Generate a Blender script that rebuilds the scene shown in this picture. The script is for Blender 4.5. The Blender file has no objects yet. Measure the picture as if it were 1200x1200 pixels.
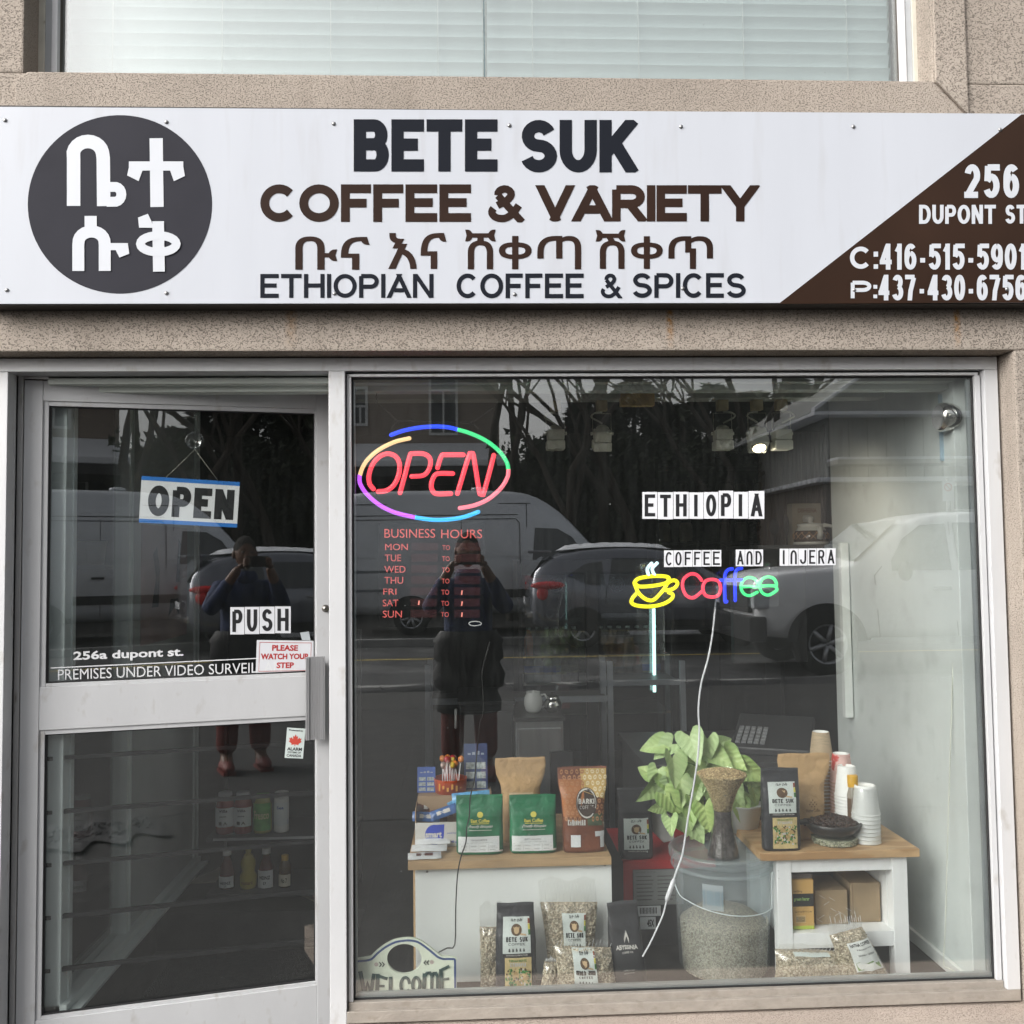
import bpy, bmesh, math, random
from mathutils import Vector, Matrix
rnd = random.Random(7)
R = math.radians
S = bpy.context.scene
COL = S.collection

# ------------------------------------------------------------------ camera
FPX, CAMP = 1095.0, Vector((0.0, -3.04, 1.62))
_ny = Vector((-50, -55, -FPX)).normalized()
_up = Vector((-math.sin(R(0.55)), math.cos(R(0.55)), 0))
_wz = (_up - _ny * _up.dot(_ny)).normalized()
_wx = _ny.cross(_wz).normalized()
ROT = Matrix((_wx, _ny, _wz))
cam = bpy.data.cameras.new('camera'); camo = bpy.data.objects.new('camera', cam); COL.objects.link(camo)
cam.sensor_width = 36; cam.lens = 36 * FPX / 1200; cam.clip_start = 0.02; cam.clip_end = 600
camo.matrix_world = Matrix.Translation(CAMP) @ ROT.to_4x4()
S.camera = camo
# ------------------------------------------------------------------ world, sun, exposure
SUN_EL, SUN_AZ = R(32), R(232)
w = bpy.data.worlds.new('World'); S.world = w; w.use_nodes = True
nt = w.node_tree; nt.nodes.clear()
sky = nt.nodes.new('ShaderNodeTexSky'); sky.sky_type = 'NISHITA'; sky.sun_disc = False
sky.sun_elevation = SUN_EL; sky.sun_rotation = SUN_AZ; sky.dust_density = 6; sky.air_density = 1.0
hs = nt.nodes.new('ShaderNodeHueSaturation'); hs.inputs['Saturation'].default_value = 0.16
bgn = nt.nodes.new('ShaderNodeBackground'); bgn.inputs[1].default_value = 0.15
wo = nt.nodes.new('ShaderNodeOutputWorld')
nt.links.new(sky.outputs[0], hs.inputs['Color']); nt.links.new(hs.outputs[0], bgn.inputs[0]); nt.links.new(bgn.outputs[0], wo.inputs[0])
sl = bpy.data.lights.new('sun', 'SUN'); sl.energy = 1.5; sl.angle = R(45); sl.color = (1, .97, .93)
so = bpy.data.objects.new('sun', sl); COL.objects.link(so)
sd = Vector((math.sin(SUN_AZ) * math.cos(SUN_EL), math.cos(SUN_AZ) * math.cos(SUN_EL), math.sin(SUN_EL)))
so.rotation_euler = sd.to_track_quat('Z', 'Y').to_euler()
S.view_settings.view_transform = 'Standard'; S.view_settings.look = 'None'
S.view_settings.exposure = 0.7; S.view_settings.gamma = 1
S.cycles.max_bounces = 10; S.cycles.diffuse_bounces = 5; S.cycles.glossy_bounces = 5
S.cycles.transparent_max_bounces = 32; S.cycles.caustics_reflective = False; S.cycles.caustics_refractive = False

def ray(px, py):
    return ROT @ Vector((px - 600, 600 - py, -FPX))
def P(px, py, Y=0.0):                      # point on the upright plane y = Y seen at a photo pixel
    d = ray(px, py); return CAMP + d * ((Y - CAMP.y) / d.y)
def G(px, py, z):                          # point at height z
    d = ray(px, py); return CAMP + d * ((z - CAMP.z) / d.z)

# ------------------------------------------------------------------ materials
MATS = {}
def mat(name, col=(.5, .5, .5), rough=.6, metal=0, var=.08, vs=12, bump=.0, bs=120, spec=.5, coat=0, emit=None, es=1,
        alpha=1, sss=0, stretch=None, spots=None, trans=0, detail=4):
    if name in MATS: return MATS[name]
    m = bpy.data.materials.new(name); m.use_nodes = True; t = m.node_tree; N = t.nodes; L = t.links
    b = N['Principled BSDF']; MATS[name] = m
    b.inputs['Roughness'].default_value = rough; b.inputs['Metallic'].default_value = metal
    b.inputs['Specular IOR Level'].default_value = spec; b.inputs['Coat Weight'].default_value = coat
    b.inputs['Alpha'].default_value = alpha; b.inputs['Transmission Weight'].default_value = trans
    if emit: b.inputs['Emission Color'].default_value = (*emit, 1); b.inputs['Emission Strength'].default_value = es
    tc = N.new('ShaderNodeTexCoord'); src = tc.outputs['Object']
    if stretch:
        mp = N.new('ShaderNodeMapping'); mp.inputs['Scale'].default_value = stretch; L.new(src, mp.inputs[0]); src = mp.outputs[0]
    nz = N.new('ShaderNodeTexNoise'); nz.inputs['Scale'].default_value = vs; nz.inputs['Detail'].default_value = detail; L.new(src, nz.inputs[0])
    rp = N.new('ShaderNodeMapRange'); rp.inputs[1].default_value = .3; rp.inputs[2].default_value = .7
    rp.inputs[3].default_value = 1 - var; rp.inputs[4].default_value = 1 + var; L.new(nz.outputs[0], rp.inputs[0])
    mu = N.new('ShaderNodeVectorMath'); mu.operation = 'SCALE'; mu.inputs[0].default_value = col; L.new(rp.outputs[0], mu.inputs['Scale'])
    out = mu.outputs[0]
    if spots:                              # (colour, scale, threshold, softness)
        c2, sc, th, sf = spots
        n2 = N.new('ShaderNodeTexNoise'); n2.inputs['Scale'].default_value = sc; n2.inputs['Detail'].default_value = 3; L.new(src, n2.inputs[0])
        r2 = N.new('ShaderNodeMapRange'); r2.inputs[1].default_value = th; r2.inputs[2].default_value = th + sf; L.new(n2.outputs[0], r2.inputs[0])
        mx = N.new('ShaderNodeMix'); mx.data_type = 'RGBA'; L.new(r2.outputs[0], mx.inputs[0]); L.new(out, mx.inputs[6]); mx.inputs[7].default_value = (*c2, 1)
        out = mx.outputs[2]
    L.new(out, b.inputs['Base Color'])
    if bump:
        nb = N.new('ShaderNodeTexNoise'); nb.inputs['Scale'].default_value = bs; nb.inputs['Detail'].default_value = 3; L.new(src, nb.inputs[0])
        bp = N.new('ShaderNodeBump'); bp.inputs['Strength'].default_value = bump; bp.inputs['Distance'].default_value = .01
        L.new(nb.outputs[0], bp.inputs['Height']); L.new(bp.outputs[0], b.inputs['Normal'])
    return m

def glass_mat(name, refl=.075, tint=(.9, .95, .93), dirt=.0, rough=0.0, veil=(.6, .65, .63)):
    m = bpy.data.materials.new(name); m.use_nodes = True; t = m.node_tree; N = t.nodes; L = t.links; N.clear()
    MATS[name] = m
    o = N.new('ShaderNodeOutputMaterial'); tr = N.new('ShaderNodeBsdfTransparent'); tr.inputs[0].default_value = (*tint, 1)
    gl = N.new('ShaderNodeBsdfGlossy'); gl.inputs['Roughness'].default_value = rough; gl.inputs[0].default_value = (1, 1, 1, 1)
    lw = N.new('ShaderNodeLayerWeight'); lw.inputs[0].default_value = .5
    pw = N.new('ShaderNodeMath'); pw.operation = 'POWER'; L.new(lw.outputs['Facing'], pw.inputs[0]); pw.inputs[1].default_value = 4
    ma = N.new('ShaderNodeMath'); ma.operation = 'MULTIPLY_ADD'; L.new(pw.outputs[0], ma.inputs[0]); ma.inputs[1].default_value = .5; ma.inputs[2].default_value = refl
    m1 = N.new('ShaderNodeMixShader'); L.new(ma.outputs[0], m1.inputs[0]); L.new(tr.outputs[0], m1.inputs[1]); L.new(gl.outputs[0], m1.inputs[2])
    last = m1.outputs[0]
    if dirt:
        tc = N.new('ShaderNodeTexCoord'); mp = N.new('ShaderNodeMapping'); mp.inputs['Scale'].default_value = (1, 1, .12); L.new(tc.outputs['Object'], mp.inputs[0])
        n1 = N.new('ShaderNodeTexNoise'); n1.inputs['Scale'].default_value = 70; n1.inputs['Detail'].default_value = 5; L.new(mp.outputs[0], n1.inputs[0])
        r1 = N.new('ShaderNodeMapRange'); r1.inputs[1].default_value = .4; r1.inputs[2].default_value = .8; r1.inputs[3].default_value = dirt * .4; r1.inputs[4].default_value = dirt * 1.0
        L.new(n1.outputs[0], r1.inputs[0])
        vo = N.new('ShaderNodeTexVoronoi'); vo.inputs['Scale'].default_value = 21; L.new(tc.outputs['Object'], vo.inputs[0])
        r2 = N.new('ShaderNodeMapRange'); r2.inputs[1].default_value = .045; r2.inputs[2].default_value = .02; r2.inputs[3].default_value = 0; r2.inputs[4].default_value = .5
        L.new(vo.outputs['Distance'], r2.inputs[0])
        n3 = N.new('ShaderNodeTexNoise'); n3.inputs['Scale'].default_value = 3.2; L.new(tc.outputs['Object'], n3.inputs[0])
        r3 = N.new('ShaderNodeMapRange'); r3.inputs[1].default_value = .5; r3.inputs[2].default_value = .62; L.new(n3.outputs[0], r3.inputs[0])
        mm = N.new('ShaderNodeMath'); mm.operation = 'MULTIPLY'; L.new(r2.outputs[0], mm.inputs[0]); L.new(r3.outputs[0], mm.inputs[1])
        ad = N.new('ShaderNodeMath'); ad.operation = 'ADD'; ad.use_clamp = True; L.new(r1.outputs[0], ad.inputs[0]); L.new(mm.outputs[0], ad.inputs[1])
        df = N.new('ShaderNodeBsdfDiffuse'); df.inputs[0].default_value = (*veil, 1)
        m2 = N.new('ShaderNodeMixShader'); L.new(ad.outputs[0], m2.inputs[0]); L.new(last, m2.inputs[1]); L.new(df.outputs[0], m2.inputs[2]); last = m2.outputs[0]
    L.new(last, o.inputs[0]); return m

def glow(name, col, es=1.0):
    return mat(name, (col[0]*.5, col[1]*.5, col[2]*.5), rough=.4, emit=col, es=es, var=0)

# ------------------------------------------------------------------ mesh builder
class MB:
    def __init__(s): s.v = []; s.f = []; s.m = []; s.sm = []
    def add(s, vs, fs, m=0, smooth=False):
        o = len(s.v); s.v += [Vector(v) for v in vs]
        for f in fs: s.f.append([i + o for i in f]); s.m.append(m); s.sm.append(smooth)
        return s
    def box(s, x0, x1, y0, y1, z0, z1, m=0):
        v = [(x, y, z) for z in (z0, z1) for y in (y0, y1) for x in (x0, x1)]
        return s.add(v, [(0, 2, 3, 1), (4, 5, 7, 6), (0, 1, 5, 4), (2, 6, 7, 3), (0, 4, 6, 2), (1, 3, 7, 5)], m)
    def hexa(s, a, m=0):                   # 8 corners: bottom ring 4, top ring 4
        return s.add(a, [(3, 2, 1, 0), (4, 5, 6, 7), (0, 1, 5, 4), (1, 2, 6, 5), (2, 3, 7, 6), (3, 0, 4, 7)], m)
    def prism(s, pts, off, m=0, smooth=False):
        n = len(pts); off = Vector(off); v = [Vector(p) for p in pts] + [Vector(p) + off for p in pts]
        fs = [list(range(n)), list(range(2 * n - 1, n - 1, -1))] + [(i, i + n, (i + 1) % n + n, (i + 1) % n) for i in range(n)]
        return s.add(v, fs, m, smooth)
    def poly(s, pts, m=0): return s.add(pts, [list(range(len(pts)))], m)
    def tube(s, pts, r, n=8, m=0, closed=False, caps=True, flat=1.0):
        pts = [Vector(p) for p in pts]; k = len(pts); rs = r if isinstance(r, (list, tuple)) else [r] * k
        v = []; prev = None
        for i, p in enumerate(pts):
            a = pts[(i - 1) % k] if (closed or i > 0) else p; b = pts[(i + 1) % k] if (closed or i < k - 1) else p
            t = (b - a).normalized() if (b - a).length > 1e-9 else Vector((0, 0, 1))
            if prev is None: u = t.orthogonal().normalized()
            else:
                u = prev - t * prev.dot(t)
                u = u.normalized() if u.length > 1e-6 else t.orthogonal().normalized()
            prev = u; w_ = t.cross(u)
            for j in range(n):
                an = 2 * math.pi * j / n; v.append(p + (u * math.cos(an) + w_ * math.sin(an) * flat) * rs[i])
        fs = []
        for i in range(k if closed else k - 1):
            for j in range(n):
                a, b = i * n + j, i * n + (j + 1) % n; c, d = ((i + 1) % k) * n + (j + 1) % n, ((i + 1) % k) * n + j
                fs.append((a, b, c, d))
        if caps and not closed: fs += [list(range(n - 1, -1, -1)), list(range((k - 1) * n, k * n))]
        return s.add(v, fs, m, True)
    def lathe(s, prof, c=(0, 0, 0), n=24, m=0, axis='z', arc=None):
        c = Vector(c); v = []
        for r, z in prof:
            for j in range(n):
                a = 2 * math.pi * j / n; x, y = r * math.cos(a), r * math.sin(a)
                v.append(c + (Vector((x, y, z)) if axis == 'z' else Vector((x, z, y)) if axis == 'y' else Vector((z, x, y))))
        fs = []
        for i in range(len(prof) - 1):
            for j in range(n):
                a, b = i * n + j, i * n + (j + 1) % n
                fs.append((a, b, b + n, a + n) if axis != 'y' else (a, a + n, b + n, b))
        return s.add(v, fs, m, True)
    def ell(s, c, r, n=12, k=8, m=0, rot=None):
        c = Vector(c); v = []; fs = []
        for i in range(k + 1):
            th = math.pi * i / k
            for j in range(n):
                a = 2 * math.pi * j / n; q = Vector((r[0] * math.sin(th) * math.cos(a), r[1] * math.sin(th) * math.sin(a), r[2] * math.cos(th)))
                if rot: q = rot @ q
                v.append(c + q)
        for i in range(k):
            for j in range(n):
                a, b = i * n + j, i * n + (j + 1) % n; fs.append((a, a + n, b + n, b))
        return s.add(v, fs, m, True)
    def grid(s, fn, nu, nv, m=0, smooth=True, mf=None):
        o = len(s.v)
        for j in range(nv + 1):
            for i in range(nu + 1): s.v.append(Vector(fn(i / nu, j / nv)))
        for j in range(nv):
            for i in range(nu):
                a = o + j * (nu + 1) + i; s.f.append([a, a + 1, a + nu + 2, a + nu + 1]); s.m.append(mf(i, j) if mf else m); s.sm.append(smooth)
        return s
    def build(s, name, mats, parent=None, bevel=0, loc=None, weld=False):
        if not isinstance(mats, (list, tuple)): mats = [mats]
        me = bpy.data.meshes.new(name)
        org = Vector(loc) if loc else None
        if parent is not None and getattr(s, 'world', True) and parent.get('_w'): org = Vector(parent['_w'])
        vs = [tuple(v - org) for v in s.v] if org else [tuple(v) for v in s.v]
        me.from_pydata(vs, [], s.f)
        for x in mats: me.materials.append(x)
        me.polygons.foreach_set('material_index', s.m); me.polygons.foreach_set('use_smooth', s.sm)
        if bevel or weld:
            bm = bmesh.new(); bm.from_mesh(me)
            if weld: bmesh.ops.remove_doubles(bm, verts=bm.verts, dist=1e-5)
            if bevel:
                ed = [e for e in bm.edges if len(e.link_faces) == 2 and e.calc_face_angle(0) > .6]
                bmesh.ops.bevel(bm, geom=ed, offset=bevel, segments=2, affect='EDGES', profile=.6, clamp_overlap=True)
            bm.to_mesh(me); bm.free()
        me.update()
        o = bpy.data.objects.new(name, me); COL.objects.link(o)
        if org and parent is not None: o['_w'] = tuple(org)
        if parent is not None: o.parent = parent
        elif loc: o.location = loc
        return o

def tag(o, label=None, cat=None, group=None, kind=None):
    if label: o['label'] = label
    if cat: o['category'] = cat
    if group: o['group'] = group
    if kind: o['kind'] = kind
    return o
def thing(name, label, cat, loc=(0, 0, 0), rz=0, group=None, world=False):
    o = bpy.data.objects.new(name, None); COL.objects.link(o); o.location = loc; o.rotation_euler = (0, 0, rz)
    o.empty_display_size = .05
    if world: o['_w'] = tuple(loc)         # children are given in world coordinates and shifted to this base
    return tag(o, label, cat, group)
def copy_tree(o, parent=None):
    c = o.copy(); COL.objects.link(c)
    if parent is not None: c.parent = parent
    for ch in list(o.children): copy_tree(ch, c)
    return c
def struct(name, mb, m, bevel=0): return tag(mb.build(name, m, None, bevel), kind='structure')

# ------------------------------------------------------------------ lettering (mesh text, flat print)
_tc = {}
def text2d(s, bold=0.0, res=3, lower=None):
    k = (s, bold, res)
    if k in _tc: return _tc[k]
    c = bpy.data.curves.new('t', 'FONT'); c.body = s; c.offset = bold; c.resolution_u = res; c.fill_mode = 'FRONT'
    o = bpy.data.objects.new('t', c); COL.objects.link(o)
    dg = bpy.context.evaluated_depsgraph_get(); dg.update()
    me = bpy.data.meshes.new_from_object(o.evaluated_get(dg))
    v = [(q.co.x, q.co.y) for q in me.vertices]; f = [list(p.vertices) for p in me.polygons]
    bpy.data.objects.remove(o); bpy.data.curves.remove(c); bpy.data.meshes.remove(me)
    if not v: v = [(0, 0), (1, 1)]; f = []
    x0 = min(a for a, _ in v); x1 = max(a for a, _ in v); y0 = min(b for _, b in v); y1 = max(b for _, b in v)
    _tc[k] = ([((a - x0) / max(x1 - x0, 1e-6), (b - y0) / max(y1 - y0, 1e-6)) for a, b in v], f, (x1 - x0) / max(y1 - y0, 1e-6))
    return _tc[k]
def put_text(mb, s, fn, rect, bold=.02, m=0, res=3, shear=0):
    """text fitted to rect (u0,v0,u1,v1), fn(u,v) -> 3D"""
    v, f, _ = text2d(s, bold, res); u0, v0, u1, v1 = rect
    mb.add([fn(u0 + (a + shear * b) * (u1 - u0), v0 + b * (v1 - v0)) for a, b in v], f, m)
def rectp(mb, fn, rect, m=0, n=1):
    u0, v0, u1, v1 = rect
    if n == 1: mb.poly([fn(u0, v0), fn(u1, v0), fn(u1, v1), fn(u0, v1)], m)
    else: mb.grid(lambda u, v: fn(u0 + (u1 - u0) * u, v0 + (v1 - v0) * v), n, n, m)
def stroke2(path, wd, closed=False):
    path = [p for i, p in enumerate(path) if i == 0 or math.hypot(p[0] - path[i - 1][0], p[1] - path[i - 1][1]) > 1e-7]
    n = len(path); L_ = []; R_ = []
    def ud(a, b):
        l = math.hypot(b[0] - a[0], b[1] - a[1]) or 1; return ((b[0] - a[0]) / l, (b[1] - a[1]) / l)
    for i in range(n):
        p = path[i]
        d1 = ud(path[(i - 1) % n], p) if (closed or i > 0) else None; d2 = ud(p, path[(i + 1) % n]) if (closed or i < n - 1) else None
        d1 = d1 or d2; d2 = d2 or d1
        sx, sy = d1[0] + d2[0], d1[1] + d2[1]; l = math.hypot(sx, sy)
        if l < .5: sx, sy, l = d2[0], d2[1], 1.0
        k = min(1.7, 2 / max(l, .6)) if l != 1.0 else 1.0
        nx, ny = -sy / l * wd / 2 * k, sx / l * wd / 2 * k
        L_.append((p[0] + nx, p[1] + ny)); R_.append((p[0] - nx, p[1] - ny))
    q = []
    for i in range(n if closed else n - 1):
        j = (i + 1) % n; q.append([L_[i], L_[j], R_[j], R_[i]])
    return q
def arcp(cx, cy, rx, ry, a0, a1, n=12):
    return [(cx + rx * math.cos(R(a0 + (a1 - a0) * i / n)), cy + ry * math.sin(R(a0 + (a1 - a0) * i / n))) for i in range(n + 1)]
def smooth_path(pts, k=5):
    out = []; n = len(pts)
    for i in range(n - 1):
        p0 = pts[max(i - 1, 0)]; p1 = pts[i]; p2 = pts[i + 1]; p3 = pts[min(i + 2, n - 1)]
        for j in range(k):
            t = j / k; out.append(tuple(.5 * ((2 * b) + (-a + c) * t + (2 * a - 5 * b + 4 * c - d) * t * t + (-a + 3 * b - 3 * c + d) * t ** 3) for a, b, c, d in zip(p0, p1, p2, p3)))
    out.append(tuple(pts[-1])); return out
# ------------------------------------------------------------------ stroke-drawn sans serif capitals (for sign lettering)
def _a(cx, cy, rx, ry, a0, a1, n=14): return arcp(cx, cy, rx, ry, a0, a1, n)
_o = _a(.5, .5, .5, .5, 90, 450, 28)[:-1]
GLY = {
 'A': (1.08, [[(-.12, -.24), (.58, 1.16)], [(.42, 1.16), (1.12, -.24)], [(.24, .28), (.76, .28)]]), 'B': (.92, [[(0, -.2), (0, 1.2)], [(0, 1), (.62, 1)] + _a(.62, .765, .32, .235, 90, -90) + [(0, .53)], [(.5, .53), (.66, .53)] + _a(.66, .265, .34, .265, 90, -90) + [(0, 0)]]),
 'C': (1.0, [_a(.52, .5, .52, .5, 42, 318, 24)]), 'D': (1.0, [[(0, -.2), (0, 1.2)], [(0, 1), (.42, 1)] + _a(.42, .5, .58, .5, 90, -90) + [(0, 0)]]),
 'E': (.82, [[(1.03, 1), (0, 1), (0, 0), (1.04, 0)], [(0, .52), (1.0, .52)]]), 'F': (.76, [[(1.03, 1), (0, 1), (0, -.2)], [(0, .5), (1.0, .5)]]),
 'G': (1.05, [_a(.52, .5, .52, .5, 45, 345, 24)[:-1] + [(1, .2), (1, .46), (.58, .46)]]), 'H': (.95, [[(0, -.2), (0, 1.2)], [(1, -.2), (1, 1.2)], [(0, .52), (1, .52)]]),
 'I': (0, [[(0, -.2), (0, 1.2)]]), 'J': (.72, [[(1, 1.2), (1, .3)] + _a(.5, .3, .5, .3, 0, -180)]), 'K': (.95, [[(0, -.2), (0, 1.2)], [(1.12, 1.16), (.06, .36)], [(.33, .62), (1.12, -.18)]]),
 'L': (.8, [[(0, 1.2), (0, 0), (1.03, 0)]]), 'M': (1.2, [[(0, -.2), (0, 1.0)], [(0, 1.03), (.5, .02)], [(.5, .02), (1, 1.03)], [(1, 1.0), (1, -.2)]]),
 'N': (.95, [[(0, -.2), (0, 1.2)], [(-.0, 1.1), (1, -.1)], [(1, -.2), (1, 1.2)]]), 'O': (1.1, [('c', _o)]), 'P': (.9, [[(0, -.2), (0, 1)], [(0, 1), (.6, 1)] + _a(.6, .73, .4, .27, 90, -90) + [(0, .46)]]),
 'Q': (1.1, [('c', _o), [(.6, .3), (1, -.08)]]), 'R': (.95, [[(0, -.2), (0, 1)], [(0, 1), (.6, 1)] + _a(.6, .74, .36, .26, 90, -90) + [(0, .48)], [(.5, .5), (1.1, -.18)]]),
 'S': (.92, [_a(.5, .755, .45, .245, 20, 250, 14) + _a(.5, .255, .5, .255, 75, -165, 16)]), 'T': (.95, [[(-.06, 1), (1.06, 1)], [(.5, 1), (.5, -.2)]]),
 'U': (.95, [[(0, 1.2), (0, .4)] + _a(.5, .4, .5, .4, 180, 360) + [(1, 1.2)]]), 'V': (1.0, [[(-.12, 1.24), (.58, -.16)], [(.42, -.16), (1.12, 1.24)]]), 'W': (1.5, [[(-.1, 1.3), (.3, -.16)], [(.22, -.16), (.54, 1.1)], [(.46, 1.1), (.78, -.16)], [(.70, -.16), (1.1, 1.3)]]),
 'X': (.95, [[(-.12, -.14), (1.12, 1.14)], [(-.12, 1.14), (1.12, -.14)]]), 'Y': (1.0, [[(-.12, 1.22), (.5, .42)], [(1.12, 1.22), (.5, .42)], [(.5, .55), (.5, -.2)]]), 'Z': (.85, [[(0, 1), (1, 1)], [(1, 1), (0, 0)], [(0, 0), (1, 0)]]),
 '0': (.72, [('c', _o)]), '1': (.35, [[(.75, -.2), (.75, 1.2)], [(.75, .98), (0, .72)]]), '2': (.75, [_a(.5, .7, .48, .3, 165, -25, 12) + [(.5, .3), (.1, .03)], [(-.05, 0), (1.08, 0)]]),
 '3': (.75, [_a(.48, .76, .42, .24, 160, -80, 12), _a(.48, .27, .5, .27, 80, -160, 14)]), '4': (.82, [[(.72, -.2), (.72, 1.2)], [(.66, 1.03), (.02, .3)], [(-.05, .25), (1.15, .25)]]),
 '5': (.75, [[(1.03, 1), (.08, 1)], [(.12, 1.05), (.06, .5)], [(.04, .5)] + _a(.46, .33, .52, .33, 105, -155, 14)]), '6': (.75, [_a(.5, .33, .48, .33, 90, 450, 22)[:-1] + [(.5, .66)], [(.9, .88)] + _a(.52, .62, .5, .38, 60, 180, 8) + [(.02, .35)]]),
 '7': (.72, [[(-.05, 1), (1.1, 1)], [(1, .97), (.5, .35), (.35, -.2)]]), '8': (.75, [('c', _a(.5, .76, .42, .24, 90, 450, 20)[:-1]), ('c', _a(.5, .27, .5, .27, 90, 450, 20)[:-1])]),
 '9': (.75, [_a(.5, .67, .48, .33, 90, 450, 22)[:-1] + [(.5, 1)], [(.1, .12)] + _a(.48, .38, .5, .38, 240, 360, 8) + [(.98, .65)]]),
 '&': (1.05, [[(1.1, -.12), (.22, .78)], _a(.46, .82, .24, .18, 190, -30, 9) + [(.56, .62), (.2, .44)], _a(.36, .22, .36, .22, 145, 300, 10) + [(.75, .15), (.98, .45)]]),
 '-': (.4, [[(-.1, .33), (1.1, .33)]]), ':': (0, [[(0, .13), (0, -.2)], [(0, .84), (0, .56)]]), '.': (0, [[(0, .13), (0, -.2)]]), "'": (0, [[(0, 1.05), (0, .75)]]),
 'n': (.95, [[(0, -.2), (0, .6)] + _a(.5, .6, .5, .4, 180, 0) + [(1, -.2)]]),
}
def clipv(q, lim, s):
    out = []
    for i in range(len(q)):
        p, n_ = q[i], q[(i + 1) % len(q)]; ip, in_ = (p[1] - lim) * s >= -1e-9, (n_[1] - lim) * s >= -1e-9
        if ip: out.append(p)
        if ip != in_: t = (lim - p[1]) / (n_[1] - p[1]); out.append((p[0] + (n_[0] - p[0]) * t, lim))
    return out
def blk(mb, s, fn, rect, wd=.19, sp=.16, m=0, k=0, eps=0.0, asp=1.0):
    """stroke capitals filling rect=(u0,v0,u1,v1); wd, sp relative to the height; fn(u,v[,layer])"""
    u0, v0, u1, v1 = rect; u0 *= asp; u1 *= asp; H = abs(v1 - v0); W = u1 - u0; t = wd * H; g = sp * H; sv = 1 if v1 > v0 else -1
    ws = [.5 if c == ' ' else GLY[c][0] for c in s]; n = len(s)
    tw = sum(ws) or 1e-6; unit = (W - t * n - g * (n - 1)) / tw; x = u0; j = 0
    for c, q in zip(s, ws):
        if c != ' ':
            for stq in GLY[c][1]:
                closed = isinstance(stq, tuple); path = stq[1] if closed else stq; j += 1
                pp = [(x + q * unit + t if 1.019 < a < 1.075 and q else x if -.075 < a < -.019 and q else x + t / 2 + a * q * unit, v0 + sv * (t / 2 + b * (H - t))) for a, b in path]
                for qd in stroke2(pp, t, closed):
                    qd = clipv(clipv(qd, min(v0, v1), 1), max(v0, v1), -1)
                    if len(qd) < 3: continue
                    pts = [Vector(fn(p_[0] / asp, p_[1], j % 3)) if eps else Vector(fn(p_[0] / asp, p_[1])) for p_ in qd]
                    mb.poly(pts[::-1], m)
        x += q * unit + t + g
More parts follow.
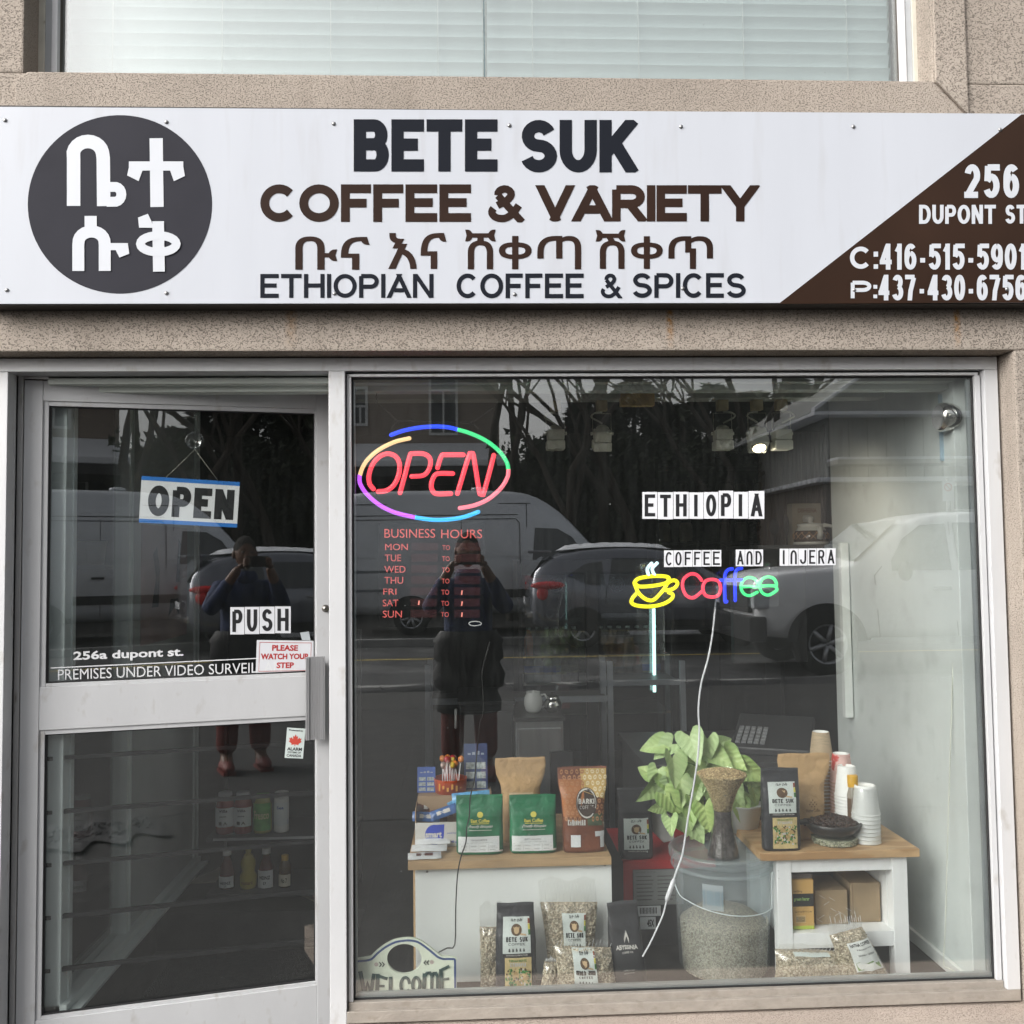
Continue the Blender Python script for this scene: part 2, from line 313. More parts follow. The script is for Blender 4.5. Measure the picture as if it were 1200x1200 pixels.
# ================================================================== shop building
def stucco_mat(name, col, stains=True, pit=.52):
    m = bpy.data.materials.new(name); m.use_nodes = True; t = m.node_tree; N = t.nodes; L = t.links; b = N['Principled BSDF']
    b.inputs['Roughness'].default_value = .9; b.inputs['Specular IOR Level'].default_value = .2
    tc = N.new('ShaderNodeTexCoord'); src = tc.outputs['Object']
    mp = N.new('ShaderNodeMapping'); mp.inputs['Scale'].default_value = (1, 1, 1.45); L.new(src, mp.inputs[0])
    def noise(sc, det, v, dist=0):
        n = N.new('ShaderNodeTexNoise'); n.inputs['Scale'].default_value = sc; n.inputs['Detail'].default_value = det; n.inputs['Distortion'].default_value = dist; L.new(v, n.inputs[0]); return n.outputs[0]
    def rng(x, a, c, d, e):
        r = N.new('ShaderNodeMapRange'); r.inputs[1].default_value = a; r.inputs[2].default_value = c; r.inputs[3].default_value = d; r.inputs[4].default_value = e; L.new(x, r.inputs[0]); return r.outputs[0]
    def math_(op, a, c):
        n = N.new('ShaderNodeMath'); n.operation = op
        for i, q in enumerate((a, c)):
            if isinstance(q, (int, float)): n.inputs[i].default_value = q
            else: L.new(q, n.inputs[i])
        return n.outputs[0]
    pits = rng(noise(205, 2, mp.outputs[0], .4), .36, .45, 1, 0)
    grain = noise(420, 2, src)
    big = rng(noise(2.3, 4, src), .3, .7, .88, 1.1)
    sc = math_('MULTIPLY', big, math_('MULTIPLY', rng(pits, 0, 1, 1.0, pit), rng(grain, .3, .7, .9, 1.1)))
    mu = N.new('ShaderNodeVectorMath'); mu.operation = 'SCALE'; mu.inputs[0].default_value = col; L.new(sc, mu.inputs['Scale'])
    out = mu.outputs[0]
    sep = N.new('ShaderNodeSeparateXYZ'); L.new(src, sep.inputs[0])
    if stains:
        zl = P(600, 411, -.1).z; zt = P(600, 366, -.1).z
        for px, wd, st in ((341, .024, .6), (785, .015, 1.2), (1122, .014, 1.25)):
            xx = P(px, 390, -.1).x
            wob = math_('MULTIPLY', math_('SUBTRACT', noise(14, 2, src), .5), .012)
            dx = math_('ABSOLUTE', math_('SUBTRACT', math_('ADD', sep.outputs[0], wob), xx), 0)
            a = rng(dx, wd, wd * .2, 0, 1); z1 = rng(sep.outputs[2], zt - .125, zt - .02, 0, 1)
            k = math_('MULTIPLY', math_('MULTIPLY', a, z1), rng(noise(60, 3, src), .35, .6, .15 * st, .8 * st))
            z2 = rng(sep.outputs[2], zt + .02, zt + .0, 0, 1); k = math_('MULTIPLY', k, z2)
            mx = N.new('ShaderNodeMix'); mx.data_type = 'RGBA'; L.new(k, mx.inputs[0]); L.new(out, mx.inputs[6]); mx.inputs[7].default_value = (.38, .19, .055, 1); out = mx.outputs[2]
        # soot and drip marks
        mp2 = N.new('ShaderNodeMapping'); mp2.inputs['Scale'].default_value = (1, 1, .1); L.new(src, mp2.inputs[0])
        dr = rng(noise(9, 4, mp2.outputs[0]), .52, .75, 0, .28)
        mx = N.new('ShaderNodeMix'); mx.data_type = 'RGBA'; L.new(dr, mx.inputs[0]); L.new(out, mx.inputs[6]); mx.inputs[7].default_value = (.17, .14, .11, 1); out = mx.outputs[2]
    L.new(out, b.inputs['Base Color'])
    h = math_('SUBTRACT', math_('MULTIPLY', grain, .25), pits)
    bp = N.new('ShaderNodeBump'); bp.inputs['Strength'].default_value = .75; bp.inputs['Distance'].default_value = .0035; L.new(h, bp.inputs['Height']); L.new(bp.outputs[0], b.inputs['Normal'])
    MATS[name] = m; return m
STUC = stucco_mat('stucco', (.375, .325, .278))
SILLM = stucco_mat('sill_concrete', (.38, .32, .275), False, .88)
ALU = mat('aluminium_frame', (.46, .455, .45), .42, .35, .07, 7, .05, 60, spots=((.30, .28, .25), 38, .62, .12), stretch=(1, 1, .25))
ALUW = mat('painted_aluminium', (.55, .555, .565), .45, .1, .05, 6, .04, 70, spots=((.38, .36, .33), 24, .6, .25), stretch=(1, 1, .5))
ALUD = mat('weathered_sill_aluminium', (.31, .28, .245), .55, .15, .10, 30, .2, 110, spots=((.24, .21, .175), 45, .55, .3), stretch=(.7, 1, 1))
GASK = mat('black_gasket', (.015, .015, .016), .7)
CAULK = mat('old_caulk', (.085, .065, .05), .8, bump=.6, bs=60, var=.3)
DARK = mat('dark_gap', (.02, .019, .018), .8)
PANE = glass_mat('shop_glass', .155, (.985, .995, .99), .012)
DPANE = glass_mat('door_glass', .125, (.97, .985, .98), .010)
UPANE = glass_mat('upper_glass', .14, (.95, .98, .975), .012)

bld = thing('shop_building', 'beige stucco shop front with aluminium door and display window under a long white sign', 'building', (0, 0, 0))
FY, SY = -.10, -.02                        # stucco face, frame face
zl = P(600, 411, FY).z; zs = P(600, 92, FY).z
xr = P(1190, 460, FY).x; xa = P(27.5, 60, FY).x; xb = P(1092.5, 60, FY).x
m = MB()
m.box(-2.7, 3.1, FY, .12, zl, zs)
m.box(-2.7, xa, FY, .12, zs, zs + 1.5); m.box(xb, 3.1, FY, .12, zs, zs + 1.5)
m.box(xr, 3.1, FY, .12, -.1, zl); m.box(-2.7, P(-31, 600, SY).x, SY + .006, .12, -.1, zl)
m.box(xa, xb, FY, .12, zs + 1.35, zs + 1.5)
wallo = m.build('stucco_wall', STUC, bld, bevel=.006)
# proud bands round the upper window with the mitre joint at lower right
m = MB(); y1, y0 = FY, FY - .014
xm = P(1133, 60, y0).x; zb = P(1100, 134, y0).z
zsr = P(1050, 93.5, y0).z
m.prism([(xb + .002, y1, zsr), (xm, y1, zb), (xm, y1, zs + 1.5), (xb + .002, y1, zs + 1.5)], (0, y0 - y1, 0))
m.prism([(xa + .02, y1, zs - .002), (xa - .02, y1, zs - .03), (xa - .02, y1, zb - .06), (xm - .012, y1, zb - .06), (xm - .012, y1, zb - .004), (xb - .008, y1, zsr - .002)], (0, y0 - y1 + .002, 0))
m.build('window_band', STUC, bld, bevel=.004)
# concrete ledge under the display window
zf = P(680, 1190.5, SY).z
m = MB(); m.hexa([(P(400, 1190, SY).x, -.34, .0), (3.1, -.34, .0), (3.1, .1, .0), (P(400, 1190, SY).x, .1, .0),
                  (P(400, 1190, SY).x, -.34, zf - .035), (3.1, -.34, zf - .035), (3.1, .1, zf - .002), (P(400, 1190, SY).x, .1, zf - .002)])
m.build('concrete_ledge', SILLM, bld, bevel=.006)
# -------- aluminium shop front
zh0, zh1 = P(600, 434, SY).z, P(600, 419, SY).z
xL = P(-30, 600, SY).x
x1, x2 = P(385, 440, SY).x, P(404, 440, SY).x
xo0, xo1 = P(1153.5, 440, SY).x, P(1169, 440, SY).x
zi1 = P(680, 1177, SY).z
m = MB()
m.box(xL, xo1, SY, .06, zh0, zh1)
m.box(xL, P(8.5, 500, SY).x, SY, .10, .02, zh0 - .0006)
m.box(x1, x2, SY, .06, .02, zh0 - .0006)
m.box(xo0, xo1, SY, .06, zi1, zh0 - .0006)
fr = m.build('shopfront_frame', ALUW, bld, bevel=.0018)
m = MB(); m.box(x2 + .0005, xo1, SY, .07, zf, zi1); m.build('frame_sill', ALUD, bld, bevel=.002)
m = MB(); m.box(xo1, xr + .01, .0, .1, zf, zl); m.box(xL, xr, -.006, .06, zh1 + .0005, zl + .02); m.build('caulk_joint', CAULK, bld)
# glazing beads
gx0, gx1 = P(412.7, 700, .004).x, P(1141.5, 460, .004).x
gz0, gz1 = P(680, 1164, .004).z, P(600, 441.5, .004).z
bt = P(680, 1177, 0).z
m = MB(); by0, by1 = -.003, .012
m.box(x2 + .004, xo0 - .012, by0, by1, gz1, zh0 - .007)
m.box(x2 + .004, gx0, by0, by1, gz0, gz1 - .0005)
m.box(gx1, gx1 + .018, by0, by1, gz0, gz1 - .0005)
m.build('glazing_bead', ALUW, bld, bevel=.0015)
m = MB(); m.box(x2 + .004, xo0 - .003, by0 - .004, by1, zi1 - .003, gz0 - .0005); m.build('glazing_bead', ALUD, bld, bevel=.0025)
m = MB(); m.box(x2, xo0, .010, .05, zi1 - .001, gz0 - .001); m.box(x2, gx0 - .001, .013, .05, gz0, zh0); m.box(gx1 + .001, xo0, .013, .05, gz0, zh0); m.box(gx0, gx1, .013, .05, gz1 + .001, zh0)
m.build('frame_rebate', mat('rebate', (.07, .065, .06), .7), bld)
dsp = MB().box(gx0 + .001, gx1 - .001, .0135, .0195, gz0 + .001, gz1 - .001).build('display_window', PANE, bld)
m = MB()
for a in ((gx0 + .001, gx1 - .001, gz1 - .006, gz1 - .0012), (gx0 + .001, gx1 - .001, gz0 + .0012, gz0 + .004), (gx0 + .0012, gx0 + .005, gz0 + .005, gz1 - .007), (gx1 - .005, gx1 - .0012, gz0 + .005, gz1 - .007)):
    m.box(a[0], a[1], .009, .0132, a[2], a[3])
m.build('gasket', GASK, dsp)
# pale spacer of the double glazing seen just inside the pane
m = MB(); SPC = mat('glazing_spacer', (.42, .46, .47), .35, .6)
m.box(gx0 + .002, gx1 - .002, .021, .033, gz0 + .001, gz0 + .017); m.box(gx0 + .002, gx0 + .010, .021, .033, gz0 + .018, gz1 - .01); m.box(gx1 - .017, gx1 - .004, .021, .033, gz0 + .018, gz1 - .01)
m.build('spacer', SPC, dsp, bevel=.001)
# -------- door
TH = R(12.6)
HX, HY = P(27.3, 560, .05).x, .05
Uv = Vector((math.cos(TH), math.sin(TH), 0)); Nv = Vector((-math.sin(TH), math.cos(TH), 0))
def DP(px, py, off=0.0):
    d = ray(px, py); o = Vector((HX, HY, 0)) + Nv * off
    t = (o - CAMP).dot(Nv) / d.dot(Nv); p = CAMP + d * t
    q = p - Vector((HX, HY, 0)); return Vector((q.dot(Uv), off, p.z))
# door reveal (jamb stop and head stop)
m = MB(); jx = P(8.5, 500, SY).x
m.box(jx, P(18, 460, .045).x, .035, .10, .02, zh0 - .0006); m.box(P(18, 460, .045).x, HX - .003, .047, .10, .02, zh0 - .0006)
m.box(HX - .003, x1, .052, .10, P(200, 443.5, .052).z, zh0 - .0006)
m.build('door_jamb', ALU, bld, bevel=.0015)
zt = P(200, 443.5, .052).z - .004
g0, g1 = (DP(57, 480).x + DP(52.5, 800).x) / 2, DP(369, 640).x
ua = [g0, g1, DP(370, 487).z, (DP(52.5, 803).z + DP(357, 787).z) / 2, (DP(52, 862).z + DP(357, 844).z) / 2, (DP(45.5, 1193).z + DP(366, 1151).z) / 2]
ua[2] = (DP(57, 472).z + DP(370, 487).z) / 2
BW = .019
ua[2] += BW * .8; ua[3] -= BW * .55; ua[4] += BW * .8; ua[5] -= BW * .55; g0 -= BW * .9; g1 += BW * .25
DW = g1 + .10; zb0 = .02
door_e = MB()
door_e.box(0, g0, 0, .044, zb0, zt); door_e.box(g1, DW, 0, .044, zb0, zt)
door_e.box(g0 + .0003, g1 - .0003, .0015, .0425, ua[2], zt); door_e.box(g0 + .0003, g1 - .0003, .0015, .0425, ua[4], ua[3]); door_e.box(g0 + .0003, g1 - .0003, .0015, .0425, zb0, ua[5])
door = door_e.build('door', ALUW, None, bevel=.0015); door.parent = bld; door.location = (HX, HY, 0); door.rotation_euler = (0, 0, TH)
door['label'] = 'aluminium and glass shop door standing slightly open'
BW = .019
m = MB()
for za, zc in ((ua[3], ua[2]), (ua[5], ua[4])):
    m.box(g0 + .0003, g0 + BW * .9, .006, .016, za, zc); m.box(g1 - BW * .25, g1 - .0003, .006, .016, za, zc)
    m.box(g0 + BW * .9 + .0004, g1 - BW * .25 - .0004, .0065, .016, zc - BW * .8, zc - .0002); m.box(g0 + BW * .9 + .0004, g1 - BW * .25 - .0004, .0065, .016, za + .0002, za + BW * .55)
m.build('glazing_bead', ALUW, door, bevel=.001)
for za, zc in ((ua[3], ua[2]), (ua[5], ua[4])):
    MB().box(g0 + .004, g1 - .002, .018, .0235, za + .003, zc - .003).build('glass_pane', DPANE, door)
    m = MB(); a0, a1, b0, b1 = g0 + BW * .9, g1 - BW * .25, za + BW * .55, zc - BW * .8
    m.box(a0, a0 + .007, .012, .0178, b0, b1); m.box(a1 - .004, a1, .012, .0178, b0, b1); m.box(a0 + .007, a1 - .004, .012, .0178, b1 - .004, b1); m.box(a0 + .007, a1 - .004, .012, .0178, b0, b0 + .005)
    m.build('gasket', GASK, door)
BARM = mat('black_steel', (.02, .02, .022), .45, .5)
for yl in (888.5, 951.5, 1012.8, 1074.5, 1136.5):
    z = DP(62, yl, .06).z; MB().box(.02, DW - .02, .052, .066, z - .0065, z + .0065).build('security_bar', BARM, door, bevel=.001)
# ribbed pull plate and lock
ha, hb = DP(358, 770, -.03), DP(381, 866, -.03)
m = MB(); n = 11; ww = (hb.x - ha.x) / n
for i in range(n):
    m.box(ha.x + ww * (i + .08), ha.x + ww * (i + .92), -.034 - (.004 if i in (0, 1, 9, 10) else 0), -.028, hb.z, ha.z)
m.box(ha.x, hb.x, -.0278, -.024, hb.z, ha.z); m.box(hb.x - .02, hb.x - .004, -.0238, 0, hb.z + .02, ha.z - .02)
m.build('pull_handle', mat('brushed_aluminium', (.52, .52, .53), .35, .7, .05, 40, stretch=(1, 1, .05)), door, bevel=.0007)
lk = DP(381.5, 713, -.004)
m = MB(); m.lathe([(0, -.012), (.008, -.012), (.0095, -.004), (.013, -.002), (.013, .004)], (lk.x, 0, lk.z), 20, axis='y'); lo = m.build('lock', mat('lock_metal', (.25, .24, .22), .35, .9), door)
MB().box(lk.x - .0012, lk.x + .0012, -.0128, -.0122, lk.z - .005, lk.z + .005).build('keyhole', DARK, lo)
# ---------- upper window
m = MB(); CRM = mat('cream_tube', (.56, .54, .47), .5, 0, .08, 20, spots=((.3, .27, .2), 22, .6, .1)); WHT = mat('white_paint', (.72, .73, .75), .45, 0, .04, 9)
GRY = mat('grey_paint', (.45, .47, .49), .5)
zw = zs + 1.35; wy = .0
for ys, pxs, mm in ((0, (44, 52), CRM), (.004, (52, 60), GRY), (.0, (60, 67), WHT)):
    MB().box(P(pxs[0], 60, wy).x, P(pxs[1], 60, wy).x, wy + ys, .07, zs, zw).build('window_frame', mm, bld, bevel=.002)
for ys, pxs, mm in ((0, (1070, 1079), CRM), (.004, (1062, 1070), GRY), (.0, (1056, 1062), WHT)):
    MB().box(P(pxs[0], 60, wy).x, P(pxs[1], 60, wy).x, wy + ys, .07, zs, zw).build('window_frame', mm, bld, bevel=.002)
for q0, q1, yy in ((P(66.8, 60, .02).x, P(70.5, 60, .02).x, .02), (P(1052.5, 60, .02).x, P(1056.2, 60, .02).x, .02), (xa, P(44, 60, 0).x, .03), (P(1079, 60, 0).x, xb, .03)): MB().box(q0, q1, yy, .08, zs, zw).build('gasket_shade_strip', mat('gasket_shade_brown', (.10, .085, .075), .8), bld)  # gaskets, plus outer strips with the reveal's shadow put into their colour
ux = P(568, 60, .03).x
MB().box(ux - .0035, ux + .0005, .0255, .0298, zs, zw).build('pane_edge', mat('pane_edge_dark', (.12, .17, .18), .4), bld)
uL, uR = P(70, 60, .03).x, P(1053, 60, .03).x
MB().box(uL, ux, .030, .036, zs + .002, zw).build('window_pane', UPANE, bld)
MB().box(ux + .0005, uR, .026, .032, zs + .002, zw).build('window_pane', UPANE, bld)
SLAT = mat('blind_slat', (.66, .70, .70), .5, var=.02)
for xs0, xs1 in ((P(79, 60, .08).x, P(566, 60, .08).x), (P(571, 60, .08).x, P(1042, 60, .08).x)):
    bl = thing('window_blind', 'closed white venetian blind behind the %s pane of the upper window' % ('left' if xs0 < -.5 else 'right'), 'blind', ((xs0 + xs1) / 2, .085, zs))
    hw = (xs1 - xs0) / 2; sp = .0445; me = None
    for i in range(30):
        z = .012 + i * sp
        if me is None:
            q = MB().grid(lambda u, v: (-hw + 2 * hw * u, .010 * (2 * v - 1) * -1 + .003 * (1 - (2 * v - 1) ** 2), (v - .5) * .050), 1, 4)
            o = q.build('slat', SLAT, bl); me = o.data
        else:
            o = bpy.data.objects.new('slat', me); COL.objects.link(o); o.parent = bl
        o.location = (rnd.uniform(-.002, .002), 0, z + .02); o.rotation_euler = (rnd.uniform(-.03, .03), rnd.uniform(-.0012, .0012), 0)
    m = MB()
    for k in range(4):
        x = -hw + 2 * hw * (.11 + .26 * k); m.tube([(x, -.018, 0), (x, -.018, 1.34)], .0012, 5)
    m.build('ladder_cord', mat('cord_white', (.8, .8, .78), .8), bl)
    MB().box(-hw, hw, -.012, .012, 0, .012).build('bottom_rail', SLAT, bl, bevel=.002)
# white inner window board and room box behind the blinds
m = MB(); m.box(xa, xb, .16, .18, zs, zw + .2); struct('upper_room_wall', m, mat('upper_room', (.55, .55, .52), .9))
# green-edged side strip beyond blinds
# ================================================================== sign board
SF = -.172
sx0, sx1 = P(-28, 250, SF).x, P(1228, 250, SF).x
cTL, cTR, cBL, cBR = P(-28, 125, SF), P(1228, 133.5, SF), P(-28, 356, SF), P(1228, 354.5, SF)
sgn = thing('shop_sign', 'long white sign board with round black emblem and brown right corner above the shop', 'sign', (0, SF, (cTL.z + cBL.z) / 2), world=True)
def off(p, y): return Vector((p.x, y, p.z))
PANW = mat('sign_white', (.485, .505, .55), .35, var=.025, vs=1.6, spec=.3, stretch=(4, 1, .5), spots=((.44, .45, .48), 5, .56, .3))
MB().prism([off(cBL, SF), off(cBR, SF), off(cTR, SF), off(cTL, SF)][::-1], (0, .004, 0)).build('face_panel', PANW, sgn)
MB().prism([off(cBL, SF + .0042) + Vector((0, 0, -.003)), off(cBR, SF + .0042) + Vector((0, 0, -.003)), off(cTR, SF + .0042) + Vector((0, 0, -.001)), off(cTL, SF + .0042) + Vector((0, 0, .007))][::-1], (0, -SF + FY - .0045, 0)).build('backing_box', mat('black_backing', (.022, .019, .017), .6), sgn)
def sp(px, py, k=1): return P(px, py, SF - .0006 * k)
INK = mat('sign_ink_black', (.012, .014, .020), .7, var=.03, spec=.08); BRN = mat('sign_ink_brown', (.026, .013, .009), .6, var=.25, vs=3, spec=.12); WINK = mat('sign_ink_white', (.52, .54, .58), .4, var=.01)
BRNP = mat('sign_brown_film', (.030, .015, .009), .35, var=.22, vs=2.5, spec=.2)
MB().poly([sp(912.5, 356), sp(1228, 354.3), sp(1228, 134), sp(1197, 134)]).build('brown_corner', BRNP, sgn)
EMC = mat('emblem_black', (.026, .026, .034), .7, spec=.15, var=.1, vs=5)
m = MB(); m.poly([sp(140.5 + 108 * math.cos(R(a)), 239.5 + 104.6 * math.sin(R(a))) for a in range(360, 0, -4)]); emb = m.build('emblem_disc', EMC, sgn)
def zz(p): return (p[0] / 4, 120 + p[1] / 4)
m = MB(); kk = [2]
def st(mb, path, wd, z=zz, k0=None, f=sp, closed=False, mi=0, dk=.35):
    kk[0] += dk
    for q in stroke2(path, wd, closed): 
        pts = [f(*z(p), kk[0]) for p in q]
        a = (pts[1] - pts[0]).cross(pts[2] - pts[0]); b = (pts[2] - pts[0]).cross(pts[3] - pts[0])
        if (a + b).y > 0: pts = pts[::-1]
        mb.poly(pts, mi)
def pg(mb, pts, z=zz, f=sp, mi=0, dk=.35):
    kk[0] += dk; q = [f(*z(p), kk[0]) for p in pts]; mb.poly(q, mi)
st(m, [(345, 485), (345, 262)] + [(412 + 69 * math.cos(R(a)), 245 + 62 * math.sin(R(a))) for a in range(190, 351, 16)] + [(484, 262), (486, 486)], 63)
st(m, [(500, 396)] + [(538 + 31 * math.cos(R(a)), 431 + 35 * math.sin(R(a))) for a in range(-80, 81, 20)] + [(500, 466)], 46)
st(m, [(732, 168), (736, 490)], 62); st(m, [(604, 298), (859, 298)], 43)
pg(m, [(605, 300), (668, 318), (650, 369), (596, 342)]); pg(m, [(859, 300), (867, 345), (815, 369), (797, 318)])
st(m, [(425, 532), (425, 596)], 57)
st(m, [(367, 790), (367, 668)] + [(429 + 61 * math.cos(R(a)), 655 + 50 * math.sin(R(a))) for a in range(190, 351, 16)] + [(491, 668), (491, 790)], 56)
st(m, [(512, 676), (600, 676)], 33); pg(m, [(599, 660), (606, 709), (560, 727), (541, 690), (560, 670)])
st(m, [(741, 557), (745, 793)], 55); pg(m, [(647, 540), (693, 522), (711, 560), (718, 588), (652, 587)])
st(m, [(742 + 84 * math.cos(R(a)), 663 + 39 * math.sin(R(a))) for a in range(0, 360, 15)], 40, closed=True)
m.build('lettering', WINK, emb)
def slant(px, py, j=0): return sp(px, py, 1.6 + .12 * j)
def line(words, mt, lay=1.6, parent=sgn):
    for s_, a, b, c, d, wd, gap in words:
        m = MB(); blk(m, s_, lambda u, v, j=0: sp(u, v, lay + .12 * j), (a, d, c, b), wd, gap, 0, eps=1); m.build('lettering', mt, parent)
line([('BETE', 414.5, 139.8, 583, 201, .235, .05), ('SUK', 610, 140.5, 746, 202, .235, .05)], INK)
line([('COFFEE', 305, 216, 552, 260, .235, .06), ('&', 572, 217, 613, 260.5, .20, .1), ('VARIETY', 630, 217, 888, 259.5, .235, .03)], BRN)
line([('ETHIOPIAN', 305, 321, 508, 349, .175, .1), ('COFFEE', 535, 320.5, 684, 349.5, .175, .1), ('&', 704, 320.5, 728, 349.5, .155, .1), ('SPICES', 741, 320, 874, 349, .175, .1)], INK)
for s_, a, b_, c, d in (('ቡና', 346, 277, 433, 316), ('እና', 455, 273, 523, 315), ('ሸቀጣ', 545, 269, 681, 315.5), ('ሽቀጥ', 698, 269.5, 835.5, 315)):
    m = MB(); put_text(m, s_, lambda u, v: sp(u, v, 2), (a, d, c, b_), .012, 0, 4); m.build('lettering', BRN, sgn)
line([('256', 1130, 192.5, 1194.5, 232, .185, .1), ('DUPONT', 1077, 240, 1167, 262.3, .19, .08), ('ST', 1178, 240, 1203, 262, .19, .08), ('C:', 996, 289, 1029, 315, .2, .12), ('416-515-5901', 1031, 285.5, 1203, 316, .175, .065),
      ('P:', 997, 329, 1028, 349.5, .22, .12), ('437-430-6756', 1029.5, 322, 1203, 352, .175, .065)], WINK, 2.6)
SCR = mat('screw_head', (.3, .3, .3), .4, .8)
first = None
for px, py in ((6, 141), (195, 143), (391, 145), (597, 147), (798, 148.5), (1000, 148.5), (1172, 152), (8, 340), (195, 343.5), (392, 344), (603, 345), (800, 338), (1001, 340), (1180, 339)):
    p = sp(px, py)
    if first is None:
        first = MB().lathe([(0, -.0035), (.004, -.003), (.0062, -.0008), (.0065, .0005)], (0, 0, 0), 10, axis='y').build('screw', SCR, None)
        o = first
    else: o = first.copy(); COL.objects.link(o)
    o.parent = sgn; o.location = Vector((p.x, SF - .0012, p.z)) - sgn.location
# ================================================================== ground, pavement, street
ASPH = mat('asphalt', (.06, .061, .063), .75, var=.25, vs=1.5, bump=.4, bs=60, spots=((.16, .16, .16), .8, .52, .2))
PAVE = mat('pavement_concrete', (.045, .044, .043), .8, var=.15, vs=2, bump=.3, bs=50, spots=((.04, .04, .04), 1.1, .45, .3))
SNOW = mat('snow', (.78, .80, .84), .7, var=.05, vs=3, bump=.8, bs=9)
DSNOW = mat('dirty_snow', (.055, .055, .057), .8, var=.3, vs=6, bump=1, bs=14)
m = MB(); m.poly([(-200, -260, .0), (200, -260, .0), (200, 120, .0), (-200, 120, .0)]); struct('ground', m, mat('soil', (.12, .11, .10), .9, var=.2, vs=.4))
m = MB(); m.poly([(-120, -14.1, .04), (120, -14.1, .04), (120, -8.2, .04), (-120, -8.2, .04)]); struct('road', m, ASPH)
m = MB(); m.box(-60, 60, -8.0, -2.4, -.05, .13); m.hexa([(-60, -2.3995, -.05), (60, -2.3995, -.05), (60, -.103, -.05), (-60, -.103, -.05), (-60, -2.3995, .13), (60, -2.3995, .13), (60, -.103, .03), (-60, -.103, .03)]); m.box(-60, 60, -60, -14.3, -.05, .17); struct('pavement', m, PAVE, .01)
m = MB(); m.box(-60, 60, -8.2, -8.002, -.05, .135); m.box(-60, 60, -14.298, -14.1, -.05, .175); struct('kerb', m, mat('kerb_concrete', (.3, .3, .29), .8, bump=.3), .02)
m = MB(); m.poly([(-60, -11.95, .044), (60, -11.95, .044), (60, -11.83, .044), (-60, -11.83, .044)]); struct('road_marking', m, mat('yellow_paint', (.55, .42, .12), .7, var=.2))
def snow_ridge(name, pts, wdt, h, label, seed, mt=SNOW, ang=.5):
    r = random.Random(seed); m = MB(); n = len(pts) - 1
    def fn(u, v):
        i = min(int(u * n), n - 1); t = u * n - i; p = Vector(pts[i]).lerp(Vector(pts[i + 1]), t)
        d = (Vector(pts[i + 1]) - Vector(pts[i])).normalized(); s_ = Vector((-d.y, d.x, 0)); e = math.sin(math.pi * v); e2 = min(1, min(u, 1 - u) * 12)
        return p + s_ * (v - .5) * wdt * (1 + .3 * math.sin(u * 37 + seed)) + Vector((0, 0, e * h * e2 * (.55 + .45 * math.sin(u * 23 + seed * 2) * math.sin(u * 61 + v * 5)) + r.uniform(0, .3) * e * h))
    m.grid(fn, 90, 10)
    for _ in range(420):
        q = fn(r.uniform(.02, .98), r.uniform(.25, .8)); s_ = r.uniform(.004, .012)
        m.ell(q, (s_ * r.uniform(.8, 1.5), s_, s_ * .7), 6, 4, rot=Matrix.Rotation(r.uniform(0, 3), 3, 'Z'))
    o = m.build(name, mt, None)
    return tag(o, kind='stuff')
snow_ridge('snow_heap', [(-2.6, -2.35, .13), (-1.4, -2.2, .13), (-.75, -2.3, .13)], .5, .025, '', 3, DSNOW)
snow_ridge('snow_bank', [(-12, -7.9, .12), (0, -7.75, .12), (3, -7.8, .12), (14, -7.9, .12)], .45, .08, '', 5, DSNOW)
snow_ridge('snow_bank', [(3, -14.6, .16), (10, -14.5, .16), (16, -14.7, .16)], .6, .22, '', 8)
# ================================================================== room inside
FZ, CZ, WX, LX, BY = .16, 2.85, 1.665, -1.37, 6.2
PX = -1.365
FLOORM = mat('dark_floor', (.030, .029, .028), .6, var=.35, vs=5, bump=.1, bs=90, spots=((.02, .02, .02), 9, .5, .3))
m = MB(); m.box(-3.2, x1 - .001, .98, BY, FZ - .16, FZ); m.box(x1, 3.0, .075, BY, FZ - .12, FZ); m.box(-3.2, x1 - .001, .0, .979, -.03, .014); m.box(PX - .035, PX + .055, .12, .979, .0145, FZ - .0005); struct('shop_floor', m, FLOORM)
WALLW = mat('white_wall', (.60, .645, .63), .75, var=.08, vs=2.4, bump=.15, bs=30, spots=((.47, .50, .49), 7, .56, .22))
WALLD = mat('dark_wall', (.09, .09, .09), .85, var=.15, vs=2)
WALLG = mat('grey_wall', (.46, .49, .495), .75, var=.08, vs=4)
m = MB(); m.box(WX, WX + .1, .075, 1.18, FZ, CZ); struct('side_wall', m, WALLW, .003)
m = MB(); m.box(2.4, 2.5, .08, BY, FZ, CZ); m.box(-3.3, -3.2, .08, BY, FZ, CZ); m.box(-3.3, 2.5, BY, BY + .1, FZ, CZ); struct('back_wall', m, WALLD)
m = MB(); m.box(-3.3, 2.5, .0, BY, CZ, CZ + .1); struct('shop_ceiling', m, mat('dark_ceiling', (.13, .13, .125), .9))
m = MB(); m.box(-3.3, P(18, 460, .045).x, .12, .14, FZ, CZ); struct('front_return_wall', m, WALLD)
# header above the display window (two pale steps), spot-light beam
zA = P(600, 458, .10).z; zB = P(600, 449, .06).z
HDR = mat('header_grey_green', (.62, .66, .62), .6, var=.05, vs=5, stretch=(.2, 1, 1)); 
m = MB(); m.box(LX, WX, .052, .10, zB, zh1 + .1); m.box(LX, WX, .1005, .16, zA, zh1 + .12); m.box(LX, WX, .165, .23, zA + .03, CZ); struct('window_header', m, HDR, .003)
zt0, zt1 = P(600, 470, .62).z, P(600, 462, .62).z
beam = MB().box(-.55, WX - .01, .57, .66, zt0, zt1).build('ceiling_beam', mat('beam_grey', (.40, .42, .38), .7), None, .003); tag(beam, kind='structure')
m = MB(); m.box(-.55, WX - .01, .66, .68, zt1 - .001, CZ); struct('bulkhead', m, mat('bulkhead_dark', (.16, .16, .15), .9))
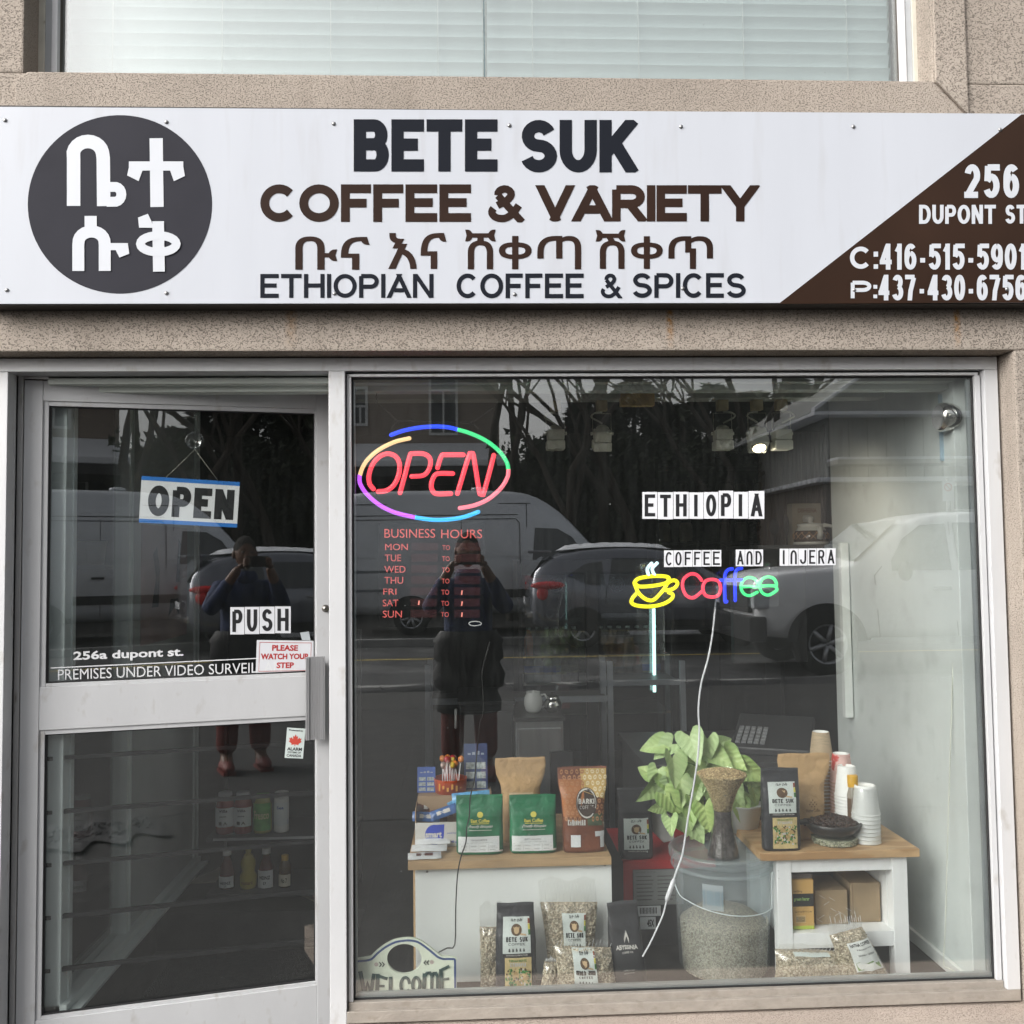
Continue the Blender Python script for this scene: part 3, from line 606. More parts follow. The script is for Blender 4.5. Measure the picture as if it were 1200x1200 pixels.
# skirting at the right wall
m = MB(); m.prism([(WX - .001, .10, FZ), (WX - .001, 1.15, FZ), (WX - .001, 1.15, FZ + .045), (WX - .001, .10, FZ + .045)], (-.014, 0, 0)); struct('skirting', m, mat('white_trim', (.70, .73, .71), .5), .002)
# inner glazed partition beside the door (runs into the room)
PX = -1.365
FRG = mat('partition_frame', (.72, .78, .77), .45, .1, .06, 5)
part = thing('glazed_partition', 'pale framed glass partition running into the shop behind the door', 'partition', (PX, .12, FZ), world=True)
pz1 = 2.45
for nm, y0, y1 in (('post', .12, .21), ('post', .70, .745), ('post', 1.60, 1.66)):
    m = MB(); m.box(PX - .03, PX + .03, y0, y1, FZ, pz1); o = m.build(nm, FRG, part, .003)
    MB().box(PX + .0305, PX + .036, y0 + (y1 - y0) * .55, y0 + (y1 - y0) * .7, FZ, pz1).build('post_ridge', FRG, o)
MB().box(PX - .032, PX + .05, .12, 1.64, FZ, FZ + .035).build('bottom_rail', FRG, part, .003)
MB().box(PX + .052, PX + .085, .12, 1.64, FZ, FZ + .012).build('bottom_rail', FRG, part, .002)
MB().box(PX - .03, PX + .03, .12, 1.62, pz1 - .1, pz1).build('top_rail', FRG, part, .003)
MB().box(PX - .003, PX + .003, .21, .70, FZ + .035, pz1 - .1).build('glass_pane', DPANE, part)
MB().box(PX - .02, PX + .02, .745, 1.60, FZ + .035, pz1 - .1).build('grey_panel', WALLG, part)
# poster on the panel
po = thing('poster', 'faded pink poster with black figures hanging on the grey panel behind the door', 'poster', (PX + .022, 1.2, 1.5), world=True)
def pf(u, v): return (PX + .023, .86 + .62 * u, 1.28 + .5 * v)
m = MB(); m.prism([pf(0, 0), pf(1, 0), pf(1, 1), pf(0, 1)], (-.002, 0, 0)); m.build('sheet', mat('poster_pink', (.42, .33, .33), .5, var=.15, vs=5), po)
def pf2(u, v): return (PX + .0245, .86 + .62 * u, 1.28 + .5 * v)
m = MB()
for a in ([(.2, .3), (.28, .55), (.22, .75), (.3, .82), (.36, .6), (.34, .3)], [(.55, .2), (.6, .35), (.78, .35), (.8, .2), (.7, .28)], [(.72, .5), (.78, .9), (.84, .85), (.8, .5)]): m.poly([pf2(*p) for p in a])
m.build('printed_figures', mat('poster_black', (.05, .05, .05), .5), po)
# floor mat and pale corner slab
m = MB(); m.box(-1.22, -.50, .10, .93, .0145, .026); tag(m.build('door_mat', mat('mat_black', (.02, .02, .021), .95, var=.4, vs=60, bump=.8, bs=220), None, .003), 'dark ribbed entrance mat lying inside the door below the bottle shelf', 'mat')
m = MB(); m.prism([(-1.3, 1.35, FZ + .001), (-.95, 1.35, FZ + .001), (-.62, 1.02, FZ + .001), (-1.05, 1.9, FZ + .001)], (0, 0, .004)); struct('floor_patch', m, mat('tan_vinyl', (.33, .29, .23), .6))
# ---------------------------------------------------------------- bottle shelf seen through the lower door pane
SHM = mat('shelf_charcoal', (.05, .052, .055), .5, .3)
sx0_, sx1_, sy0_, sy1_ = -1.12, -.56, 1.02, 1.32
zsh = G(300, 979, 0).z
def zat(py, Y): return P(290, py, Y).z
shf = thing('bottle_shelf', 'low charcoal shelf unit with two rows of sauce bottles behind the door', 'shelf', (-.85, 1.17, FZ), world=True)
zs1 = zat(981, 1.02); zs2 = zat(1047, 1.02)
for z_ in (zs1, max(zs2, FZ + .02)): MB().box(sx0_, sx1_ + .06, sy0_, sy1_, z_ - .018, z_).build('shelf_board', SHM, shf, .002)
MB().box(sx0_ + .03, sx1_ + .02, sy0_ - .004, sy0_ - .0005, zs1 - .012, zs1 - .002).build('price_rail', mat('rail_grey', (.3, .31, .32), .5), shf)
for x in (sx0_, sx1_ + .045): MB().box(x, x + .015, sy1_ - .02, sy1_, FZ, 1.3).build('upright', SHM, shf)
MB().box(sx0_, sx1_ + .06, sy1_ + .001, sy1_ + .012, FZ, 1.3).build('back_panel', mat('shelf_back', (.04, .042, .045), .8), shf)
def bottle(name, label, px, py, Y, prof, body, cap, capz, lab=None, labm=None, txt=None, txtm=None, extra=None, sc=1):
    p = P(px, py, Y); zb_ = zs1 if py < 1000 else max(zs2, FZ + .02)
    t = thing(name, label, 'bottle', (p.x, Y, zb_))
    MB().lathe([(r * sc, z * sc) for r, z in prof], n=20).build('body', body, t)
    r = capz[0] * sc; MB().lathe([(r, capz[1] * sc), (r, capz[2] * sc), (r * .9, capz[2] * sc + .002), (0, capz[2] * sc + .002)], n=16).build('cap', cap, t)
    if lab:
        rl = lab[0] * sc + .0012
        def f(u, v, j=0): a = -1.15 + 2.3 * u; return (rl * math.sin(a) * (1 + .002 * j), -rl * math.cos(a) * (1 + .002 * j), (lab[1] + (lab[2] - lab[1]) * v) * sc)
        l_ = MB(); l_.grid(lambda u, v: f(u, v), 12, 1); lo_ = l_.build('label', labm, t)
        if txt:
            q = MB(); fo = lambda u, v: Vector(f(u, v)) * 1 + Vector((math.sin(-1.15 + 2.3 * u), -math.cos(-1.15 + 2.3 * u), 0)) * .0006
            for s_, rc in txt: put_text(q, s_, fo, rc, .02, 0, 2)
            if extra:
                for pts in extra: q.poly([fo(*a) for a in pts])
            q.build('lettering', txtm, lo_)
    return t
JAR = [(0, 0), (.036, 0), (.038, .01), (.038, .11), (.03, .135), (.026, .145), (.026, .15)]
REDS = mat('sauce_red', (.22, .02, .015), .15, var=.1); CLG = mat('green_jar', (.10, .30, .06), .2); LBW = mat('label_white', (.66, .69, .70), .5, var=.03, vs=20); BLK = mat('print_black', (.02, .02, .02), .6)
GRYC = mat('cap_grey', (.35, .36, .38), .5); WHC = mat('cap_white', (.72, .72, .70), .45); MUST = mat('mustard_yellow', (.42, .34, .03), .35); YCAP = mat('cap_yellow', (.62, .38, .04), .4); LIM = mat('label_lime', (.12, .36, .08), .5, var=.25, vs=30); CRMP = mat('print_cream', (.75, .7, .4), .6); BLUP = mat('print_blue', (.04, .09, .35), .6)
bottle('sauce_bottle', 'red sauce jar with white label, left end of upper row behind the door', 264, 978, 1.10, JAR, REDS, GRYC, (.028, .148, .16), (.038, .03, .105), LBW, [('Villa', (.3, .78, .7, .93)), ('pasta', (.35, .5, .65, .6))], BLK, [[(.3, .1), (.45, .1), (.45, .28), (.3, .28)], [(.5, .1), (.7, .1), (.6, .3)]], 1.06)
bottle('sauce_bottle', 'red sauce jar with white label beside the green jar behind the door', 285, 977, 1.10, JAR, REDS, GRYC, (.028, .148, .16), (.038, .03, .105), LBW, [('Villa', (.3, .78, .7, .93)), ('pasta', (.35, .5, .65, .6))], BLK, [[(.3, .1), (.45, .1), (.45, .28), (.3, .28)], [(.5, .1), (.7, .1), (.6, .3)]], 1.06)
bottle('sauce_bottle', 'jar with bright green label in the upper row behind the door', 308, 977, 1.10, JAR, mat('pickle_yellow', (.35, .36, .10), .2), CLG, (.028, .148, .158), (.038, .012, .125), LIM, [('Fresco', (.12, .42, .88, .72))], CRMP, None, 1.02)
bottle('sauce_bottle', 'slim white salt bottle with blue wave, right end of upper row behind door', 330, 976, 1.10, [(0, 0), (.028, 0), (.03, .006), (.03, .13), (.027, .137)], WHC, WHC, (.029, .14, .158), (.03, .03, .12), LBW, [('Sea', (.3, .72, .7, .86))], BLUP, [[(0, .1), (.3, .25), (.6, .1), (1, .25), (1, .02), (0, .02)]], 1.05)
KET = [(0, 0), (.03, 0), (.033, .01), (.033, .06), (.028, .09), (.018, .12), (.014, .135), (.014, .14)]
KTB = mat('ketchup_dark', (.09, .012, .01), .15)
bottle('sauce_bottle', 'ketchup bottle with white cap, left end of lower row behind the door', 266, 1045, 1.10, KET, KTB, WHC, (.018, .138, .158), (.033, .008, .055), LBW, [('HEINZ', (.2, .3, .8, .55)), ('57', (.42, .08, .58, .25))], BLK, None, 1.0)
bottle('sauce_bottle', 'yellow mustard squeeze bottle between two ketchup bottles behind the door', 291, 1044, 1.10, [(0, 0), (.032, 0), (.034, .01), (.034, .05), (.026, .068), (.03, .09), (.03, .11), (.018, .135)], MUST, MUST, (.012, .135, .16), (.034, .012, .05), MUST, [('mustard', (.2, .2, .8, .6))], mat('print_brown', (.2, .1, .02), .6), None, 1.02)
bottle('sauce_bottle', 'ketchup bottle with tall shield label between mustard and honey behind the door', 312, 1045, 1.10, KET, KTB, WHC, (.018, .138, .158), (.033, .003, .075), LBW, [('HEINZ', (.2, .5, .8, .7)), ('57', (.42, .2, .58, .35))], BLK, None, 1.02)
bottle('sauce_bottle', 'small dark bottle with yellow cap, right end of lower row behind door', 334, 1045, 1.10, [(0, 0), (.022, 0), (.024, .006), (.024, .08), (.014, .1)], mat('amber_dark', (.08, .045, .01), .15), YCAP, (.014, .1, .118), (.024, .005, .05), mat('label_cream', (.55, .52, .42), .6), [('No 7', (.3, .3, .7, .7))], BLK, None, 1.1)
# two cream buckets reflected/seen left of the post
for k, (px, lb) in enumerate(((96, 'cream plastic tub on ledge behind the glass partition, left one'), (112, 'cream plastic tub on ledge behind the glass partition, right one'))):
    p = P(px, 662, 2.6); MB0 = MB().lathe([(0, 0), (.045, 0), (.06, .13), (.066, .13), (.066, .14), (.058, .14), (.045, .01)], n=20)
    o = MB0.build('tub', mat('tub_cream', (.62, .58, .42), .5), None); o.location = p; tag(o, lb, 'tub', 'cream tubs on the ledge')
o = MB().box(P(85, 660, 2.6).x - .06, P(130, 660, 2.6).x, 2.5, 2.72, P(96, 662, 2.6).z - .03, P(96, 662, 2.6).z - .001).build('ledge', mat('ledge_grey', (.3, .3, .29), .7), None); tag(o, 'grey ledge behind the glass partition holding two cream tubs', 'ledge')
# ---------------------------------------------------------------- back of the shop
STL = mat('stainless', (.42, .43, .44), .35, .85, .08, 30, stretch=(1, 1, .06)); RCK = mat('rack_grey', (.30, .33, .36), .45, .4)
def rack(label, pa, pb, Y0, Y1, py0, bars, nm='metal_rack'):
    a, b = P(pa, py0, Y0), P(pb, py0, Y0)
    t = thing(nm, label, 'rack', ((a.x + b.x) / 2, Y0, FZ), world=True)
    for x in (a.x, b.x):
        for y in (Y0, Y1): MB().box(x - .015, x + .015, y, y + .03, FZ, a.z).build('leg', RCK, t, .002)
    for py in bars:
        z = P(pa, py, Y0).z; MB().box(a.x + .016, b.x - .016, Y0 + .002, Y0 + .026, z - .016, z + .016).build('cross_bar', RCK, t, .002)
        MB().box(a.x + .016, b.x - .016, Y0 + .03, Y1, z - .006, z + .006).build('shelf', mat('rack_shelf', (.10, .10, .10), .5, .3), t)
    return t
rack('grey steel rack with crossbar behind the lollipop tub', 501, 715, 2.05, 2.35, 779, (823,))
rack('grey steel rack behind the vertical light tube, lower shelf holding bottles', 707, 800, 2.2, 2.6, 776, (801,), 'bottle_rack')
def cab(name, label, cat_, x0, x1, pt, Y0, dep, mt, handle=None, trim=None):
    a, b = P(x0, pt, Y0), P(x1, pt, Y0); t = thing(name, label, cat_, ((a.x + b.x) / 2, Y0, FZ), world=True)
    MB().box(a.x, b.x, Y0, Y0 + dep, FZ, a.z - .02).build('body', mt, t, .004)
    MB().box(a.x - .008, b.x + .008, Y0 - .01, Y0 + dep, a.z - .0195, a.z).build('top', trim or mt, t, .003)
    MB().box(a.x + .01, b.x - .012, Y0 - .012, Y0 - .0005, FZ + .08, a.z - .05).build('door_panel', mt, t, .004)
    if handle:
        hx = P(handle[0], handle[1], Y0 - .05); hb_ = P(handle[0], handle[2], Y0 - .05)
        MB().tube([(hx.x, Y0 - .012, hx.z), (hx.x, Y0 - .05, hx.z), (hb_.x, Y0 - .05, hb_.z), (hb_.x, Y0 - .012, hb_.z)], .007, 8).build('handle', mat('handle_white', (.6, .62, .62), .4), t)
    return t
cab('stainless_cabinet', 'brushed stainless cabinet carrying a white jug and a steel pot', 'cabinet', 604, 660, 841, 1.45, .5, STL, None, mat('top_black', (.03, .03, .03), .3))
cab('dark_cabinet', 'dark undercounter cabinet with white loop handle left of the stainless cabinet', 'cabinet', 538, 602, 822, 1.55, .5, mat('cab_dark', (.035, .035, .038), .4), (534, 833, 853))
o = MB().box(P(645, 882, .8).x, P(672, 882, .8).x, .80, .84, P(650, 952, .8).z, P(650, 882, .8).z).build('screen', mat('screen_black', (.02, .02, .022), .25), None, .004); tag(o, 'black flat screen standing behind the brown coffee pouch', 'screen')
o = MB().box(P(650, 952, .8).x, P(668, 952, .8).x, .76, .9, FZ, P(650, 952, .8).z).build('screen_stand', mat('screen_black'), None, .004); tag(o, 'black column stand under the flat screen behind the brown pouch', 'stand')
# jug and sugar pot
z_ = P(625, 841, 1.45).z
PORC = mat('porcelain', (.72, .74, .72), .15, var=.02)
p = P(625, 832, 1.6); t = thing('milk_jug', 'white porcelain jug with handle on the stainless cabinet', 'jug', (p.x, 1.6, z_))
MB().lathe([(0, 0), (.028, 0), (.04, .015), (.047, .045), (.044, .075), (.034, .095), (.036, .103), (.032, .1), (.03, .09), (.0, .09)], n=24).build('body', PORC, t)
MB().tube([(.036, 0, .085), (.058, 0, .088), (.07, 0, .065), (.062, 0, .035), (.042, 0, .022)], .005, 8).build('handle', PORC, t)
MB().lathe([(0, .11), (.007, .107), (.006, .1), (.03, .097)], n=16).build('lid', PORC, t)
p = P(648, 832, 1.6); t = thing('sugar_pot', 'small round steel pot beside the white jug', 'pot', (p.x, 1.6, z_))
SHNY = mat('polished_steel', (.6, .6, .58), .12, 1.0)
MB().lathe([(0, 0), (.025, 0), (.042, .02), (.045, .04), (.036, .06), (.03, .066)], n=24).build('body', SHNY, t)
MB().lathe([(.032, .067), (.03, .078), (.018, .086), (.006, .088), (.008, .097), (0, .099)], n=20).build('lid', SHNY, t)
# drinks cooler
CY = 2.55
a, b = P(612, 676, CY), P(780, 676, CY); ck = thing('drinks_cooler', 'two door glass drinks cooler with fan grilles and vertical light tube', 'fridge', ((a.x + b.x) / 2, CY, FZ), world=True)
CD = mat('cooler_black', (.022, .022, .024), .4)
m = MB(); m.box(a.x - .03, b.x + .05, CY + .55, CY + .6, FZ, a.z + .1); m.box(a.x - .03, a.x - .005, CY, CY + .549, FZ, a.z + .1); m.box(b.x + .025, b.x + .05, CY, CY + .549, FZ, a.z + .1); m.box(a.x - .004, b.x + .024, CY, CY + .549, a.z + .02, a.z + .1); m.box(a.x - .004, b.x + .024, CY, CY + .549, FZ, FZ + .2)
m.box(P(686, 676, CY).x, P(700, 676, CY).x, CY, CY + .03, FZ + .2, a.z + .02)
m.build('body', CD, ck, .003)
CG = glass_mat('cooler_glass', .10, (.85, .9, .9)); FAN = mat('fan_grey', (.10, .11, .12), .5)
for q0, q1, fx in ((615, 684, 652), (703, 777, 724)):
    dx0, dx1 = P(q0, 676, CY).x, P(q1, 676, CY).x
    dr = MB().box(dx0, dx1, CY - .02, CY - .012, FZ + .2, a.z + .01).build('glass_door', CG, ck)
    fc = P(fx, 685, CY + .5); m = MB()
    for r_ in (.018, .034, .05): m.tube([(fc.x + r_ * math.cos(q * .3927), CY + .54, fc.z + r_ * math.sin(q * .3927)) for q in range(16)], .0035, 5, closed=True)
    for q in range(8): m.tube([(fc.x + .01 * math.cos(q * .785), CY + .54, fc.z + .01 * math.sin(q * .785)), (fc.x + .05 * math.cos(q * .785 + .4), CY + .54, fc.z + .05 * math.sin(q * .785 + .4))], .003, 5)
    m.build('fan_grille', mat('fan_light', (.3, .33, .34), .5), ck)
for py in (768, 800, 835): 
    z = P(690, py, CY + .02).z; MB().box(a.x, b.x + .02, CY + .02, CY + .5, z - .012, z).build('shelf', mat('shelf_wire', (.32, .31, .28), .5), ck)
MB().tube([P(766, 708, CY - .06), P(767, 811, CY - .06)], .010, 10).build('light_tube', glow('tube_light', (.55, .95, .9), 1.6), ck)
WBT = mat('pet_bottle', (.45, .52, .56), .1, alpha=.55); 
bo = thing('drink_bottle', 'clear water bottle with blue label on the cooler shelf', 'bottle', (0, 0, 0), group='bottles in the drinks cooler')
MB().lathe([(0, 0), (.03, 0), (.032, .01), (.03, .07), (.032, .12), (.014, .155), (.013, .17)], n=12).build('body', WBT, bo); MB().lathe([(.0325, .06), (.0325, .1)], n=12).build('label', mat('label_blue', (.05, .12, .42), .5), bo); MB().lathe([(.015, .17), (.015, .185), (0, .186)], n=10).build('cap', WHC, bo)
bo2 = thing('drink_bottle', 'dark soft drink bottle with pale cap on the cooler shelf', 'bottle', (0, 0, 0), group='dark bottles in the drinks cooler')
MB().lathe([(0, 0), (.028, 0), (.03, .08), (.028, .1), (.012, .135), (.011, .155)], n=12).build('body', mat('cola_dark', (.05, .03, .025), .12), bo2); MB().lathe([(.014, .155), (.014, .168), (0, .169)], n=10).build('cap', WHC, bo2)
bo3 = thing('drink_bottle', 'orange drink bottle at the left end of the cooler shelf', 'bottle', (0, 0, 0))
MB().lathe([(0, 0), (.028, 0), (.03, .08), (.028, .1), (.012, .135), (.011, .155)], n=12).build('body', mat('orange_drink', (.65, .16, .03), .2), bo3); MB().lathe([(.014, .155), (.014, .168), (0, .169)], n=10).build('cap', WHC, bo3)
zc = [P(690, py, CY + .02).z for py in (768, 800)]
k1 = k2 = 0
for row, z in enumerate(zc):
    for i in range(15):
        px = 620 + i * 10.6; x = P(px, 790, CY + .08).x
        if row == 0 and i == 0: bo3.location = (x, CY + .08, z + .001); continue
        src_ = bo if (row == 1 and i in (0, 1, 2, 3)) or (row == 1 and i > 12) else bo2
        if 6 <= i <= 7: continue
        if src_ is bo: c = bo if k1 == 0 else copy_tree(bo); k1 += 1
        else: c = bo2 if k2 == 0 else copy_tree(bo2); k2 += 1
        c.location = (x, CY + .08, z + .001)
# dark shelving with jars in the middle
BYY = 3.6
bs = thing('back_shelving', 'dark shelving with dim jars at the back of the shop behind the ETHIOPIA letters', 'shelf', (P(830, 640, BYY).x, BYY, FZ), world=True)
xA, xB = P(770, 600, BYY).x, P(912, 600, BYY).x
for py in (545, 590, 636, 690, 740): z = P(830, py, BYY).z; MB().box(xA, xB, BYY, BYY + .35, z - .01, z + .01).build('shelf_board', SHM, bs)
for x in (xA, (xA + xB) / 2, xB): MB().box(x - .012, x + .012, BYY, BYY + .35, FZ, P(830, 520, BYY).z).build('upright', SHM, bs)
MB().box(xA, xB, BYY + .352, BYY + .36, FZ, P(830, 520, BYY).z).build('back_panel', mat('shelf_back'), bs)
jc = [mat('jar_a', (.30, .26, .17), .4), mat('jar_b', (.12, .10, .08), .4), mat('jar_c', (.32, .31, .28), .4), mat('jar_d', (.22, .10, .06), .4)]
jn = ['pale straw', 'dark brown', 'milky grey', 'rust red']; LIDD = mat('jar_lid_dark', (.06, .06, .06), .4)
jp = []
for i in range(4):
    t = thing('spice_jar', 'spice jar with %s contents on the dark back shelving' % jn[i], 'jar', (0, 0, 0), group='spice jars, %s, on the back shelving' % jn[i])
    MB().lathe([(0, 0), (.045, 0), (.048, .01), (.048, .12), (.035, .14)], n=14).build('body', jc[i], t); MB().lathe([(.038, .14), (.038, .16), (0, .161)], n=12).build('lid', LIDD, t); jp.append([t, 0])
for py in (590, 636, 690):
    z = P(830, py, BYY).z + .011
    for i in range(6):
        if rnd.random() < .15: continue
        e = jp[rnd.randrange(4)]; c = e[0] if e[1] == 0 else copy_tree(e[0]); e[1] += 1
        c.location = (xA + (xB - xA) * (i + .5) / 6 + rnd.uniform(-.02, .02), BYY + .12, z)
for e in jp:
    if e[1] == 0: e[0].location = (xB - .1, BYY + .2, P(830, 740, BYY).z + .011); 
    if e[1] <= 1 and 'group' in e[0]: del e[0]['group']
# brown ribbed panel, wall shelf, teapot, carton, ladle and spoon
BRW = mat('brown_wood', (.075, .048, .034), .55, var=.3, vs=14, stretch=(6, 1, .3)); ry = 1.9
a, b = P(890, 505, ry), P(968, 640, ry)
t = thing('wood_panel', 'tall dark brown ribbed wood panel left of the white side wall', 'panel', ((a.x + b.x) / 2, ry, b.z), world=True)
m = MB(); m.box(a.x, b.x, ry + .02, ry + .04, b.z, a.z); m.build('board', BRW, t)
for i in range(14):
    x = a.x + (b.x - a.x) * (i + .5) / 14; MB().box(x - .007, x + .007, ry + .008, ry + .0195, b.z, a.z - .01).build('rib', BRW, t, .003)
MB().box(b.x, b.x + .012, ry, ry + .045, b.z - .02, a.z + .03).build('edge_trim', mat('trim_dark', (.025, .018, .014), .5), t)
wy_ = 1.35; sz = P(930, 638.5, wy_).z
t = thing('wall_shelf', 'dark shelf carrying the patterned kettle and cream carton', 'shelf', (P(925, 638, wy_).x, wy_, sz), world=True)
MB().box(P(885, 638, wy_).x, P(978, 638, wy_).x, wy_ - .05, wy_ + .5, sz - .02, sz).build('shelf_board', SHM, t, .002)
MB().box(P(885, 638, wy_).x, P(978, 638, wy_).x, wy_ + .40, wy_ + .45, sz - .6, sz - .021).build('bracket', SHM, t)
kp = P(950.5, 637, wy_ + .08); t = thing('kettle', 'white enamel kettle with brown lattice belly and long handle on the dark shelf', 'kettle', (kp.x, wy_ + .08, sz))
ENW = mat('enamel_white', (.55, .56, .52), .25); 
MB().lathe([(0, 0), (.078, 0), (.086, .004), (.082, .014)], n=28).build('base', ENW, t)
BEL = mat('belly_brown', (.05, .03, .02), .2)
be = MB().lathe([(.080, .0145), (.084, .03), (.083, .05), (.072, .068)], n=28).build('belly', BEL, t)
m = MB()
for i in range(14):
    a_ = i / 14 * 2 * math.pi
    for s_ in (1, -1): m.tube([((.0845 - .010 * abs(v) ** 3) * math.cos(a_ + s_ * v * .28), (.0845 - .010 * abs(v) ** 3) * math.sin(a_ + s_ * v * .28), .040 + .022 * v) for v in (-1, -.5, 0, .5, 1)], .0016, 4)
m.build('lattice', mat('lattice_tan', (.42, .22, .08), .5), be)
MB().lathe([(.0725, .0685), (.062, .085), (.06, .09), (.066, .097), (.062, .101), (.03, .106), (0, .107)], n=28).build('shoulder', ENW, t)
MB().lathe([(0, .142), (.014, .138), (.018, .125), (.012, .112), (.014, .106)], n=16).build('knob', ENW, t)
MB().tube([(.045, -.045, .095), (.075, -.05, .09), (.11, -.05, .078), (.125, -.05, .075)], [.010, .009, .008, .009], 8).build('handle', ENW, t)
MB().tube([(.140 + .012 * math.cos(q * .7854), -.05, .075 + .012 * math.sin(q * .7854)) for q in range(8)], .0045, 6, closed=True).build('handle_ring', ENW, t)
MB().tube([(.012, -.082, .03), (.013, -.092, .055), (.012, -.084, .085)], [.015, .013, .012], 10).build('spout', ENW, t)
a, b = P(928, 590, wy_ + .3), P(963, 637, wy_ + .3)
t = thing('carton', 'cream printed carton standing behind the patterned kettle', 'box', ((a.x + b.x) / 2, wy_ + .3, sz), world=True)
CRD = mat('carton_cream', (.36, .31, .22), .7); MB().box(a.x, b.x, wy_ + .3, wy_ + .38, sz, a.z).build('box', CRD, t, .002)
m = MB(); f = lambda u, v, j=0: (u, wy_ + .2992 - .0001 * j, v)
w_ = b.x - a.x; h_ = a.z - sz
put_text(m, 'DISHEENA', f, (a.x + w_ * .2, sz + h_ * .78, b.x - w_ * .15, sz + h_ * .88), .02); m.build('lettering', mat('print_rust', (.16, .07, .04), .6), t)
MB().lathe([(0, 0), (.020, .001), (.024, .02), (.018, .035), (0, .037)], ((a.x + b.x) / 2, wy_ + .294, sz + h_ * .55), 12, axis='z').build('printed_cup', mat('print_white', (.55, .54, .5), .6), t)
for px, pt, pb, rx_, lb, nm in ((907, 605, 633, .026, 'dark round ladle hanging left of the cream carton', 'ladle'), (921, 600, 634, .014, 'dark narrow spoon hanging beside the cream carton', 'spoon')):
    a_, b_ = P(px, pt, wy_ + .2), P(px, pb, wy_ + .2); t = thing(nm, lb, nm, (a_.x, wy_ + .2, sz), world=True)
    MB().ell((a_.x, wy_ + .2, (a_.z * .55 + b_.z * .45)), (rx_, .01, (a_.z - b_.z) * .36), 14, 8).build('bowl', BLK, t)
    MB().tube([(a_.x, wy_ + .2, (a_.z + b_.z) / 2), (a_.x, wy_ + .2, sz + .0)], .004, 6).build('handle', BLK, t)
# white upright at the end of the side wall
a, b = P(985, 636, .98), P(1000.5, 841, .98)
o = MB().box(a.x, b.x, .98, 1.01, b.z, a.z).build('white_board', mat('white_board', (.74, .78, .76), .5), None, .002); tag(o, 'narrow white upright board fixed at the far end of the side wall', 'board')
# counter with cash register and pouch
cy0 = .95; ct = P(850, 893, cy0)
t = thing('service_counter', 'dark service counter behind the plant carrying a cash register', 'counter', (ct.x, cy0, FZ), world=True)
CNM = mat('counter_dark', (.055, .055, .058), .45, var=.2, vs=6)
MB().box(P(760, 893, cy0).x, P(965, 893, cy0).x, cy0, cy0 + .7, FZ, ct.z - .03).build('body', CNM, t, .004); MB().box(P(755, 893, cy0).x, P(972, 893, cy0).x, cy0 - .02, cy0 + .72, ct.z - .029, ct.z).build('worktop', CNM, t, .004)
p = P(905, 875, cy0 + .2); t = thing('cash_register', 'black cash register with sloped keypad on the dark counter', 'cash register', (p.x, cy0 + .2, ct.z), R(-25))
m = MB(); m.hexa([(-.17, -.12, 0), (.17, -.12, 0), (.17, .2, 0), (-.17, .2, 0), (-.17, -.12, .035), (.17, -.12, .035), (.17, .2, .13), (-.17, .2, .13)]); m.build('body', mat('register_black', (.03, .031, .034), .4), t, .008)
KEY = mat('key_grey', (.22, .23, .24), .5); kw = None
for i in range(5):
    for j in range(5):
        x, y = -.14 + i * .027, -.08 + j * .032; z = .035 + (y + .12) / .32 * .095 + .003
        if kw is None: kw = MB().box(-.010, .010, -.012, .012, -.003, .005).build('key', KEY, t, .002); o = kw
        else: o = bpy.data.objects.new('key', kw.data); COL.objects.link(o); o.parent = t
        o.location = (x, y, z); o.rotation_euler = (math.atan(.095 / .32), 0, 0)
# small wall spot (chrome) upper right with its blue bracket, cord down the wall
CH = mat('chrome', (.62, .60, .56), .08, 1.0)
p = P(1107, 489, .095); t = thing('chrome_lamp', 'round chrome lamp on pale blue bracket in the upper right window corner', 'lamp', tuple(p), world=True)
MB().lathe([(.0, .056), (.022, .053), (.042, .038), (.051, .012), (.050, -.016), (.042, -.024)], tuple(p), 28, axis='x').build('shade', CH, t)
MB().lathe([(.042, -.025), (.026, -.014), (.0, -.012)], tuple(p), 24, axis='x').build('reflector', mat('lamp_inner', (.25, .25, .25), .3), t)
MB().tube([p + Vector((.012 + .01 * math.sin(q), -.051 * math.cos(q * .25 - .75), .051 * math.sin(q * .25 - .75))) for q in range(7)], .0022, 6).build('crease', mat('crease_dark', (.05, .05, .05), .4), t)
q0, q1 = P(1099, 462, .15), P(1119, 540, .15)
MB().box(q0.x, q1.x, .147, .152, q1.z, q0.z).build('bracket_plate', mat('plate_blue', (.30, .40, .47), .5), t, .002)
MB().box(p.x - .008, p.x + .012, .11, .1465, p.z + .005, p.z + .02).build('arm', CH, t)
pts = [P(1137, 462, .14), P(1124, 492, .12), P(1123, 495, .1)]; MB().tube(pts, .0018, 6).build('cable', mat('cable_pale', (.5, .53, .5), .6), t)
cp = [P(*q, WX * 0 + yy) for q, yy in (((1122, 497), .14), ((1120, 560), .14), ((1118.5, 640), .14), ((1118.5, 700), .14), ((1116, 800), .14), ((1113, 900), .14), ((1110, 1000), .14), ((1108, 1080), .14), ((1106, 1128), .14), ((1112, 1135), .13), ((1129, 1143), .1))]
o = MB().tube(smooth_path(cp, 4), .0019, 6).build('hanging_cord', mat('cord_pale', (.62, .64, .56), .7), None); tag(o, 'thin pale cord hanging along the white side wall to the floor', 'cord')
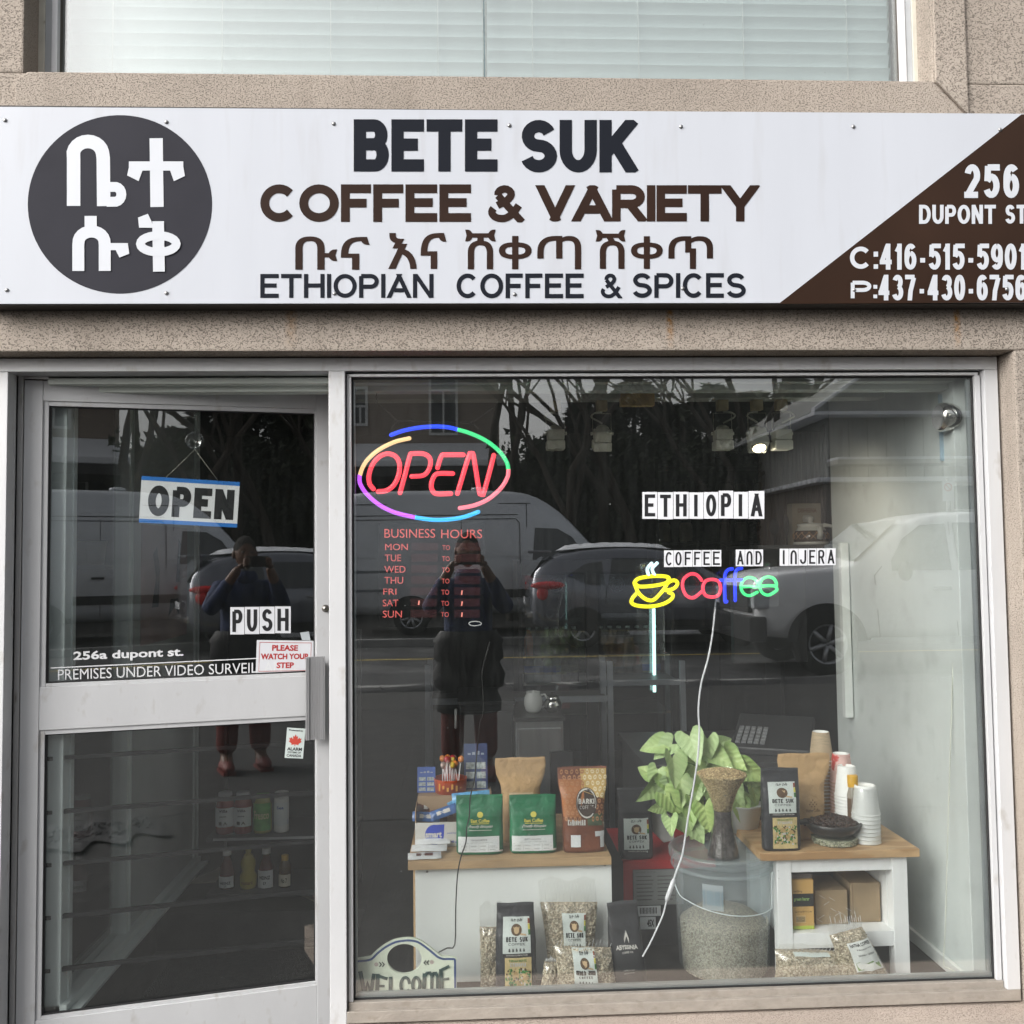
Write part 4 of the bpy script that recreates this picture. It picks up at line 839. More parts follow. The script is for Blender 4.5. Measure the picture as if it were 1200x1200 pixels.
# track lights
LMP = mat('lamp_cream', (.86, .86, .74), .45); WIR = mat('wire_pale', (.55, .55, .46), .5); CLP = mat('clip_tan', (.48, .40, .24), .6)
def track(px, label, lit=False, tilt=0, side=-1):
    c = P(px, 510, .62); top = zt0
    t = thing('track_light', label, 'spotlight', (c.x, .62, top), world=True, group='track lights along the ceiling beam')
    MB().box(c.x - .021, c.x + .021, .60, .64, top - .042, top - .001).build('clip', CLP, t, .002)
    zy = top - .048; zc_ = P(px, 511, .62).z + .01
    MB().tube([(c.x - .037, .62, zc_), (c.x - .037, .62, zy - .004), (c.x + .037, .62, zy - .004), (c.x + .037, .62, zc_)], .0016, 5).build('yoke', WIR, t)
    MB().tube(smooth_path([(c.x, .61, zy), (c.x + side * .03, .60, zy - .004), (c.x + side * .045, .60, zy - .02), (c.x + side * .02, .60, zy - .035), (c.x, .61, zy - .045)], 4), .0034, 6).build('flex', WIR, t)
    h0, h1, hh, hm = P(px, 527.5, .62).z, P(px, 504, .62).z, .037, P(px, 516.5, .62).z
    hd = MB(); q = .033
    rot = Matrix.Rotation(tilt, 4, 'X'); ce = Vector((c.x, .62, (h0 + h1) / 2))
    def tr(b_): 
        b_.v = [ce + rot @ (v - ce) for v in b_.v]; return b_
    tr(MB().box(c.x - q, c.x + q, .62 - q, .62 + q, hm + .001, h1)).build('lamp_head', LMP, t, .005)
    tr(MB().box(c.x - q - .004, c.x + q + .002, .62 - q - .003, .62 + q + .003, h0, hm - .001)).build('lamp_hood', LMP, t, .006)
    tr(MB().lathe([(.028, h1), (.024, h1 + .012), (.012, h1 + .02), (0, h1 + .021)], (c.x, .62, 0), 16)).build('socket_cap', WIR, t)
    for s_ in (-1, 1): MB().lathe([(0, -.004), (.007, -.004), (.007, .004), (0, .004)], (c.x + s_ * .041, .62, zc_), 10, axis='x').build('knob', LMP, t)
    if lit:
        tr(MB().lathe([(0, h0 - .002), (.022, h0 - .0015), (.026, h0 - .001)], (c.x, .62, 0), 20)).build('lens', glow('lamp_lens', (1, .82, .5), 7), t)
        tr(MB().lathe([(.0262, h0 - .001), (.031, h0 - .003), (.031, h0 + .002)], (c.x, .62, 0), 20)).build('lens_ring', LMP, t)
    return t
track(651, 'unlit cream track light, leftmost on the ceiling beam'); track(705.5, 'unlit cream track light left of the tan clip, tipped towards the glass', tilt=.35)
track(847, 'unlit cream track light left of the lit one', side=1); track(887.5, 'lit cream track light glowing warm between two unlit ones', True, tilt=-.55); track(916, 'unlit cream track light, rightmost on the ceiling beam', side=1)
spl = bpy.data.lights.new('lit_track_bulb', 'SPOT'); spl.energy = 7; spl.color = (1, .88, .72); spl.spot_blend = 1; spl.spot_size = R(140); spl.shadow_soft_size = .02
so2 = bpy.data.objects.new('lit_track_bulb', spl); COL.objects.link(so2); so2.location = (P(887.5, 532, .62).x, .58, P(887, 533, .62).z); so2.rotation_euler = (R(25), R(-32), 0)
a, b = P(725.5, 464, .60), P(765, 477, .60)
o = MB().box(a.x, b.x, .56, .60, b.z, a.z + .004).build('clip_box', mat('tan_box', (.55, .38, .15), .6, var=.2, vs=30), None, .002); tag(o, 'tan rectangular junction box on the beam between the track lights', 'box')
# ================================================================== goods in the window
OAK = mat('oak_board', (.46, .315, .17), .5, var=.16, vs=7, stretch=(.8, 5, 5), bump=.05, bs=60, spots=((.36, .23, .11), 10, .55, .2))
BBL = mat('butcher_block', (.52, .345, .18), .45, var=.2, vs=9, stretch=(1, 4, 4), spots=((.40, .24, .11), 5, .5, .06))
WLAM = mat('white_laminate', (.84, .87, .85), .45, var=.02, vs=4)
WTIM = mat('white_timber', (.82, .84, .84), .5, var=.03, vs=9, stretch=(5, 5, .5))
# ---- left display table
TZ = P(600, 1006, .23).z
xl, xrr = P(478, 1008, .22).x, P(716.5, 1002, .22).x
t1 = thing('display_table', 'oak topped table with white front panel on the left of the window', 'table', ((xl + xrr) / 2, .4, FZ), world=True)
MB().box(xl, xrr, .22, .78, TZ - .028, TZ).build('tabletop', OAK, t1, .002)
MB().box(P(487, 1080, .245).x, P(717.5, 1080, .245).x, .243, .258, FZ + .012, TZ - .0285).build('front_panel', WLAM, t1, .0015)
for x0_, x1_, yy in ((P(484.5, 1080, .26).x, P(491.5, 1080, .26).x, .262), (P(712, 1080, .26).x - .02, P(714, 1080, .26).x, .262), (P(484.5, 1080, .26).x, P(491.5, 1080, .26).x, .74), (P(712, 1080, .26).x - .02, P(714, 1080, .26).x, .74)):
    MB().box(x0_, x1_, yy, yy + .035, FZ, TZ - .0285).build('leg', OAK, t1, .002)
for px, py in ((500.5, 1021.5), (709, 1013.5)):
    p = P(px, py, .242); MB().lathe([(0, -.003), (.003, -.0025), (.0045, .001)], tuple(p), 10, axis='y').build('screw', SCR, t1)
# ---- right side table
RZ = P(990, 996.5, .165).z
xa2, xb2 = P(891, 996, .16).x, P(1078, 998, .16).x
t2 = thing('side_table', 'white timber side table with butcher block top and open shelf on the right', 'table', ((xa2 + xb2) / 2, .35, FZ), world=True)
MB().box(xa2, xb2, .16, .56, RZ - .028, RZ).build('tabletop', BBL, t2, .003)
lx = [P(912, 1080, .18).x, P(929, 1080, .18).x, P(1047, 1060, .18).x, P(1064.5, 1060, .18).x]
zr1, zr2, zr3 = P(980, 1021.5, .18).z, P(980, 1093, .18).z, P(980, 1111, .18).z
for (q0, q1) in ((lx[0], lx[1]), (lx[2], lx[3])):
    for y0 in (.18, .50): MB().box(q0, q1, y0, y0 + .045, FZ, RZ - .0285).build('leg', WTIM, t2, .002)
MB().box(lx[1] + .0005, lx[2] - .0005, .183, .205, zr1, RZ - .0285).build('front_rail', WTIM, t2, .0015); MB().box(lx[1] + .0005, lx[2] - .0005, .183, .205, zr3, zr2).build('front_rail', WTIM, t2, .0015)
MB().box(lx[1] + .0005, lx[2] - .0005, .206, .53, zr2 - .015, zr2 - .001).build('shelf_board', WTIM, t2, .001)
MB().box(lx[1] - .01, lx[1] + .002, .226, .499, zr3, RZ - .029).build('side_board', WTIM, t2); MB().box(lx[2] - .002, lx[2] + .012, .226, .499, zr3, RZ - .029).build('side_board', WTIM, t2)
MB().box(lx[1], lx[2], .53, .54, zr3, RZ - .029).build('back_board', mat('grey_board', (.22, .21, .2), .7), t2)
# ---- generic bags
def ring(w_, d_, z, n=28, e=3.2, bulge=0):
    out = []
    for j in range(n):
        a = 2 * math.pi * j / n; c, s_ = math.cos(a), math.sin(a)
        out.append((w_ * math.copysign(abs(c) ** (2 / e), c), d_ * math.copysign(abs(s_) ** (2 / e), s_), z))
    return out
class Bag:
    """stand-up bag; local origin at base centre, front towards -y"""
    def __init__(s, name, label, cat_, px, py, Y, w, h, d, col_mat, base_z, rz=0, prof=None, seed=1, wr=.0025, group=None, tilt=0):
        s.p = P(px, py, Y); s.w, s.h, s.d = w / 2, h, d / 2; s.seed = seed; s.wr = wr
        s.prof = prof or [(0, .93, 1), (.03, 1, 1.02), (.3, 1, 1), (.6, .99, .72), (.85, 1, .25), (.93, 1, .06), (1, 1, .04)]
        s.t = thing(name, label, cat_, (s.p.x, Y, base_z), R(rz), group); s.t.rotation_euler = (R(tilt), 0, R(rz))
        m = MB(); n = 36; nv = 26
        for i in range(nv + 1):
            v = i / nv; a, b = s.at(v)
            rg = ring(s.w * a, s.d * b, s.h * v, n, 3.4)
            for k_, q in enumerate(rg): m.v.append(Vector((q[0], q[1] - (s.wn(q[0], v) if q[1] < 0 else -s.wn(q[0] + .3, v)) * min(1, b * 3 + .2), q[2] + (.0015 * math.sin(q[0] * 60 + seed) if i == nv else 0))))
        for i in range(nv):
            for j in range(n): a, b = i * n + j, i * n + (j + 1) % n; m.f.append([a, b, b + n, a + n]); m.m.append(0); m.sm.append(True)
        m.f.append(list(range(n))[::-1]); m.m.append(0); m.sm.append(False); m.f.append([nv * n + j for j in range(n)]); m.m.append(0); m.sm.append(False)
        s.body = m.build('pouch', col_mat, s.t)
    def at(s, v):
        pr = s.prof
        for i in range(len(pr) - 1):
            if pr[i][0] <= v <= pr[i + 1][0]:
                t = (v - pr[i][0]) / (pr[i + 1][0] - pr[i][0]); t = t * t * (3 - 2 * t)
                return pr[i][1] + (pr[i + 1][1] - pr[i][1]) * t, pr[i][2] + (pr[i + 1][2] - pr[i][2]) * t
        return pr[-1][1], pr[-1][2]
    def wn(s, x, v): return s.wr * (math.sin(x * 55 + s.seed * 3 + v * 9) * math.sin(v * 17 + s.seed + x * 20) + .5 * math.sin(x * 130 + v * 31 + s.seed))
    def fn(s, u, v, j=0, lift=.0012):    # u in -1..1, v in 0..1 on the front face
        a, b = s.at(min(max(v, 0), 1)); e = 3.4; W = s.w * a; c = max(-.999, min(.999, u))
        y = -s.d * b * (1 - abs(c) ** e) ** (1 / e); x = W * c
        return Vector((x, y - s.wn(x, v) * min(1, b * 3 + .2) - lift - .0018 - .00012 * j, s.h * v))
    def label(s, rect, mt, lift=.0012, nm='label', n=10):
        m = MB(); u0, v0, u1, v1 = rect; m.grid(lambda u, v: s.fn(u0 + (u1 - u0) * u, v0 + (v1 - v0) * v, 0, lift), n, n); return m.build(nm, mt, s.t)
BGK = mat('bag_black', (.028, .029, .033), .38, var=.15, vs=14, bump=.6, bs=34)
GRN = mat('bag_green', (.012, .145, .062), .38, var=.3, vs=13, bump=.9, bs=24); KRF = mat('kraft_paper', (.46, .30, .145), .7, var=.1, vs=25, bump=.8, bs=35)
LBL = mat('label_pale', (.60, .66, .63), .5, var=.03, vs=30); BEIG = mat('label_beige', (.58, .46, .22), .5, var=.15, vs=40); PBR = mat('print_darkbrown', (.10, .055, .025), .6); PGN = mat('print_green', (.05, .20, .04), .6, var=.4, vs=80)
PRB = mat('print_redbrown', (.25, .06, .03), .6); GLD = mat('print_gold', (.62, .56, .08), .5); PWH = mat('print_white', (.74, .76, .74), .5)
def lion_label(bag, rect, lab2=None):
    """the shop's pale label: ge'ez word, round lion-like emblem, shop name, dark foot strip"""
    u0, v0, u1, v1 = rect; lo_ = bag.label(rect, LBL); F = lambda u, v, j=0: bag.fn(u0 + (u1 - u0) * u, v0 + (v1 - v0) * v, j, .0020)
    asp = (u1 - u0) * getattr(bag, 'w', .06) / ((v1 - v0) * getattr(bag, 'h', .2)); k = MB(); put_text(k, 'ቤተ ሱቅ', F, (.3, .88, .72, .97), .02); blk(k, 'BETE SUK', F, (.12, .39, .9, .51), .22, .12, eps=1, asp=asp)
    blk(k, 'COFFEE', F, (.2, .30, .8, .36), .16, .2, eps=1, asp=asp); 
    for i in range(5): put_text(k, '&', F, (.2 + i * .13, .13, .28 + i * .13, .22), .04)
    k.build('lettering', BLK, lo_)
    e = MB(); e.poly([F(.5 + .2 * math.cos(q * .2618), .68 + .145 * math.sin(q * .2618)) for q in range(24)]); em = e.build('emblem', PBR, lo_)
    e = MB(); F2 = lambda u, v: bag.fn(u0 + (u1 - u0) * u, v0 + (v1 - v0) * v, 0, .0026)
    e.poly([F2(.5 + .1 * math.cos(q * .5236), .67 + .085 * math.sin(q * .5236)) for q in range(12)]); 
    for s_ in (-1, 1): e.poly([F2(.5 + s_ * .07, .73), F2(.5 + s_ * .12, .76), F2(.5 + s_ * .1, .70)])
    e.poly([F2(.62, .56), F2(.86, .53), F2(.84, .575), F2(.66, .60)])
    e.build('emblem_face', mat('print_tan', (.55, .40, .22), .6), lo_)
    st_ = MB(); st_.grid(lambda u, v: F(.0 + u * 1.0, .0 + v * .085), 6, 1); st_.build('foot_strip', BLK, lo_)
    st2 = MB(); put_text(st2, 'ETHIOPIAN COFFEE & SPICES', F2, (.12, .025, .88, .06), .02); st2.build('lettering', PWH, lo_)
    st3 = MB(); 
    for i, c_ in enumerate((0, 1, 2)): st3.poly([F(.93, .55 + i * .14), F(1, .55 + i * .14), F(1, .68 + i * .14), F(.93, .68 + i * .14)], i)
    st3.build('colour_edge', [PGN, GLD, PRB], lo_)
def village_label(bag, rect):
    u0, v0, u1, v1 = rect; lo_ = bag.label(rect, BEIG, nm='picture_label'); F = lambda u, v, j=0: bag.fn(u0 + (u1 - u0) * u, v0 + (v1 - v0) * v, j, .0020)
    asp = (u1 - u0) * bag.w / ((v1 - v0) * bag.h); k = MB(); blk(k, 'YIRGACHEFFE', F, (.15, .90, .82, .96), .2, .15, eps=1, asp=asp); k.build('lettering', PGN, lo_)
    k = MB(); blk(k, 'ETHIOPIA', F, (.2, .79, .8, .88), .22, .12, eps=1, asp=asp); k.build('lettering', PWH, lo_)
    r_ = random.Random(bag.seed); g_ = MB()
    for i in range(170):
        u, v = r_.uniform(.05, .95), r_.uniform(.14, .74); a = r_.uniform(.02, .05)
        g_.poly([F(u + a * math.cos(q * 1.2566 + i), v + a * .9 * math.sin(q * 1.2566 + i), i % 8) for q in range(5)], r_.choice((0, 0, 0, 1, 2, 3)))
    for cx_, cy_, r1 in ((.4, .60, .14), (.75, .52, .13), (.62, .38, .1)): g_.poly([F(cx_ - r1, cy_ - .05, 9), F(cx_ + r1, cy_ - .05, 9), F(cx_ + r1 * .3, cy_ + .08, 9), F(cx_ - r1 * .3, cy_ + .08, 9)], 3)
    o = g_.build('village_print', [PGN, PWH, PBR, mat('print_thatch', (.48, .33, .14), .6)], lo_); tag(o, kind='stuff')
def pxw(px0, px1, Y, py=1000): return P(px1, py, Y).x - P(px0, py, Y).x
def pxh(py0, py1, Y, px=600): return P(px, py0, Y).z - P(px, py1, Y).z
# green pouches
def green(px0, px1, py0, py1, Y, word, label, seed):
    b = Bag('coffee_pouch', label, 'coffee bag', (px0 + px1) / 2, py1, Y, pxw(px0, px1, Y), pxh(py0, py1, Y), .06, GRN, TZ + .001, seed=seed, wr=.0022, tilt=-4)
    F = lambda u, v, j=0: b.fn(u, v, j, .0018)
    m = MB(); put_text(m, 'East Coffee', F, (-.38, .54, .42, .60), .03, 0, 3); m.poly([F(.02 + .13 * math.cos(q * .5236), .67 + .05 * math.sin(q * .5236)) for q in range(12)]); rectp(m, F, (-.36, .515, .4, .525)); m.build('lettering', GLD, b.t)
    m = MB(); put_text(m, 'Proudly Ethiopian', F, (-.5, .44, .5, .50), .015, 0, 2, .08); rectp(m, F, (-.45, .41, .5, .418)); m.build('lettering', PWH, b.t)
    lo_ = b.label((-.92, .045, .82, .31), mat('label_white2', (.68, .71, .71), .5), .0014)
    F2 = lambda u, v, j=0: b.fn(u, v, j, .0024)
    m = MB(); blk(m, word, F2, (-.4, .235, .3, .265), .16, .2, eps=1, asp=b.w / b.h); put_text(m, 'single origin washed arabica coffee beans', F2, (-.6, .195, .55, .215), .0, 0, 1)
    for i in range(4):
        for j in range(2): put_text(m, 'notes', F2, (-.78 + i * .4, .075 + j * .06, -.55 + i * .4, .10 + j * .06), 0, 0, 1)
    for v in (.06, .12, .175): rectp(m, F2, (-.85, v, .75, v + .0025))
    for u in (-.45, -.05, .36): rectp(m, F2, (u, .06, u + .008, .175))
    m.build('lettering', mat('print_grey', (.16, .17, .18), .6), lo_)
    lo2 = b.label((.80, .045, .97, .075), PWH, .0014, 'batch_sticker', 3)
green(535, 590, 935, 1002, .30, 'YIRGACHEFFE', 'green coffee pouch labelled YIRGACHEFFE, crossed by the black cable on the oak table', 2)
green(597.5, 652.5, 934.5, 1000, .30, 'SIDAMO', 'green coffee pouch labelled SIDAMO between the other green pouch and the brown pouch', 5)
# kraft pouch behind
b = Bag('coffee_pouch', 'large plain kraft paper pouch standing behind the green pouches', 'coffee bag', 611, 995, .44, pxw(581, 641, .44), TZ * 0 + P(610, 888, .44).z - TZ, .085, KRF, TZ + .001, seed=9, wr=.003,
        prof=[(0, .72, 1), (.05, .76, 1.02), (.45, .74, 1.0), (.62, .76, .8), (.84, .97, .22), (.93, 1, .06), (1, .97, .04)])
F = lambda u, v, j=0: b.fn(u, v, j, .0018)
lo_ = b.label((-.62, .2, .62, .60), mat('kraft_label', (.56, .42, .27), .7)); m = MB()
for u, v in ((0, .565), (-.1, .54), (.1, .545), (-.2, .515), (0, .515), (.2, .52), (-.08, .49), (.12, .49)): m.poly([b.fn(u + .035 * math.cos(q), v + .012 * math.sin(q), 0, .0024) for q in range(6)])
m.build('bean_print', BLK, lo_)
# brown patterned pouch
BRB = mat('pouch_brown', (.16, .055, .028), .32, var=.25, vs=9, bump=.6, bs=28); BRG = mat('pouch_gold', (.55, .37, .13), .4, var=.1); BRO = mat('pouch_orange', (.36, .14, .05), .35, var=.2, vs=10)
b = Bag('coffee_pouch', 'brown and gold patterned pouch reading BARKI COFFEE at the right end of the oak table', 'coffee bag', 684, 994, .30, pxw(655, 713, .30), pxh(897, 994, .30), .075, BRB, TZ + .001, seed=4, wr=.002, tilt=-3,
        prof=[(0, .82, .9), (.04, .84, 1), (.4, .84, 1), (.6, .88, .8), (.82, .99, .28), (.93, 1, .06), (1, 1, .04)])
F = lambda u, v, j=0: b.fn(u, v, j, .0030)
m = MB(); m.grid(lambda u, v: b.fn(-.97 + 1.0 * u, .42 + .44 * v, 0, .0012), 8, 8); m.build('orange_panel', BRO, b.t)
m = MB(); m.grid(lambda u, v: b.fn(-.05 - .05 * v + (1.02 + .05 * v) * u, .72 + .26 * v - .1 * u * (1 - v), 0, .0014), 8, 8); m.build('gold_panel', BRG, b.t)
m = MB(); r_ = random.Random(3)
for i in range(9):
    for j in range(9):
        u = -.85 + i * .21 + (.1 if j % 2 else 0); v = .40 + j * .068
        if u > .93 or ((u - .12) / .5) ** 2 + ((v - .58) / .19) ** 2 < 1: continue
        an = (i * 1.3 + j * 2.1) % 3.1; pts = [(u + (.07 * math.cos(q * .7854) * math.cos(an) - .05 * math.sin(q * .7854) * math.sin(an)), v + (.07 * math.cos(q * .7854) * math.sin(an) + .05 * math.sin(q * .7854) * math.cos(an)) * .32) for q in range(8)]
        for qd in stroke2(pts, .018, True): m.poly([b.fn(a, c, 0, .0026) for a, c in qd], 0 if u > 0 and v > .66 else 1)
o = m.build('bean_pattern', [mat('pattern_pale', (.72, .62, .4), .5), mat('pattern_rust', (.42, .20, .09), .5)], b.t); tag(o, kind='stuff')
m = MB(); m.poly([b.fn(.12 + .48 * math.cos(q * .2618), .58 + .18 * math.sin(q * .2618), 0, .0034) for q in range(24)]); ds = m.build('round_badge', mat('badge_dark', (.045, .028, .022), .4), b.t)
m = MB(); F = lambda u, v, j=0: b.fn(u, v, j, .0042)
blk(m, 'BARKI', F, (-.24, .575, .48, .635), .24, .14, eps=1, asp=b.w / b.h); blk(m, 'COFFEE', F, (-.2, .515, .45, .555), .12, .25, eps=1, asp=b.w / b.h)
for qd in stroke2([(.12 + .43 * math.cos(q * .2618), .58 + .162 * math.sin(q * .2618)) for q in range(24)], .02, True): m.poly([F(*p) for p in qd])
m.build('lettering', PWH, ds)
m = MB(); F = lambda u, v, j=0: b.fn(u, v, j, .0022); blk(m, 'ETHIOPIAN', F, (-.78, .325, .05, .39), .24, .1, eps=1, asp=b.w / b.h); m.build('lettering', PWH, b.t)
m = MB(); rectp(m, F, (-.66, .07, -.2, .21), 0, 2); rectp(m, F, (.5, .19, .95, .25), 0, 2); rectp(m, F, (.74, .06, .93, .19), 0, 2); m.build('sticker', LBW, b.t)
m = MB(); m.grid(lambda u, v: b.fn(.15 + .7 * u, .32 + .14 * v, 0, .0018), 4, 4); m.build('leaf_print', mat('leaf_print_green', (.06, .085, .045), .5, var=.4, vs=60), b.t)
# open carton of bars ("smart" front), bars, card, lollipop tub
SB = thing('snack_carton', 'open carton with white front reading smart and blue drop, full of wrapped bars', 'box', (P(511, 990, .38).x, .38, TZ), world=True)
a, c = P(486.5, 990, .38), P(537, 990, .38); zb_ = TZ + .001; zt_ = P(510, 964, .38).z
CRT = mat('cardboard', (.36, .25, .15), .8, var=.1)
MB().box(a.x, c.x, .38, .384, zb_, zt_).build('front', PWH, SB, .0008)
MB().box(a.x, a.x + .003, .3845, .56, zb_, zt_ + .05).build('side', CRT, SB); MB().box(c.x - .003, c.x, .3845, .56, zb_, zt_ + .05).build('side', CRT, SB); MB().box(a.x + .0035, c.x - .0035, .556, .56, zb_, zt_ + .10).build('back', CRT, SB); MB().box(a.x + .0035, c.x - .0035, .3845, .555, zb_, zb_ + .003).build('bottom', CRT, SB)
w_ = c.x - a.x; h_ = zt_ - zb_; F = lambda u, v, j=0: (a.x + w_ * u, .3795 - .00015 * j, zb_ + h_ * v)
SBL = mat('smart_blue', (.03, .06, .42), .45)
m = MB(); m.poly([F(.45 + .22 * math.cos(q), .5 + .42 * math.sin(q)) for q in [1.35 + i * .3 for i in range(17)]] + [F(.68, .92)]); dp = m.build('blue_drop', SBL, SB)
m = MB(); put_text(m, 'smart', lambda u, v: F(u, v, 4), (.24, .38, .62, .62), .04, 0, 4); m.build('lettering', PWH, dp)
m = MB(); put_text(m, 'snack bars', F, (.74, .52, .98, .6), .0, 0, 1); put_text(m, '24 x 40 g', F, (.66, .12, .97, .24), .02, 0, 2); m.build('lettering', SBL, SB)
WR = [mat('wrap_brown', (.10, .03, .02), .3, var=.3, vs=40), mat('wrap_blue', (.05, .12, .30), .3, var=.3, vs=40), mat('wrap_white', (.6, .62, .62), .35), mat('wrap_light_blue', (.12, .36, .62), .3, var=.3, vs=50), mat('wrap_silver', (.5, .5, .52), .25, .6)]
def bar(name, label, loc, L_, W_, H_, mt, rot, group=None, cat_='snack bar', mt2=None):
    t = thing(name, label, cat_, loc, 0, group); t.rotation_euler = rot
    m = MB(); m.grid(lambda u, v: ((u - .5) * L_, (v - .5) * W_, H_ * .5 * math.sin(math.pi * v) * (min(1, min(u, 1 - u) * 8)) + .001 * math.sin(u * 90)), 16, 6); m.grid(lambda u, v: ((.5 - u) * L_, (v - .5) * W_, -H_ * .5 * math.sin(math.pi * v) * (min(1, min(u, 1 - u) * 8))), 16, 6)
    m.build('wrapper', mt, t)
    m = MB(); m.grid(lambda u, v: ((u - .5) * L_ * .5, (v - .5) * W_ * .4, H_ * .5 * math.sin(math.pi * (.3 + .4 * v)) + .0008), 4, 3); m.build('printed_panel', mt2 or PWH, t); return t
for i, (mi, dx, dz, ry_, rz_, lb) in enumerate(((1, .02, .045, .1, .15, 'blue wrapped bar on top in the open smart carton'), (0, .075, .05, -.25, -.3, 'brown wrapped bar leaning at the right in the smart carton'), (0, .03, .075, .2, .4, 'brown wrapped bar at the back of the smart carton'),
        (1, .09, .075, -.3, .1, 'blue wrapped bar at the back right in the smart carton'), (0, .05, .03, .0, -.1, 'brown wrapped bar lying low in the smart carton'))):
    bar('snack_bar', lb, (a.x + .02 + dx * .9, .42 + .03 * (i % 3), zt_ + dz * .5 - .012), .10, .035, .016, WR[mi], (R(60), ry_, rz_))
for i, (px, py, rz_, lb) in enumerate(((507, 989.5, .05, 'white wrapped bar, topmost of the three beside the carton'), (503, 995, -.04, 'white wrapped bar, middle of the three on the table corner'), (497.5, 1001.5, .06, 'white wrapped bar with brown end, nearest the table corner'))):
    p = G(px, py, TZ + .012); bar('snack_bar', lb, (p.x, max(p.y, .245), TZ + .008 + .008 * (2 - i)), .125 - .01 * (i == 2), .045, .012, WR[2], (R(12), 0, rz_), mt2=(WR[0] if i == 2 else LBW))
for i, (px, py, lb) in enumerate(((552, 935, 'light blue wafer packet lying flat behind the left green pouch'), (534, 941, 'light blue wafer packet standing behind the left green pouch'))):
    p = P(px, py, .46); bar('wafer_packet', lb, (p.x + .01 * i, .46 + .02 * i, p.z - .012 * i), .14 - .06 * i, .045, .02, WR[3], (R(70), R(-3 + 40 * i), .1), cat_='packet', mt2=WR[2])
# stacked tray under the lollipops
a, c = P(490, 928, .5), P(576, 928, .5); zt2 = P(530, 930, .5).z
o = MB().box(a.x, c.x, .47, .60, TZ + .001, zt2).build('riser_box', CRT, None, .002); tag(o, 'brown cardboard riser under the orange lollipop tub', 'box')
ORG = mat('tub_orange', (.62, .10, .03), .3, alpha=.92, var=.2, vs=30)
p = P(528, 929, .53); t = thing('lollipop_tub', 'orange red tub holding upright lollipops', 'tub', (p.x, .53, zt2 + .001))
MB().lathe([(0, 0), (.058, 0), (.062, .05), (.063, .052), (.060, .052), (.056, .004), (0, .004)], n=24).build('tub', ORG, t)
F = lambda u, v, j=0: (.0625 * math.sin(u), -.0625 * math.cos(u) - .0006, v); m = MB(); [rectp(m, F, (-.75 + q * .27, .014 + .008 * (q % 2), -.62 + q * .27, .040 - .006 * (q % 3))) for q in range(6)]; m.build('lettering', mat('print_orange', (.7, .3, .05), .5), t)
PCOL = [mat('candy_red', (.45, .03, .04), .25), mat('candy_orange', (.65, .22, .04), .25), mat('candy_yellow', (.62, .45, .05), .25), mat('candy_foil', (.55, .4, .35), .3, .3)]; STK = mat('stick_white', (.75, .75, .76), .5)
pl = []
for i in range(14):
    an = i * 2.4; rr = .012 + .040 * ((i * 7) % 14) / 14; x, y = rr * math.cos(an), rr * math.sin(an) * .8; ci = i % 4
    t_ = thing('lollipop', '', 'lollipop', (p.x + x, .53 + y, zt2 + .008)); t_.rotation_euler = (rnd.uniform(-.12, .12), rnd.uniform(-.14, .14), an)
    lb = ('red', 'orange', 'yellow', 'foil wrapped')[ci] + ' lollipop on white stick upright in the orange tub'; t_['label'] = lb; t_['group'] = ('red', 'orange', 'yellow', 'foil wrapped')[ci] + ' lollipops in the orange tub'
    hgt = .098 + rnd.uniform(-.012, .01); MB().tube([(0, 0, 0), (0, 0, hgt)], .0022, 6).build('stick', STK, t_); MB().ell((0, 0, hgt + .009), (.0125, .010, .0125), 10, 7).build('candy', PCOL[ci], t_)
    MB().lathe([(.003, hgt - .006), (.007, hgt - .002)], n=8).build('wrapper_twist', PCOL[3], t_)
def card(x0, x1, y0, y1, Y, mt, lb, nm='candy_card', words=(), tilt=-8):
    a, c = P(x0, y1, Y), P(x1, y0, Y); t = thing(nm, lb, 'card', ((a.x + c.x) / 2, Y, a.z)); t.rotation_euler = (R(tilt), 0, 0); w_, h_ = c.x - a.x, c.z - a.z
    MB().box(-w_ / 2, w_ / 2, 0, .003, 0, h_).build('card', mt, t)
    k = MB(); F = lambda u, v, j=0: (-w_ / 2 + w_ * u, -.0006 - .0001 * j, h_ * v)
    for i in range(3):
        for j in range(2): k.poly([F(.08 + j * .46, .06 + i * .2), F(.46 + j * .46, .06 + i * .2), F(.46 + j * .46, .2 + i * .2), F(.08 + j * .46, .2 + i * .2)])
    k.build('blister', mat('blister_pale', (.40, .46, .46), .25, var=.4, vs=90), t)
    k = MB(); [rectp(k, lambda u, v: F(u, v, 2), (.16 + q * .19, .76, .29 + q * .19, .80 + .02 * (q % 3))) for q in range(4)]; k.build('print_marks', mat('print_marks_pale', (.35, .40, .48), .5), t); return t
card(544, 571, 872, 927, .55, mat('card_navy', (.06, .09, .20), .5), 'tall navy blister card behind the lollipop tub, upper right', words='FRESH')
card(489, 510, 899, 929, .52, mat('card_blue', (.08, .15, .45), .5), 'short blue blister card left of the lollipop tub', words='MINT')
